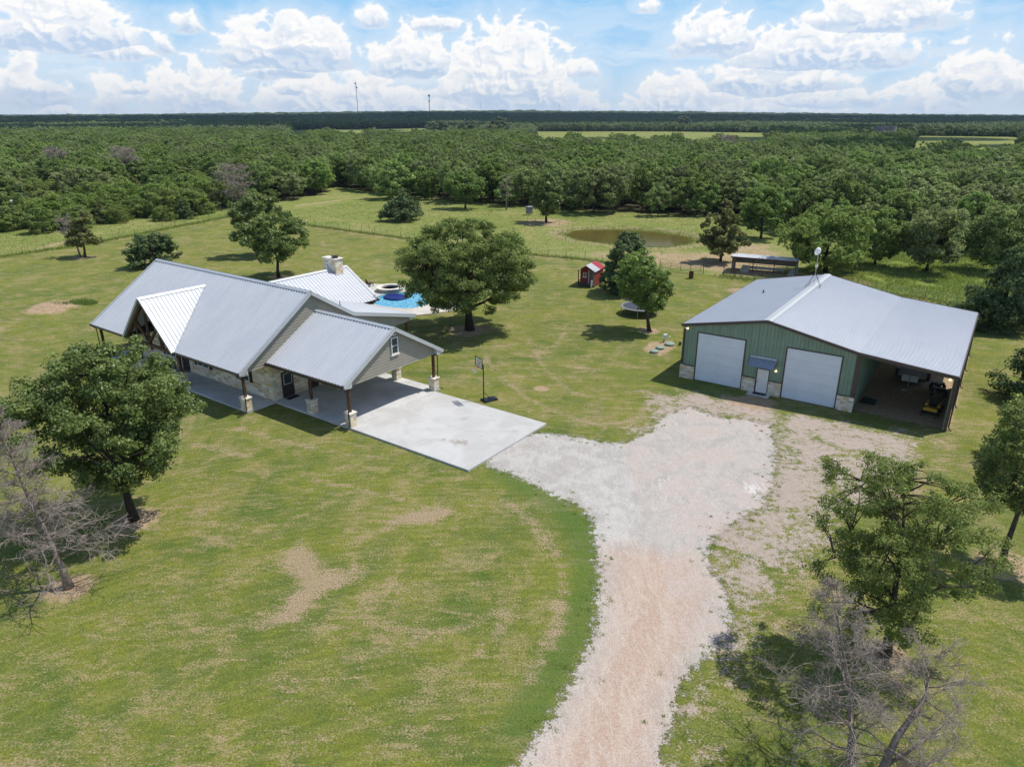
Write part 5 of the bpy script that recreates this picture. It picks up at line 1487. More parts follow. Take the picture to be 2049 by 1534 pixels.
def trailer():
    x, y = BL(17.2, 9.4)
    e = empty('utility_trailer', (x, y, 0), R(BB_R), 'flatbed utility trailer with grey plank deck parked under the lean-to', 'trailer')
    b = MB()
    for k in range(12): b.box(-1.0 + k * 0.168, 0, 0.62, -1.0 + k * 0.168 + 0.155, 5.0, 0.66)
    b.build('plank_deck', plain('weathered_planks', (0.26, 0.245, 0.235), 0.85, 0.2, 0, 0.3, 3), e)
    b = MB(); b.box(-1.04, -0.03, 0.5, 1.04, 0.05, 0.7); b.box(-1.06, 0, 0.5, -1.01, 5, 0.7); b.box(1.01, 0, 0.5, 1.06, 5, 0.7); b.beam((-0.8, 0, 0.5), (0, -1.5, 0.48), 0.08, 0.12); b.beam((0.8, 0, 0.5), (0, -1.5, 0.48), 0.08, 0.12)
    for k in range(8): b.box(-0.95 + k * 0.26, -0.1, 0.6, -0.88 + k * 0.26, -0.03, 0.68)
    b.build('frame', M['dkmetal'], e)
    for sx in (-1, 1):
        for yy in (1.9, 2.75):
            b = MB(); n = 18
            b.lathe([(0.16, -0.11), (0.34, -0.11), (0.36, -0.07), (0.36, 0.07), (0.34, 0.11), (0.16, 0.11)], (0, 0, 0), n); w_ = b.build('wheel', M['black'], e); w_.location = (sx * 1.22, yy, 0.36); w_.rotation_euler = (0, R(90), 0)
            b = MB(); b.lathe([(0.02, -0.09), (0.16, -0.09), (0.16, 0.09), (0.05, 0.1)], (0, 0, 0), 12); q = b.build('rim', M['galv'], w_)
        b = MB(); b.prism([(sx * 1.08, 1.4, 0.66), (sx * 1.08, 1.55, 0.84), (sx * 1.08, 3.1, 0.84), (sx * 1.08, 3.25, 0.66)], (sx * 0.28, 0, 0)); b.build('fender', M['dkmetal'], e)
    for xx in (-0.62, 0.02):
        b = MB(); b.bev(xx, -0.95, 0.56, xx + 0.58, -0.5, 0.98, 0.03); b.build('toolbox', M['white'], e)
    b = MB(); b.tube((0, -1.2, 0.1), (0, -1.2, 0.95), 0.035, n=8); b.lathe([(0.07, 0), (0.08, 0.03), (0.03, 0.1)], (0, -1.55, 0.44), 10); b.build('jack', M['galv'], e)
    x, y = BL(17.0, 7.5)
    b = MB(); b.bev(-0.2, -0.1, 0, 0.2, 0.1, 0.19, 0.01); b.box(-0.15, -0.06, 0.19, -0.02, 0.06, 0.195); b.box(0.02, -0.06, 0.19, 0.15, 0.06, 0.195)
    o = b.build('cinder_block', M['concrete']); o.location = (x, y, 0); o.rotation_euler = (0, 0, 0.3); tag(o, 'grey cinder block on the gravel before the trailer tongue', 'cinder block')


def wheel(parent, x, y, r_, w_, name='wheel', rimc='galv'):
    b = MB(); h2 = w_ / 2
    b.lathe([(r_ * 0.5, -h2), (r_ * 0.93, -h2), (r_, -h2 * 0.6), (r_, h2 * 0.6), (r_ * 0.93, h2), (r_ * 0.5, h2)], (0, 0, 0), 16)
    q = b.build(name, M['black'], parent); q.location = (x, y, r_); q.rotation_euler = (0, R(90), 0)
    b = MB(); b.lathe([(0.02, -h2 * 0.8), (r_ * 0.5, -h2 * 0.8), (r_ * 0.5, h2 * 0.8), (0.03, h2 * 0.9)], (0, 0, 0), 12); b.build('rim', M[rimc], q)


def mower():
    x, y = BL(19.45, 3.3)
    e = empty('riding_mower', (x, y, 0), R(BB_R - 4), 'yellow and black riding mower parked at the right of the lean-to', 'mower')
    yel = plain('mower_yellow', (0.55, 0.31, 0.015), 0.4, 0.5, 0, 0.06)
    b = MB(); b.bev(-0.62, -0.55, 0.12, 0.62, 0.35, 0.3, 0.05); b.build('mower_deck', M['black'], e)
    b = MB(); b.bev(-0.5, -0.9, 0.45, 0.5, -0.62, 0.66, 0.05); b.bev(-0.4, -0.62, 0.36, 0.4, 0.9, 0.52, 0.04); b.build('hood', yel, e)
    b = MB(); b.bev(-0.26, 0.0, 0.52, 0.26, 0.5, 0.66, 0.04); b.bev(-0.26, 0.42, 0.66, 0.26, 0.56, 1.1, 0.05); b.build('seat', M['black'], e)
    b = MB(); b.bev(-0.36, 0.6, 0.5, 0.36, 1.05, 0.95, 0.05); b.build('engine', M['dkmetal'], e)
    for sx in (-1, 1):
        b = MB(); b.bev(min(sx * 0.3, sx * 0.55), 0.1, 0.5, max(sx * 0.3, sx * 0.55), 0.95, 0.72, 0.04); b.build('fender', yel, e)
    b = MB()
    for sx in (-1, 1): b.path([(sx * 0.4, 0.1, 0.7), (sx * 0.42, -0.1, 1.0), (sx * 0.15, -0.2, 1.08)], 0.016, 6)
    b.path([(-0.45, 0.75, 0.8), (-0.45, 0.7, 1.55), (0.45, 0.7, 1.55), (0.45, 0.75, 0.8)], 0.022, 6)
    b.build('control_lever', M['black'], e)
    for sx in (-1, 1):
        wheel(e, sx * 0.58, 0.72, 0.29, 0.26); wheel(e, sx * 0.5, -0.95, 0.16, 0.14)


def atv():
    x, y = BL(19.4, 8.4)
    e = empty('quad_bike', (x, y, 0), R(BB_R + 8), 'black quad bike in the dark beside the trailer under the lean-to', 'quad bike')
    b = MB(); b.bev(-0.22, -0.8, 0.45, 0.22, 0.8, 0.7, 0.06); b.bev(-0.5, -0.95, 0.6, 0.5, -0.45, 0.74, 0.05); b.bev(-0.5, 0.4, 0.6, 0.5, 0.95, 0.74, 0.05); b.build('body', M['black'], e)
    b = MB(); b.bev(-0.16, -0.2, 0.7, 0.16, 0.6, 0.85, 0.05); b.build('seat', M['dkmetal'], e)
    b = MB(); b.path([(-0.4, -0.25, 1.02), (-0.15, -0.4, 0.98), (0.15, -0.4, 0.98), (0.4, -0.25, 1.02)], 0.018, 6); b.tube((0, -0.5, 0.65), (0, -0.4, 0.98), 0.03, n=6); b.build('handlebar', M['dkmetal'], e)
    b = MB()
    for yy in (-0.9, 0.45):
        for k in range(5): b.tube((-0.4 + 0.2 * k, yy, 0.8), (-0.4 + 0.2 * k, yy + 0.45, 0.8), 0.01, n=5)
        b.tube((-0.42, yy, 0.8), (0.42, yy, 0.8), 0.012, n=5)
    b.build('rack', M['galv'], e)
    for sx in (-1, 1):
        for yy in (-0.7, 0.68): wheel(e, sx * 0.48, yy, 0.3, 0.24)
    # leaning lumber behind it
    x, y = BL(18.9, 10.6)
    rnd = random.Random(4); b = MB()
    for k in range(5): b.box(-1.2 + rnd.uniform(-.1, .1), 0.12 * k, 0, 1.3, 0.12 * k + 0.09, 0.06 + 0.04 * (k % 2))
    o = b.build('lumber_stack', plain('pale_lumber', (0.36, 0.31, 0.24), 0.85, 0.2, 0, 0.3)); o.location = (x, y, 0); o.rotation_euler = (0, 0, R(20)); tag(o, 'pale boards lying beside the quad bike under the lean-to', 'boards')
    x, y = BL(14.95, 3.2)
    b = MB(); nn = 10; rnd = random.Random(7); vs = []; fs = []
    for j in range(nn + 1):
        for i in range(nn + 1):
            ed = min(i, j, nn - i, nn - j)
            vs.append((-0.55 + 1.15 * i / nn, -0.75 + 1.5 * j / nn, 0.0 if ed == 0 else 0.08 + 0.05 * rnd.random()))
    for j in range(nn):
        for i in range(nn): fs.append((j * (nn + 1) + i, j * (nn + 1) + i + 1, (j + 1) * (nn + 1) + i + 1, (j + 1) * (nn + 1) + i))
    b.add(vs, fs); o = b.build('folded_tarp', plain('dark_green_tarp', (0.02, 0.045, 0.032), 0.7), smooth=True); o.location = (x, y, 0); o.rotation_euler = (0, 0, R(BB_R)); tag(o, 'dark green folded tarp against the barn wall inside the lean-to', 'tarp')


def septic():
    gm = plain('septic_green_plastic', (0.25, 0.33, 0.27), 0.6, 0.3, 0, 0.1)
    for i, (x, y, r_, lb) in enumerate(((14.05, 66.6, 0.42, 'round green septic lid nearest the driveway'), (14.85, 67.8, 0.42, 'middle round green septic lid of the three'), (16.05, 69.0, 0.48, 'round green septic lid beside the white control box'))):
        b = MB(); b.lathe([(r_, 0), (r_, 0.12), (r_ * 1.05, 0.14), (r_ * 1.05, 0.2), (r_ * 0.9, 0.24), (0.02, 0.27)], (0, 0, 0), 22)
        for k in range(8):
            a = k * math.pi / 4; b.box(r_ * 0.8 * math.cos(a) - 0.02, r_ * 0.8 * math.sin(a) - 0.02, 0.24, r_ * 0.8 * math.cos(a) + 0.02, r_ * 0.8 * math.sin(a) + 0.02, 0.265)
        o = b.build('septic_lid', gm, smooth=False); o.location = (x, y, 0); tag(o, lb, 'septic lid', 'septic lids in the bare soil')
    e = empty('control_box', (15.75, 70.0, 0), 0.4, 'white septic control box on a short post in the bare soil', 'control box')
    b = MB(); b.bev(-0.22, -0.12, 0.35, 0.22, 0.12, 0.85, 0.03); b.build('box', M['white'], e)
    b = MB(); b.box(-0.04, 0.12, 0, 0.04, 0.2, 0.8); b.build('post', M['wood'], e)
    b = MB(); b.tube((0.45, -0.2, 0), (0.45, -0.2, 0.55), 0.05, n=8); b.lathe([(0.1, 0), (0.1, 0.08), (0.02, 0.1)], (0.45, -0.2, 0.55), 10); b.build('vent', M['white'], e)
    b = MB(); b.lathe([(0.13, 0), (0.13, 0.3), (0.11, 0.34), (0.02, 0.36)], (0, 0, 0), 12); o = b.build('air_pump', M['dkmetal']); o.location = (17.1, 69.0, 0); tag(o, 'small dark air pump right of the green septic lid', 'pump')


def feeder():
    e = empty('deer_feeder', (4.02, 168.7, 0), 0.5, 'square grey game feeder on legs at the far meadow edge', 'feeder')
    b = MB(); b.bev(-0.6, -0.55, 0.55, 0.6, 0.55, 1.85, 0.04); b.prism([(-0.4, -0.35, 0.3), (0.4, -0.35, 0.3), (0.6, -0.5, 0.55), (-0.6, -0.5, 0.55)], (0, 0.9, 0)); b.build('hopper', plain('slate_grey_plastic', (0.17, 0.19, 0.21), 0.6), e)
    b = MB(); b.bev(-0.68, -0.62, 1.852, 0.68, 0.62, 1.95, 0.03); b.build('lid', M['galv'], e)
    for sx in (-0.6, 0.54):
        for sy in (-0.55, 0.49): b = MB(); b.box(sx, sy, 0, sx + 0.06, sy + 0.06, 0.56); b.build('leg', M['dkmetal'], e)


def poolside():
    dk = plain('dark_brown_plank_chair', (0.045, 0.032, 0.03), 0.7)
    def chair(x, y, rz, label):
        e = empty('adirondack_chair', (x, y, 0.12), rz, label, 'chair', 'chairs on the pool deck')
        b = MB()
        for k in range(5): b.prism([(-0.28 + k * 0.115, -0.3, 0.36), (-0.18 + k * 0.115, -0.3, 0.36), (-0.18 + k * 0.115, 0.25, 0.24), (-0.28 + k * 0.115, 0.25, 0.24)], (0, 0, 0.025))
        b.build('seat', dk, e)
        b = MB()
        for k in range(5): b.prism([(-0.28 + k * 0.115, 0.22, 0.22), (-0.18 + k * 0.115, 0.22, 0.22), (-0.18 + k * 0.125, 0.55, 1.05 - abs(k - 2) * 0.04), (-0.28 + k * 0.11, 0.55, 1.05 - abs(k - 2) * 0.04)], (0, 0.025, 0))
        b.build('backrest', dk, e)
        for sx in (-1, 1):
            b = MB(); b.bev(min(sx * 0.3, sx * 0.43), -0.35, 0.56, max(sx * 0.3, sx * 0.43), 0.4, 0.59, 0.005); b.build('armrest', dk, e)
            for y_ in (-0.32, 0.3):
                b = MB(); b.box(sx * 0.36 - 0.03, y_, 0, sx * 0.36 + 0.03, y_ + 0.08, 0.56); b.build('leg', dk, e)
    chair(-19.3, 94.9, 2.3, 'dark brown slatted chair standing closest to the round spa')
    chair(-21.4, 95.6, 2.5, 'dark brown slatted chair partly behind the rear roof edge')
    e = empty('patio_umbrella', (-7.2, 84.6, 0.12), 0, 'closed navy blue patio umbrella on a stand at the right of the pool', 'umbrella')
    b = MB(); b.tube((0, 0, 0.05), (0, 0, 2.9), 0.03, n=8); b.build('pole', M['dkmetal'], e)
    b = MB(); b.lathe([(0.14, 1.0), (0.26, 1.25), (0.3, 1.7), (0.24, 2.4), (0.07, 2.85), (0.02, 2.9)], (0, 0, 0), 12); b.build('folded_canopy', plain('navy_canvas', (0.012, 0.025, 0.09), 0.8), e)
    b = MB(); b.lathe([(0.3, 0), (0.3, 0.05), (0.08, 0.1), (0.05, 0.3)], (0, 0, 0), 16); b.build('base', M['dkmetal'], e)
    b = MB(); b.lathe([(0.01, 0.52), (0.28, 0.42), (0.5, 0.22), (0.58, 0.0)][::-1], (0, 0, 0), 10)
    o = b.build('covered_grill', plain('grey_cover', (0.17, 0.18, 0.19), 0.8), smooth=False); o.location = (-8.3, 83.4, 0.12); o.scale = (1.2, 0.8, 1.3); tag(o, 'low item under a grey cover on the pool deck by the umbrella', 'covered item')
    b = MB(); b.box(-0.18, -0.15, 0, 0.18, 0.15, 1.9); b.box(-0.22, -0.19, 1.9, 0.22, 0.19, 1.98); b.box(-0.22, -0.19, 0, 0.22, 0.19, 0.1); b.bev(-0.3, -0.26, 1.98, 0.3, 0.26, 2.06, 0.02)
    o = b.build('stone_column', M['stone_small']); o.location = (-6.55, 84.0, 0.12); tag(o, 'square stone column on the pool deck beside the closed umbrella', 'column')


def far_things():
    lat = plain('tower_steel', (0.14, 0.14, 0.15), 0.6)
    def mast(x, y, top, w_, label, dishes=(), zb=0):
        zb = float(terrain(np.array([x], float), np.array([y], float))[0]) - 1
        e = empty('radio_tower', (x, y, zb), 0, label, 'tower', 'radio towers on the horizon')
        b = MB(); hh = top - zb; n = int(hh / 6)
        for k in range(3):
            a = 2 * math.pi * k / 3; b.tube((w_ * math.cos(a), w_ * math.sin(a), 0), (w_ * math.cos(a), w_ * math.sin(a), hh), w_ * 0.42, n=4)
        for i in range(n):
            for k in range(3):
                a, c_ = 2 * math.pi * k / 3, 2 * math.pi * (k + 1) / 3
                b.tube((w_ * math.cos(a), w_ * math.sin(a), i * 6), (w_ * math.cos(c_), w_ * math.sin(c_), i * 6 + 6), w_ * 0.2, n=3)
        b.build('lattice', lat, e)
        for f, s_, dx in dishes:
            b = MB(); b.lathe([(s_ * 0.8, 0), (s_, 0.3 * s_), (s_, 1.6 * s_), (s_ * 0.8, 1.9 * s_)], (dx, 0, hh * f - s_), 12); b.build('antenna', lat, e)
    mast(-507, 2500, 118, 0.75, 'tall thin lattice tower with two dishes high on it', ((0.97, 2.0, -2.2), (0.86, 2.2, 2.0), (0.12, 1.3, 0)))
    mast(-271, 2500, 80, 1.1, 'shorter thick tower with a flared antenna ring at its top', ((0.97, 3.0, 0), (0.75, 2.3, 0)))
    k = 3000 / 1520.0
    for xx, yt, lb in ((849, 208, 'tiny mast just left of the thick tower'), (962, 207, 'tiny mast right of the thick tower above the forest'), (1119, 209, 'tiny mast over the middle of the horizon'), (1316, 210, 'tiny mast farthest right on the horizon')):
        mast((xx - 1024.5) * k * 1.0, 3000.0, 22 + (228 - yt) * 2.02, 0.32, lb)
    # old round concrete tank
    e = empty('round_tank', (297, 600, 0), 0, 'weathered grey round tank standing above the woods at the far right', 'tank')
    b = MB(); n = 36
    b.lathe([(8.0, -1), (8.0, 4.0), (8.06, 4.02), (8.06, 4.3), (8.0, 4.32), (8.0, 8.6), (8.06, 8.62), (8.06, 8.9), (8.0, 8.92), (8.0, 13.0), (7.7, 13.0), (7.7, 12.0), (0.1, 12.0)], (0, 0, 0), n)
    b.build('wall', plain('weathered_tank', (0.26, 0.22, 0.215), 0.85, 0.2, 0, 0.3, 0.3), e)
    b = MB()
    for s_ in (-0.25, 0.25): b.tube((s_, -8.15, 0), (s_, -8.15, 13.3), 0.05, n=5)
    for q in range(26): b.tube((-0.25, -8.15, 0.5 * q + 0.3), (0.25, -8.15, 0.5 * q + 0.3), 0.03, n=4)
    b.build('ladder', M['dkmetal'], e)
    # neighbour's outbuilding
    e = empty('outbuilding', (-114.0, 161.0, 0), R(-20), 'white roofed outbuilding among trees at the left edge', 'building')
    b = MB(); b.box(-5, -3, 0, 5, 3, 2.7); b.prism([(-5, -3, 2.7), (-5, 3, 2.7), (-5, 0, 4.3)], (10, 0, 0)); b.build('wall', plain('cream_wall', (0.5, 0.48, 0.42), 0.8), e)
    b = MB(); b.ribs((-5.4, -3.4, 2.6), (1, 0, 0), (0, 3.4, 1.8), [(0, 0), (10.8, 0), (10.8, 3.85), (0, 3.85)], 0.6); b.ribs((5.4, 3.4, 2.6), (-1, 0, 0), (0, -3.4, 1.8), [(0, 0), (10.8, 0), (10.8, 3.85), (0, 3.85)], 0.6); b.build('roof', M['white'], e)
    b = MB(); b.box(-0.6, -3.04, 0.02, 0.4, -3.0, 2.1); b.build('door', M['door'], e)


dish(); hoop(); playhouse(); loafing_shed(); barrel(25.6, 100.3); gate(); trampoline(); trailer(); mower(); atv(); septic(); feeder(); poolside(); far_things()
wire_fence(FENCE_LEFT[:-1] + [(-63.4, 168.7)], 'wire fence along the dirt track on the far left', 3.6, 1.3, seed=2)
wire_fence(FENCE_MID, 'wire fence crossing the middle meadow from the gate to upper left', 3.6, 1.3, seed=3)
wire_fence(FENCE_R[1:], 'wire fence running behind the green barn to the right', 3.6, 1.35, seed=5)
# ================================================================ trees
def unit(a):
    return a / np.maximum(np.linalg.norm(a, axis=-1, keepdims=True), 1e-9)


def crown_profile(kind, t):
    if kind == 'dome': return np.sqrt(np.clip(1 - ((t - 0.38) / 0.64) ** 2, 0, 1)) * np.where(t < 0.12, 0.8, 1)
    if kind == 'cone': return np.clip(1.03 - t, 0, 1) ** 0.72 * np.clip(t * 6 + 0.55, 0, 1)
    if kind == 'oval': return np.sqrt(np.clip(1 - ((t - 0.5) / 0.53) ** 2, 0, 1))
    if kind == 'vase': return np.sqrt(np.clip(1 - ((t - 0.58) / 0.56) ** 2, 0, 1)) * (0.55 + 0.45 * np.clip(t * 2.2, 0, 1))
    if kind == 'shrub': return np.sqrt(np.clip(1 - ((t - 0.28) / 0.74) ** 2, 0, 1))
    return np.ones_like(t)


def tree_parts(seed, h, r, cb, kind, nclump, nleaf, leaf, crad=0.15, trunk_r=0.2, fork=0.3, hollow=0.35, lean=(0, 0), off=(0, 0), flat=0.75, limbs=9, up=0.35, seg=6, skew=0.22, branch_leaf=True):
    """returns (branch MB, leaf vertices, leaf faces, tint): tapered trunk, limbs to every clump, leaves in clumps"""
    g = np.random.RandomState(seed)
    rnd = random.Random(seed)
    # clump centres spread through the crown volume
    pts = []
    dirs = g.rand(7) * 2 * np.pi
    while len(pts) < nclump:
        t = g.rand(); a = g.rand() * 2 * np.pi
        R_ = crown_profile(kind, np.array([t]))[0] * r
        lob = 1 + skew * math.sin(a * 2 + dirs[0] + t * 3) + skew * 0.7 * math.sin(a * 3 + dirs[1] - t * 5) + 0.1 * math.sin(a * 5 + dirs[2] + t * 9)
        q = hollow + (1 - hollow) * g.rand() ** 0.6
        if rnd.random() > 0.25 + 0.75 * (R_ / r): continue
        pts.append((math.cos(a) * R_ * lob * q + off[0] * t + lean[0] * t, math.sin(a) * R_ * lob * q + off[1] * t + lean[1] * t, cb + (h - cb) * (t if kind != 'cone' else t) * (0.97)))
    P = np.array(pts)
    cr = crad * r * (0.7 + 0.6 * g.rand(nclump)) * np.where(P[:, 2] > h * 0.85, 0.8, 1.0)
    if kind == 'cone': cr *= (0.45 + 0.75 * (1 - (P[:, 2] - cb) / (h - cb)))
    # branches
    b = MB()
    ft = h * fork
    top = Vector((lean[0] * 0.75 + off[0] * 0.6, lean[1] * 0.75 + off[1] * 0.6, h * (0.93 if kind == 'cone' else 0.72)))
    tr = []
    for k in range(7):
        f = k / 6.0
        w_ = 0.12 * r * 0.25
        tr.append(Vector((top.x * f + rnd.uniform(-w_, w_) * (k > 0), top.y * f + rnd.uniform(-w_, w_) * (k > 0), top.z * f)))
    rad = [trunk_r * (1.35 if k == 0 else 1.0) * (1 - 0.82 * (k / 6.0)) for k in range(7)]
    tr[0].z = -0.15
    b.path(tr, rad, 8)
    def trunk_at(z):
        f = min(max(z / top.z, 0), 1) * 6; k = min(int(f), 5)
        return tr[k].lerp(tr[k + 1], f - k), rad[k] + (rad[k + 1] - rad[k]) * (f - k)
    heads = []
    idx = list(range(nclump)); rnd.shuffle(idx)
    for k in idx[:limbs]:
        e = Vector(P[k]); z0 = max(min(e.z - 0.55 * math.hypot(e.x - top.x * .4, e.y - top.y * .4) * rnd.uniform(0.5, 1.1), top.z * 0.92), ft)
        if kind in ('cone', 'shrub'): z0 = min(max(e.z * 0.85, cb * 0.6), top.z * 0.95)
        s_, r0 = trunk_at(z0)
        ln = (e - s_).length; mid = s_.lerp(e, 0.5) + Vector((rnd.uniform(-.1, .1) * ln, rnd.uniform(-.1, .1) * ln, 0.12 * ln * (1 if kind != 'cone' else -0.3)))
        q = [s_, s_.lerp(mid, 0.55) + Vector((0, 0, -0.02 * ln)), mid, e]
        rr = min(r0 * 0.6, 0.03 + 0.022 * ln + trunk_r * 0.12)
        b.path(q, [rr, rr * 0.8, rr * 0.6, rr * 0.22], seg)
        heads.append([q[1], q[2], q[3], s_.lerp(mid, 0.25), mid.lerp(e, 0.5)])
    allh = [p for hq in heads for p in hq] or [tr[3]]
    for k in idx[limbs:]:
        e = Vector(P[k])
        s_ = min(allh + ([trunk_at(e.z * 0.85)[0]] if kind in ('cone', 'shrub') else []), key=lambda p: (p - e).length + (0.6 * max(0, p.z - e.z)))
        ln = (e - s_).length; rr = 0.012 + 0.008 * ln
        mid = s_.lerp(e, 0.5) + Vector((rnd.uniform(-.12, .12), rnd.uniform(-.12, .12), rnd.uniform(0, .15))) * ln
        b.path([s_, mid, e], [rr * 1.4, rr, rr * 0.4], 4)
    # leaves
    per = np.maximum(1, (nleaf * (cr ** 2) / (cr ** 2).sum())).astype(int)
    ci = np.repeat(np.arange(nclump), per)
    N = len(ci)
    dv = unit(g.randn(N, 3))
    rad_ = (g.rand(N) ** 0.45)
    shape = np.array([1.15, 1.15, flat])
    # sub-clusters make the outline of each clump ragged
    sub = unit(g.randn(nclump, 7, 3)) * 0.72
    sk = g.randint(0, 7, N)
    C0 = P[ci] + (sub[ci, sk] + dv * rad_[:, None] * 0.62) * cr[ci][:, None] * shape
    nrm = unit(dv * 0.55 + sub[ci, sk] * 0.4 + np.array([0, 0, up]) + g.randn(N, 3) * 0.45)
    tx = unit(np.cross(nrm, g.randn(N, 3))); ty = np.cross(nrm, tx)
    sz = leaf * (0.6 + 0.8 * g.rand(N))[:, None]
    a, c_ = tx * sz * 0.62, ty * sz * 0.42
    bend = nrm * sz * 0.15
    V = np.stack([C0 - a, C0 - c_ + bend, C0 + a, C0 + c_ + bend], 1).reshape(-1, 3)
    F = np.arange(N * 4).reshape(N, 4)
    tint = np.clip(0.5 * g.rand(nclump)[ci] + 0.35 * g.rand(N) + 0.15 * (C0[:, 2] - cb) / max(h - cb, 0.1), 0, 0.965)
    tint = np.where(g.rand(N) < 0.012, 1.0, tint)
    return b, V, F, tint


def make_tree(name, label, loc, leafm, barkm='bark', group=None, cat='tree', rz=0.0, **kw):
    b, V, F, tint = tree_parts(**kw)
    e = empty(name, (loc[0], loc[1], 0), rz, label, cat, group)
    b.build('trunk', M[barkm], e, smooth=True)
    obj('crown', np_mesh('crown', V, F, M[leafm], {'tint': ('FACE', tint)}), e)
    return e


def twig_mesh(name, segs, rad, mat, n=3):
    """segs: (N,2,3) start/end arrays, rad (N,2) -> one mesh of thin tubes"""
    a, c_ = segs[:, 0], segs[:, 1]
    d = unit(c_ - a); x = unit(np.cross(d, np.array([0.31, 0.27, 0.91]))); y = np.cross(d, x)
    vs = []
    for q, r_ in ((a, rad[:, 0]), (c_, rad[:, 1])):
        for k in range(n):
            t = 2 * np.pi * k / n
            vs.append(q + (x * math.cos(t) + y * math.sin(t)) * r_[:, None])
    V = np.stack(vs, 1).reshape(-1, 3)
    base = np.arange(len(a))[:, None] * 2 * n
    F = np.stack([np.stack([base[:, 0] + k, base[:, 0] + (k + 1) % n, base[:, 0] + n + (k + 1) % n, base[:, 0] + n + k], 1) for k in range(n)], 1).reshape(-1, 4)
    return np_mesh(name, V, F, mat)


def dead_tree(label, loc, h, spine, trunk_r, seed, nl=60, r=4.0, cb=0.25, droop=0.15, nsec=14, ntw=9, twl=0.55, twmat='twig_dead', prof='cone', name='dead_tree', twr=0.006, extra_limbs=(), rz=0.0, tops=1.0):
    g = np.random.RandomState(seed); rnd = random.Random(seed)
    e = empty(name, (loc[0], loc[1], 0), rz, label, 'dead tree')
    b = MB()
    sp_ = [Vector(p) for p in spine]; n = len(sp_)
    rad = [trunk_r * (1.5 if i == 0 else 1.05 - 0.97 * i / (n - 1)) for i in range(n)]
    b.path(sp_, rad, 8)
    def at(f):
        f = min(max(f, 0), 1) * (n - 1); k = min(int(f), n - 2); return sp_[k].lerp(sp_[k + 1], f - k), rad[k] + (rad[k + 1] - rad[k]) * (f - k)
    A, B_, RA = [], [], []
    chains = []
    for i in range(nl):
        f = cb + (1 - cb) * (i + rnd.random()) / nl
        s_, r0 = at(f)
        t = (f - cb) / (1 - cb)
        R_ = r * ((1.02 - t) ** 0.8 if prof == 'cone' else math.sqrt(max(0.05, 1 - (t - 0.45) ** 2 / 0.36))) * rnd.uniform(0.55, 1.12)
        a = i * 2.399 + rnd.uniform(-.5, .5)
        el = rnd.uniform(-0.05, 0.35) + 0.5 * t
        d = Vector((math.cos(a) * math.cos(el), math.sin(a) * math.cos(el), math.sin(el)))
        q = [s_]
        for k in range(1, 6):
            ff = k / 5
            q.append(s_ + d * R_ * ff + Vector((rnd.uniform(-.06, .06) * R_, rnd.uniform(-.06, .06) * R_, R_ * (0.10 * ff - droop * ff * ff + rnd.uniform(-.03, .03)))))
        rr = min(r0 * 0.5, 0.010 + 0.010 * R_)
        b.path(q, [rr * (1 - 0.8 * k / 5) for k in range(6)], 5)
        chains.append((q, rr, R_))
    for pts, rr in extra_limbs:
        q = [Vector(p) for p in pts]; b.path(q, [rr * (1 - 0.75 * k / (len(q) - 1)) for k in range(len(q))], 7)
        for m_ in range(len(q) - 1):
            chains.append(([q[m_].lerp(q[m_ + 1], k / 5) for k in range(6)], rr * 0.5, 1.6))
            chains.append(([q[m_].lerp(q[m_ + 1], k / 5) for k in range(6)], rr * 0.5, 1.6))
    b.build('trunk', M['bark_dead' if twmat == 'twig_dead' else 'bark_dead'], e, smooth=True)
    for q, rr, R_ in chains:
        for j in range(nsec):
            f = 0.25 + 0.75 * (j + rnd.random()) / nsec
            k = min(int(f * 5), 4); s_ = q[k].lerp(q[k + 1], f * 5 - k)
            dm = (q[k + 1] - q[k]).normalized()
            d = (dm * rnd.uniform(0.3, 1.0) + Vector((rnd.gauss(0, .8), rnd.gauss(0, .8), rnd.gauss(0.05, .55)))).normalized()
            L_ = R_ * rnd.uniform(0.14, 0.34) + 0.15
            mid = s_ + d * L_ * 0.5 + Vector((0, 0, -0.03 * L_)); en = mid + (d + Vector((rnd.gauss(0, .25), rnd.gauss(0, .25), rnd.gauss(-.05, .25)))).normalized() * L_ * 0.5
            for p0, p1, ra, rb in ((s_, mid, twr * 1.9, twr * 1.5), (mid, en, twr * 1.5, twr * 1.0)):
                A.append(p0); B_.append(p1); RA.append((ra, rb))
            for t_ in range(ntw):
                f2 = rnd.random(); p0 = s_.lerp(mid, f2 * 2) if f2 < 0.5 else mid.lerp(en, f2 * 2 - 1)
                dd = (d * 0.6 + Vector((rnd.gauss(0, .8), rnd.gauss(0, .8), rnd.gauss(0.0, .7)))).normalized()
                A.append(p0); B_.append(p0 + dd * twl * min(1.0, 0.3 + 1.1 * R_ / r) * rnd.uniform(0.3, 1.0)); RA.append((twr, twr * 0.7))
    segs = np.stack([np.array(A), np.array(B_)], 1)
    obj('twigs', twig_mesh('twigs', segs, np.array(RA), M[twmat]), e)
    return e


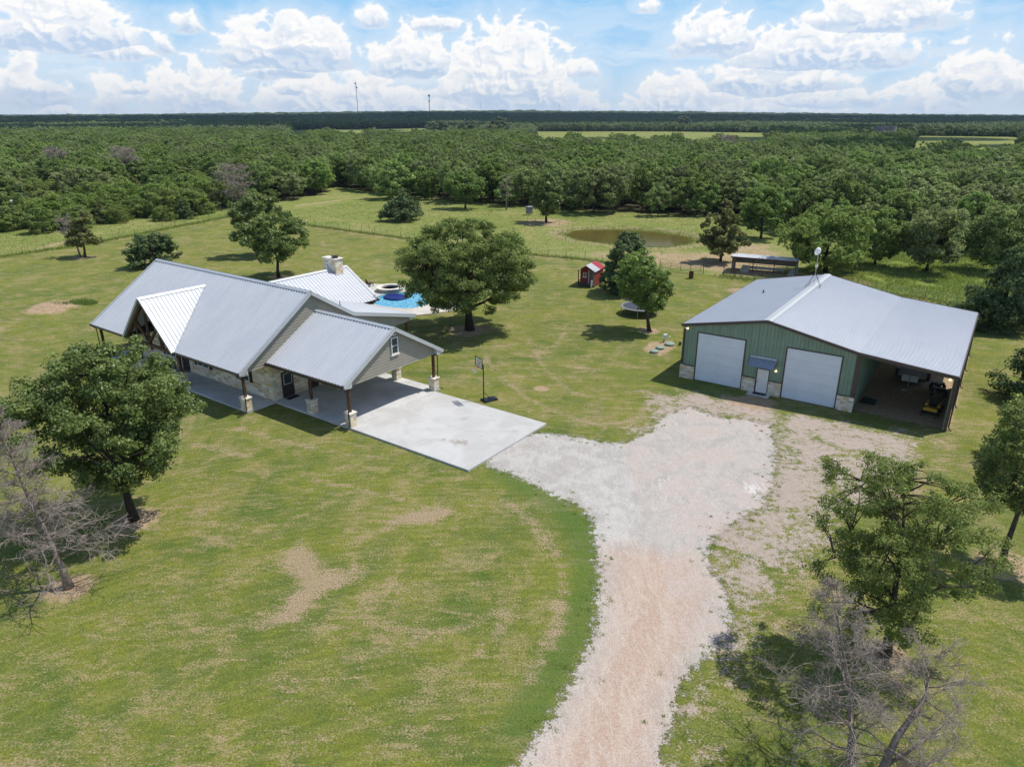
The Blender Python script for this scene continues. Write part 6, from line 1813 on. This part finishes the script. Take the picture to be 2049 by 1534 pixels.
# ---- the individual yard trees
T_ = make_tree
T_('oak_tree', 'large dark green oak in the front lawn before the long porch', (-21.9, 35.7), 'leaf_dark', 'bark_dark', seed=3, h=10.6, r=4.3, cb=3.0, kind='oval', nclump=270, nleaf=84000, leaf=0.12, crad=0.125, trunk_r=0.24, fork=0.26, hollow=0.2, limbs=14, skew=0.12, off=(-0.5, 0.1))
T_('oak_tree', 'big round spreading oak with forked trunk between the pool and lawn', (-4.6, 74.4), 'leaf_oak', 'bark_dark', seed=8, h=12.0, r=6.35, cb=3.1, kind='dome', nclump=330, nleaf=100000, leaf=0.17, crad=0.115, trunk_r=0.44, fork=0.2, hollow=0.45, limbs=18, skew=0.08, off=(-0.3, 0))
T_('elm_tree', 'airy bright green elm with open branches near the lower right corner', (16.3, 24.7), 'leaf_elm', 'bark', seed=24, h=9.4, r=3.15, cb=1.85, kind='oval', nclump=230, nleaf=52000, leaf=0.075, crad=0.125, trunk_r=0.19, fork=0.2, hollow=0.15, limbs=22, skew=0.28, off=(-0.9, 0.1))
T_('oak_tree', 'slender green oak cut by the right edge of the photo', (25.7, 31.5), 'leaf_elm', 'bark', seed=31, h=9.0, r=2.1, cb=3.0, kind='oval', nclump=110, nleaf=25000, leaf=0.115, crad=0.18, trunk_r=0.16, fork=0.3, lean=(0.6, 0.3))
T_('elm_tree', 'bright green tree with leafy trunk in front of the trampoline', (14.9, 74.1), 'leaf_bright', 'bark', seed=41, h=8.6, r=2.7, cb=2.6, kind='oval', nclump=120, nleaf=26000, leaf=0.17, crad=0.19, trunk_r=0.2, fork=0.3, off=(-2.0, 0.2))
T_('cedar_tree', 'dense dark cedar reaching the ground beside the red playhouse', (14.9, 91.4), 'leaf_cedar', 'bark', seed=42, h=8.0, r=2.7, cb=0.1, kind='shrub', nclump=150, nleaf=15000, leaf=0.26, crad=0.2, trunk_r=0.2, hollow=0.5)
T_('oak_tree', 'dark green yard oak behind the long silver ridge, nearer of two', (-33.6, 101.0), 'leaf_dark', 'bark_dark', seed=51, h=9.0, r=4.1, cb=2.7, kind='oval', nclump=110, nleaf=12000, leaf=0.30, crad=0.18, trunk_r=0.25, off=(0.4, 0), skew=0.25)
T_('oak_tree', 'dark green yard oak farther back and left of its neighbour', (-41.5, 117.6), 'leaf_dark', 'bark_dark', seed=52, h=10.0, r=3.7, cb=2.4, kind='oval', nclump=100, nleaf=9000, leaf=0.34, crad=0.2, trunk_r=0.25)
T_('juniper_bush', 'low round juniper on the lawn just past the house ridge', (-55.1, 108.9), 'leaf_cedar', 'bark', seed=53, h=5.1, r=3.1, cb=0.1, kind='shrub', nclump=90, nleaf=9000, leaf=0.28, crad=0.2, trunk_r=0.15, hollow=0.5, up=0.8, cat='bush')
T_('cedar_tree', 'half dead olive cedar alone on the left lawn', (-70.1, 116.3), 'leaf_olive', 'bark', seed=54, h=7.8, r=2.5, cb=2.3, kind='cone', nclump=50, nleaf=4200, leaf=0.34, crad=0.27, trunk_r=0.2, off=(1.2, 0))
T_('cedar_tree', 'low broad cedar alone in the middle meadow', (-23.8, 158.8), 'leaf_cedar', 'bark', seed=55, h=6.5, r=4.4, cb=1.1, kind='cone', nclump=80, nleaf=6500, leaf=0.38, crad=0.2, trunk_r=0.22)
T_('oak_tree', 'grey-green round oak at the woodland edge above the broad meadow cedar', (-33.1, 202.0), 'leaf_forest', 'bark', seed=56, h=10.4, r=5.1, cb=0.8, kind='dome', nclump=100, nleaf=7500, leaf=0.45, crad=0.17, trunk_r=0.3)
T_('oak_tree', 'olive green meadow oak left of the bare dead snag', (-11.6, 179.9), 'leaf_forest', 'bark', seed=57, h=9.3, r=4.0, cb=1.8, kind='oval', nclump=80, nleaf=6000, leaf=0.42, crad=0.19, trunk_r=0.25)
T_('oak_tree', 'green oak on bare soil right of the grey game feeder', (7.4, 156.4), 'leaf_dark', 'bark_dark', seed=58, h=9.9, r=3.4, cb=1.9, kind='oval', nclump=90, nleaf=7000, leaf=0.38, crad=0.2, trunk_r=0.26)
T_('cedar_tree', 'tall tiered cedar standing at the right end of the pond', (33.3, 113.0), 'leaf_olive', 'bark', seed=59, h=9.8, r=3.8, cb=1.9, kind='cone', nclump=100, nleaf=8500, leaf=0.32, crad=0.17, trunk_r=0.2, skew=0.3)
T_('oak_tree', 'rounded oak right of the tiered cedar by the pond', (47.0, 135.3), 'leaf_forest', 'bark_dark', seed=60, h=9.3, r=3.7, cb=1.7, kind='oval', nclump=90, nleaf=7500, leaf=0.38, crad=0.18, trunk_r=0.22)
T_('oak_tree', 'broad dark oak overhanging the grey livestock shed', (46.3, 103.8), 'leaf_oak', 'bark_dark', seed=61, h=9.6, r=5.9, cb=1.4, kind='dome', nclump=170, nleaf=17000, leaf=0.32, crad=0.14, trunk_r=0.35, off=(-1.0, 0), limbs=14)
T_('oak_tree', 'smaller oak touching the right side of the broad shed oak', (56.2, 109.5), 'leaf_oak', 'bark_dark', seed=62, h=8.8, r=3.6, cb=1.5, kind='oval', nclump=90, nleaf=8500, leaf=0.33, crad=0.19, trunk_r=0.2)
T_('oak_tree', 'grey-green meadow oak with clear trunk right of the shed oaks', (61.5, 104.5), 'leaf_forest', 'bark_dark', seed=63, h=9.7, r=4.3, cb=1.7, kind='oval', nclump=110, nleaf=9500, leaf=0.33, crad=0.18, trunk_r=0.22, off=(0.9, 0))
T_('oak_tree', 'large green oak at the far right edge of the bright meadow', (72.3, 104.7), 'leaf_forest', 'bark_dark', seed=64, h=10.2, r=4.7, cb=1.5, kind='dome', nclump=110, nleaf=10000, leaf=0.33, crad=0.18, trunk_r=0.25)
T_('cedar_tree', 'tall dark cedar behind the right end of the lean-to', (53.0, 74.5), 'leaf_cedar', 'bark_dark', seed=65, h=9.3, r=3.9, cb=0.4, kind='cone', nclump=150, nleaf=16000, leaf=0.25, crad=0.19, trunk_r=0.28, hollow=0.3)
T_('cedar_tree', 'green cedar right of the lean-to cut by the photo edge', (43.8, 54.4), 'leaf_cedar', 'bark_dark', seed=66, h=7.6, r=3.5, cb=0.5, kind='cone', nclump=110, nleaf=14000, leaf=0.19, crad=0.2, trunk_r=0.2)
T_('young_tree', 'small bright bushy tree right of the lean-to on the lawn', (34.6, 42.8), 'leaf_bright', 'bark', seed=67, h=4.8, r=2.4, cb=0.2, kind='shrub', nclump=70, nleaf=12000, leaf=0.14, crad=0.22, trunk_r=0.12)
# dead trees
dead_tree('dead grey-brown cedar with drooping twigs in the left foreground', (-22.0, 29.4), 9.6, [(0, 0, -0.1), (-0.15, 0.05, 1.2), (-0.55, 0.15, 3.0), (-0.95, 0.2, 5.0), (-1.3, 0.3, 7.0), (-1.7, 0.3, 9.6)], 0.17, 5, nl=62, r=3.4, cb=0.24, nsec=15, ntw=7, twl=0.48, twr=0.008)
dead_tree('dead silver-grey cedar with a straight leader in the lower right corner', (12.0, 18.7), 7.3, [(0, 0, -0.1), (-0.1, 0.2, 1.8), (-0.4, 0.5, 3.6), (-0.8, 0.9, 5.4), (-1.3, 1.3, 7.3)], 0.13, 9, nl=58, r=3.6, cb=0.12, droop=0.25, nsec=16, ntw=8, twl=0.36, twmat='twig_grey', twr=0.005)
dead_tree('dead tree with a curving dark limb at the bottom right edge', (12.4, 17.9), 4.2, [(0, 0, -0.1), (0.25, 0.1, 1.2), (0.6, 0.3, 2.3), (1.3, 0.7, 3.0), (1.75, 1.0, 3.5), (2.0, 1.5, 3.9), (2.0, 1.9, 4.1)], 0.15, 19, nl=22, r=1.9, cb=0.3, nsec=14, ntw=8, twl=0.34, twmat='twig_grey', prof='dome', twr=0.005, extra_limbs=(([(0.25, 0.1, 1.2), (1.4, 0.5, 1.6), (2.6, 1.1, 1.9), (3.7, 1.8, 2.3)], 0.07), ([(0.15, 0, 0.9), (1.2, -0.1, 1.3), (2.4, 0.3, 1.5), (3.2, 0.9, 1.7)], 0.05)))
dead_tree('bare white snag at the woodland edge behind the meadow', (-1.4, 177.9), 8.0, [(0, 0, -0.1), (0.1, 0, 3), (-0.1, 0, 5.5), (0.1, 0, 8)], 0.16, 23, nl=14, r=2.2, cb=0.35, nsec=4, ntw=2, twl=0.9, twmat='twig_grey', prof='dome', twr=0.03)
dead_tree('leafless grey half of the cedar on the left lawn', (-70.9, 116.5), 6.5, [(0, 0, -0.1), (-0.3, 0, 2.4), (-1.0, 0, 4), (-1.6, 0, 6)], 0.12, 24, nl=22, r=2.0, cb=0.4, nsec=8, ntw=5, twl=0.7, twmat='twig_dead', prof='dome', twr=0.014)


for lb_, (x_, y_), s_ in (('bare grey crown rising from the left thicket nearest the meadow corner', (-68.5, 181.0), 1.1), ('bare purple-grey crown in the middle of the left thicket', (-118, 226), 1.35), ('bare grey crown at the far left edge of the thicket', (-142, 232), 1.3), ('bare grey crown deep in the middle woodland', (95, 330), 1.4)):
    d_ = dead_tree(lb_, (x_, y_), 8.6, [(0, 0, -0.1), (0.1, 0, 3), (-0.1, 0, 6), (0.1, 0, 8.6)], 0.16, int(abs(x_)), nl=34, r=4.0, cb=0.25, nsec=12, ntw=6, twl=0.9, twmat='twig_dead', prof='dome', twr=0.022)
    d_.scale = (s_, s_, s_)


# weeds on the earth mound left of the house
def weeds(label, loc, r, h, n, seed, leafm='leaf_bright', blade=0.05, name='weed_clump'):
    g = np.random.RandomState(seed)
    a = g.rand(n) * 2 * np.pi; q = np.sqrt(g.rand(n)) * r
    P = np.stack([np.cos(a) * q, np.sin(a) * q * 0.6, np.zeros(n)], 1)
    d = np.stack([g.randn(n) * 0.3, g.randn(n) * 0.3, np.ones(n)], 1); d = unit(d)
    L_ = h * (0.5 + 0.6 * g.rand(n))[:, None] * (1 - 0.5 * (q / r)[:, None] ** 2)
    s_ = unit(np.cross(d, g.randn(n, 3))) * blade
    V = np.stack([P - s_, P + s_, P + s_ * 0.6 + d * L_ * 0.6, P - s_ * 0.2 + d * L_], 1).reshape(-1, 3)
    o = obj(name, np_mesh(name, V, np.arange(4 * n).reshape(n, 4), M[leafm], {'tint': ('FACE', g.rand(n) * 0.9)}), None, (loc[0], loc[1], loc[2] if len(loc) > 2 else 0))
    return tag(o, label, 'weeds')


weeds('leafy green weeds growing on the right side of the bare earth mound', (-53.2, 85.6, 0.0), 1.9, 1.0, 420, 3, 'leaf_bright', 0.05)
weeds('low green weeds on the middle of the bare earth mound', (-55.3, 84.4, 0.3), 1.3, 0.5, 160, 4, 'leaf_bright', 0.05)


# ================================================================ tall grass (uncountable)
def build_grass():
    g = np.random.RandomState(12)
    P = []; Hh = []; W = []
    def scatter(poly, n, h0, h1, w_):
        p = np.array(poly); lo, hi = p.min(0), p.max(0)
        q = lo + (hi - lo) * g.rand(int(n), 2)
        k = poly_sd(q[:, 0], q[:, 1], poly) > 0
        q = q[k]
        # nearer camera only: thin out with distance, skip water and bare soil
        k = (poly_sd(q[:, 0], q[:, 1], POND) < -0.3) & ((poly_sd(q[:, 0], q[:, 1], BROWN) < 0) | (g.rand(len(q)) < 0.15)) & (fbm(q[:, 0] / 6, q[:, 1] / 6, 3, 3) + 0.25 * g.rand(len(q)) > -0.12)
        q = q[k]
        P.append(q); Hh.append(h0 + (h1 - h0) * g.rand(len(q))); W.append(np.full(len(q), w_))
    scatter([p for p in PASTURE if p[1] < 215], 120000, 0.15, 0.36, 0.04)
    scatter(LUSH, 90000, 0.2, 0.55, 0.045)
    scatter([p for p in PASTURE2 if p[1] < 200], 30000, 0.15, 0.4, 0.04)
    for ln, w_, n, h0, h1 in ((FENCE_LEFT, 0.5, 5000, .2, .7), (FENCE_MID, 0.45, 6000, .2, .7), (FENCE_R, 0.7, 4000, .2, .7), (POND + POND[:1], 1.1, 3500, 0.15, 0.45)):
        L_ = np.array(ln, float); sg = np.linalg.norm(np.diff(L_, axis=0), axis=1); c_ = np.concatenate([[0], np.cumsum(sg)])
        s_ = g.rand(n) * c_[-1]; q = np.stack([np.interp(s_, c_, L_[:, 0]), np.interp(s_, c_, L_[:, 1])], 1) + g.randn(n, 2) * w_
        if w_ == 1.1: q = q[(poly_sd(q[:, 0], q[:, 1], POND) < 0.4)]
        P.append(q); Hh.append(h0 + (h1 - h0) * g.rand(len(q))); W.append(np.full(len(q), 0.05))
    # short tufts straggling along the gravel edge
    L_ = np.array(GRAVEL + GRAVEL[:1], float); sg = np.linalg.norm(np.diff(L_, axis=0), axis=1); c_ = np.concatenate([[0], np.cumsum(sg)])
    nt = 420; s_ = g.rand(nt) * c_[-1]; q = np.stack([np.interp(s_, c_, L_[:, 0]), np.interp(s_, c_, L_[:, 1])], 1) + g.randn(nt, 2) * 0.45
    q = q[q[:, 1] > 20]
    for p in q:
        m_ = g.randint(12, 50); P.append(p + g.randn(m_, 2) * g.uniform(0.04, 0.14)); Hh.append(g.uniform(0.03, 0.10, m_)); W.append(np.full(m_, 0.012))
    P = np.concatenate(P); Hh = np.concatenate(Hh); W = np.concatenate(W); n = len(P)
    z = -0.9 * sstep(-1.5, 3.0, poly_sd(P[:, 0], P[:, 1], POND))
    P3 = np.concatenate([P, z[:, None]], 1)
    d = unit(np.stack([g.randn(n) * 0.9, g.randn(n) * 0.9, np.ones(n)], 1))
    sd = unit(np.cross(d, g.randn(n, 3))) * W[:, None]
    L2 = Hh[:, None]
    V = np.stack([P3 - sd, P3 + sd, P3 + sd * 0.6 + d * L2 * 0.65, P3 + d * L2], 1).reshape(-1, 3)
    t = NT('tall_grass_blades', 0.8, 0.2)
    tint = t.attr('tint')
    big = t.noise(0.12, 3)
    t.col(t.mix(t.map(t.m('ADD', t.m('MULTIPLY', tint, 0.5), t.m('MULTIPLY', big, 0.5)), 0.35, 0.65), (0.20, 0.29, 0.05), (0.38, 0.38, 0.13)))
    tr = t.n('ShaderNodeBsdfTranslucent'); tr.inputs[0].default_value = (0.2, 0.28, 0.05, 1); mx = t.n('ShaderNodeMixShader'); mx.inputs[0].default_value = 0.45
    t.t.links.new(t.p.outputs[0], mx.inputs[1]); t.t.links.new(tr.outputs[0], mx.inputs[2]); t.t.links.new(mx.outputs[0], t.out.inputs[0])
    o = obj('tall_grass', np_mesh('tall_grass', V, np.arange(4 * n).reshape(n, 4), t.mat, {'tint': ('FACE', g.rand(n))}))
    tag(o, 'tall yellow-green grass in the meadows, along the fences and round the pond', 'grass', kind='stuff')


build_grass()


# ================================================================ woodland
def variants():
    out = {}
    K = dict(trunk_r=0.16, fork=0.3, limbs=6, seg=5)
    spec = {'woodland_oak': [('leaf_forest', 'bark', dict(h=9.5, r=4.3, cb=1.6, kind='dome', nclump=105, nleaf=8200, leaf=0.33, crad=0.155, hollow=0.5)),
                             ('leaf_forest', 'bark', dict(h=10.5, r=4.0, cb=2.0, kind='oval', nclump=105, nleaf=8200, leaf=0.33, crad=0.16, hollow=0.5)),
                             ('leaf_forest', 'bark_dark', dict(h=8.8, r=3.9, cb=1.2, kind='dome', nclump=90, nleaf=7000, leaf=0.33, crad=0.165, hollow=0.5)),
                             ('leaf_oak', 'bark_dark', dict(h=9.8, r=3.4, cb=1.2, kind='oval', nclump=85, nleaf=7000, leaf=0.31, crad=0.17, hollow=0.45)),
                             ('leaf_bright', 'bark', dict(h=8.4, r=3.2, cb=1.0, kind='oval', nclump=80, nleaf=6500, leaf=0.31, crad=0.18, hollow=0.45)),
                             ('leaf_forest', 'bark', dict(h=10.0, r=4.6, cb=1.8, kind='vase', nclump=110, nleaf=8600, leaf=0.34, crad=0.15, hollow=0.5))],
            'thicket_tree': [('leaf_bright', 'bark', dict(h=6.6, r=3.3, cb=0.3, kind='shrub', nclump=80, nleaf=7500, leaf=0.26, crad=0.2, hollow=0.55)),
                             ('leaf_elm', 'bark', dict(h=5.6, r=3.0, cb=0.2, kind='shrub', nclump=75, nleaf=6500, leaf=0.25, crad=0.22, hollow=0.55)),
                             ('leaf_oak', 'bark', dict(h=6.2, r=3.2, cb=0.4, kind='oval', nclump=75, nleaf=6500, leaf=0.27, crad=0.22, hollow=0.5))],
            'thicket_cedar': [('leaf_cedar', 'bark', dict(h=7.0, r=2.5, cb=0.2, kind='cone', nclump=75, nleaf=6000, leaf=0.27, crad=0.24, hollow=0.4)),
                              ('leaf_olive', 'bark', dict(h=6.2, r=2.4, cb=0.2, kind='cone', nclump=70, nleaf=5500, leaf=0.27, crad=0.26, hollow=0.4))]}
    s = 200
    for k, lst in spec.items():
        out[k] = []
        for lm, bm, kw in lst:
            s += 1
            q = dict(K); q.update(kw)
            b, V, F, tint = tree_parts(seed=s, **q)
            e = bpy.data.objects.new(k, None)
            tk = b.build('trunk', M[bm], None, smooth=True, link=False)
            cm = np_mesh('crown', V, F, M[lm], {'tint': ('FACE', tint)})
            out[k].append((tk.data, cm))
    return out


VAR = variants()
LBL = {'woodland_oak': ('grey-green oak in the dense woodland beyond the meadow', 'oaks of the woodland beyond the meadow'),
       'thicket_tree': ('bushy bright green tree in the thicket left of the yard', 'leafy trees in the left thicket'),
       'thicket_cedar': ('conical cedar among the bushes of the left thicket', 'cedars in the left thicket')}


def place_var(kind, i, x, y, s, rz, z=0.0):
    tk, cm = VAR[kind][i % len(VAR[kind])]
    e = empty(kind, (x, y, z), rz, LBL[kind][0], 'tree', LBL[kind][1])
    e.scale = (s[0], s[0], s[1])
    for nm, me in (('trunk', tk), ('crown', cm)):
        o = bpy.data.objects.new(nm, me); C.objects.link(o); o.parent = e
    return e


def woodland():
    g = np.random.RandomState(77)
    near = []
    far = []
    # jittered grid over the wedge the lens (and a step to each side) sees
    for yy in np.arange(110, 640, 6.3):
        half = yy * 1.2 + 12
        for xx in np.arange(-half, half, 6.3):
            x, y = xx + g.uniform(-2.6, 2.6), yy + g.uniform(-2.6, 2.6)
            r_ = math.hypot(x, y); a = math.degrees(math.atan2(x, y))
            d = r_ - edge_r(a) - 2.5 - 2.5 * perlin(np.array([x / 14.]), np.array([y / 14.]), 4)[0]
            if d < 0: continue
            if field_mask(np.array([a]), np.array([r_]))[0] > 0.3: continue
            if abs(x + 111) < 5.5 and -12 < y - 161 < 4.5: continue
            if math.hypot(x - 297, y - 600) < 14: continue
            if y > 588 and abs(x - 297) < 9: continue
            thick = (a < -14.5 and r_ < 232 + 18 * math.sin(a * 1.3)) and not (a > -20 and r_ > 205)
            near.append((r_ + (0 if thick else 0), x, y, thick, d))
    near.sort()
    # the ones showing largest become things, the rest join the woodland mass
    vis = [q for q in near if abs(math.degrees(math.atan2(q[1], q[2]))) < 37.5]
    th = [q for q in vis if q[3]][:190]
    wd = [q for q in vis if not q[3]][:275]
    used = set((q[1], q[2]) for q in th + wd)
    for q in wd:
        place_var('woodland_oak', int(g.choice([0, 1, 2, 3, 5, 0, 1, 2, 5, 4 if g.rand() < 0.6 else 3])), q[1], q[2], (g.uniform(0.68, 1.25), g.uniform(0.70, 1.16)), g.rand() * 6.28)
    for q in th:
        k = 'thicket_cedar' if g.rand() < 0.27 else 'thicket_tree'
        front = q[4] < 9
        s_ = g.uniform(0.55, 0.85) if front else g.uniform(0.8, 1.15)
        place_var(k, g.randint(0, 99), q[1], q[2], (s_ * 1.08, s_ * g.uniform(0.85, 1.05)), g.rand() * 6.28)
    rest = [(q[1], q[2], g.uniform(0.75, 1.15)) for q in near if (q[1], q[2]) not in used]
    pts = [(x, y, s_) for x, y, s_ in rest]
    # beyond: sparser spacing with distance, wider crowns
    def band(y0, y1, st, s0, jit):
        for yy in np.arange(y0, y1, st):
            half = yy * 1.1
            xs_ = np.arange(-half, half, st)
            x = xs_ + g.uniform(-jit, jit, len(xs_)); y = yy + g.uniform(-jit, jit, len(xs_))
            a = np.degrees(np.arctan2(x, y)); rr = np.hypot(x, y)
            k = (field_mask(a, rr) < 0.5)
            for p, q in zip(x[k], y[k]):
                if 588 < q < 640 and abs(p - 297) < 16: continue
                FAR.append((p, q, s0 * g.uniform(0.75, 1.2)))
    FAR = []
    band(640, 1100, 8.5, 1.15, 3.5)
    band(1100, 2000, 15, 1.9, 6)
    band(2000, 4200, 30, 3.4, 12)
    band(4200, 6250, 58, 6.2, 24)
    return pts, FAR


PTS, FARP = woodland()


def merged_variant(name, seed, kw, lm, bm):
    b, V, F, tint = tree_parts(seed=seed, **kw)
    me = b.build('tmp', M[bm], None, link=False).data
    o = bpy.data.objects.new(name, np_mesh(name, V, F, M[lm], {'tint': ('FACE', tint)}))
    return o


def mass(name, pts, srcs, label, zscale=None):
    """one uncountable woodland object: crowns instanced on points"""
    col = bpy.data.collections.new(name + '_kinds')
    for s_ in srcs: col.objects.link(s_)
    P = np.array([(p[0], p[1]) for p in pts]); sc = np.array([p[2] for p in pts])
    z = terrain(P[:, 0], P[:, 1])
    g = np.random.RandomState(5)
    me = bpy.data.meshes.new(name)
    me.vertices.add(len(P)); me.vertices.foreach_set('co', np.column_stack([P, z]).astype(np.float32).ravel())
    at = me.attributes.new('sc', 'FLOAT_VECTOR', 'POINT')
    zs = g.uniform(0.8, 1.15, len(P)) * (1.0 if zscale is None else zscale(sc)) * np.where(sc > 2.5, g.uniform(0.6, 1.35, len(P)), 1.0)
    at.data.foreach_set('vector', np.column_stack([sc, sc, zs]).astype(np.float32).ravel())
    at = me.attributes.new('rz', 'FLOAT', 'POINT'); at.data.foreach_set('value', (g.rand(len(P)) * 6.28).astype(np.float32))
    o = bpy.data.objects.new(name, me); C.objects.link(o)
    ng = bpy.data.node_groups.new(name, 'GeometryNodeTree')
    ng.interface.new_socket('Geometry', in_out='INPUT', socket_type='NodeSocketGeometry'); ng.interface.new_socket('Geometry', in_out='OUTPUT', socket_type='NodeSocketGeometry')
    N = ng.nodes.new; L = ng.links.new
    gi, go = N('NodeGroupInput'), N('NodeGroupOutput')
    ci = N('GeometryNodeCollectionInfo'); ci.inputs[0].default_value = col; ci.inputs[1].default_value = True; ci.inputs[2].default_value = True
    ip = N('GeometryNodeInstanceOnPoints'); ip.inputs['Pick Instance'].default_value = True
    a1 = N('GeometryNodeInputNamedAttribute'); a1.data_type = 'FLOAT_VECTOR'; a1.inputs[0].default_value = 'sc'
    a2 = N('GeometryNodeInputNamedAttribute'); a2.data_type = 'FLOAT'; a2.inputs[0].default_value = 'rz'
    cx = N('ShaderNodeCombineXYZ')
    rv = N('FunctionNodeRandomValue'); rv.data_type = 'INT'; rv.inputs[4].default_value = 0; rv.inputs[5].default_value = len(srcs) - 1
    L(gi.outputs[0], ip.inputs['Points']); L(ci.outputs[0], ip.inputs['Instance']); L(rv.outputs[2], ip.inputs['Instance Index'])
    L(a2.outputs['Attribute'], cx.inputs[2]); L(cx.outputs[0], ip.inputs['Rotation']); L(a1.outputs['Attribute'], ip.inputs['Scale'])
    L(ip.outputs[0], go.inputs[0])
    md = o.modifiers.new('trees', 'NODES'); md.node_group = ng
    return tag(o, label, 'woodland', kind='stuff')


def _src(tk_cm, name):
    tk, cm = tk_cm
    return bpy.data.objects.new(name, cm)


MIDS = [bpy.data.objects.new('crown_kind', cm) for tk, cm in VAR['woodland_oak']]
mass('woodland', PTS, MIDS, 'continuous canopy of grey-green oaks behind the first trees')
FS = [merged_variant('far_crown', 300 + i, dict(h=10 + i * 0.4, r=4.8, cb=0.3, kind=k, nclump=34, nleaf=1100, leaf=0.85, crad=0.24, hollow=0.5, trunk_r=0.2, limbs=3), 'leaf_far', 'bark') for i, k in enumerate(('dome', 'oval', 'dome'))]
mass('distant_woodland', FARP, FS, 'hazy dark woodland reaching to the horizon', zscale=lambda s: np.minimum(1.1, 0.95 + 0.02 * s))
# pale willow-like crowns standing out of the far woods
for i, (x, y, s_) in enumerate(((-62, 640, 2.0), (-38, 655, 1.9), (-10, 650, 2.5), (14, 560, 1.3), (235, 1040, 2.4))):
    me = VAR['woodland_oak'][i % 4][1].copy(); me.materials.clear()
    if 'leaf_willow' not in M: M['leaf_willow'] = leafmat('pale_silvery_leaves', (0.12, 0.15, 0.09), (0.24, 0.28, 0.17), 0.2, 0.7, 0.0, 0.1)
    me.materials.append(M['leaf_willow'])
    e = empty('willow_tree', (x, y, float(terrain(np.array([x * 1.0]), np.array([y * 1.0]))[0])), i, ('pale silvery crown leftmost of the distant pale clump', 'pale silvery crown second from left in the distant clump', 'largest pale silvery crown of the distant clump', 'small pale silvery crown just right of the distant clump', 'pale silvery crown alone beyond the long green field')[i], 'tree', 'pale trees in the distance')
    e.scale = (s_, s_, s_ * 0.9)
    o = bpy.data.objects.new('crown', me); C.objects.link(o); o.parent = e
    o = bpy.data.objects.new('trunk', VAR['woodland_oak'][i % 4][0]); C.objects.link(o); o.parent = e


for i, (x, y, s_, hz_) in enumerate(((300, 2640, 2.6, 2.5), (196, 2640, 2.2, 2.1), (262, 2660, 1.5, 1.6))):
    e = empty('oak_tree', (x, y, float(terrain(np.array([x * 1.0]), np.array([y * 1.0]))[0])), i, ('largest dark tree crown breaking the horizon right of centre', 'second dark tree crown breaking the horizon, left of the largest', 'low dark crown between the two horizon trees')[i], 'tree', 'trees breaking the horizon')
    e.scale = (s_ * 0.95, s_ * 0.95, hz_)
    for nm, me in zip(('trunk', 'crown'), VAR['woodland_oak'][i]):
        o = bpy.data.objects.new(nm, me); C.objects.link(o); o.parent = e


# ================================================================ fair-weather cumulus overhead, out of the frame: they shade the far woods
def overhead_clouds():
    g = np.random.RandomState(3)
    t = NT('cloud_white', 1.0, 0.0); t.col((0.8, 0.8, 0.82))
    ox, oy, hz = 786.0, 271.0, 1500.0
    import bmesh
    bm = bmesh.new(); bmesh.ops.create_icosphere(bm, subdivisions=3, radius=1.0)
    sv = np.array([v.co[:] for v in bm.verts]); sf = np.array([[v.index for v in f.verts] for f in bm.faces]); bm.free()
    def cloud(blobs, label):
        VV, FF = [], []; k = 0
        for x, y, rx, ry in blobs:
            n = max(5, int(rx * ry / 9000))
            for _ in range(min(n, 60)):
                a, q = g.rand() * 6.28, math.sqrt(g.rand()) * 0.85
                s_ = g.uniform(0.22, 0.42) * min(rx, ry)
                c_ = np.array([x + ox + math.cos(a) * q * rx, y + oy + math.sin(a) * q * ry, hz + g.uniform(0, 60)])
                d = sv * (1 + 0.10 * perlin(sv[:, 0] * 3 + k, sv[:, 1] * 3 + sv[:, 2] * 2, 8)[:, None])
                v = d * np.array([s_, s_, s_ * 0.42]); v[:, 2] = np.maximum(v[:, 2], -10)
                VV.append(v + c_); FF.append(sf + k); k += len(sv)
        return tag(obj('clouds', np_mesh('clouds', np.concatenate(VV), np.concatenate(FF), t.mat, smooth=True)), label, 'cloud', kind='stuff')
    cloud([(-700, 1500, 700, 380), (300, 1550, 900, 400), (1200, 1500, 700, 350), (-1500, 2400, 900, 800), (0, 2600, 1300, 900), (1500, 2500, 1000, 800), (-520, 960, 360, 260), (-180, 900, 200, 190), (-650, 820, 240, 160), (-60, 1120, 200, 90), (-330, 770, 170, 110), (-500, 1200, 400, 200)], 'cumulus overhead shading the far woods')
    cloud([(250, 430, 110, 120), (370, 500, 140, 150), (200, 640, 120, 110), (330, 700, 170, 120), (120, 700, 90, 60), (170, 330, 55, 50)], 'cumulus overhead shading the right-hand woods')


overhead_clouds()


# ================================================================ haze: one closed box of even air round the whole site
def haze():
    b = MB(); b.box(-6900, -400, -8.5, 6900, 6900, 130)
    m = bpy.data.materials.new('haze_air'); m.use_nodes = True
    t = m.node_tree; t.nodes.clear()
    v = t.nodes.new('ShaderNodeVolumePrincipled'); o = t.nodes.new('ShaderNodeOutputMaterial')
    v.inputs['Color'].default_value = (0.55, 0.75, 1.0, 1); v.inputs['Density'].default_value = HAZE; v.inputs['Anisotropy'].default_value = 0.3
    t.links.new(v.outputs[0], o.inputs['Volume'])
    tag(b.build('haze', m), kind='stuff')


HAZE = 0.00006
haze()
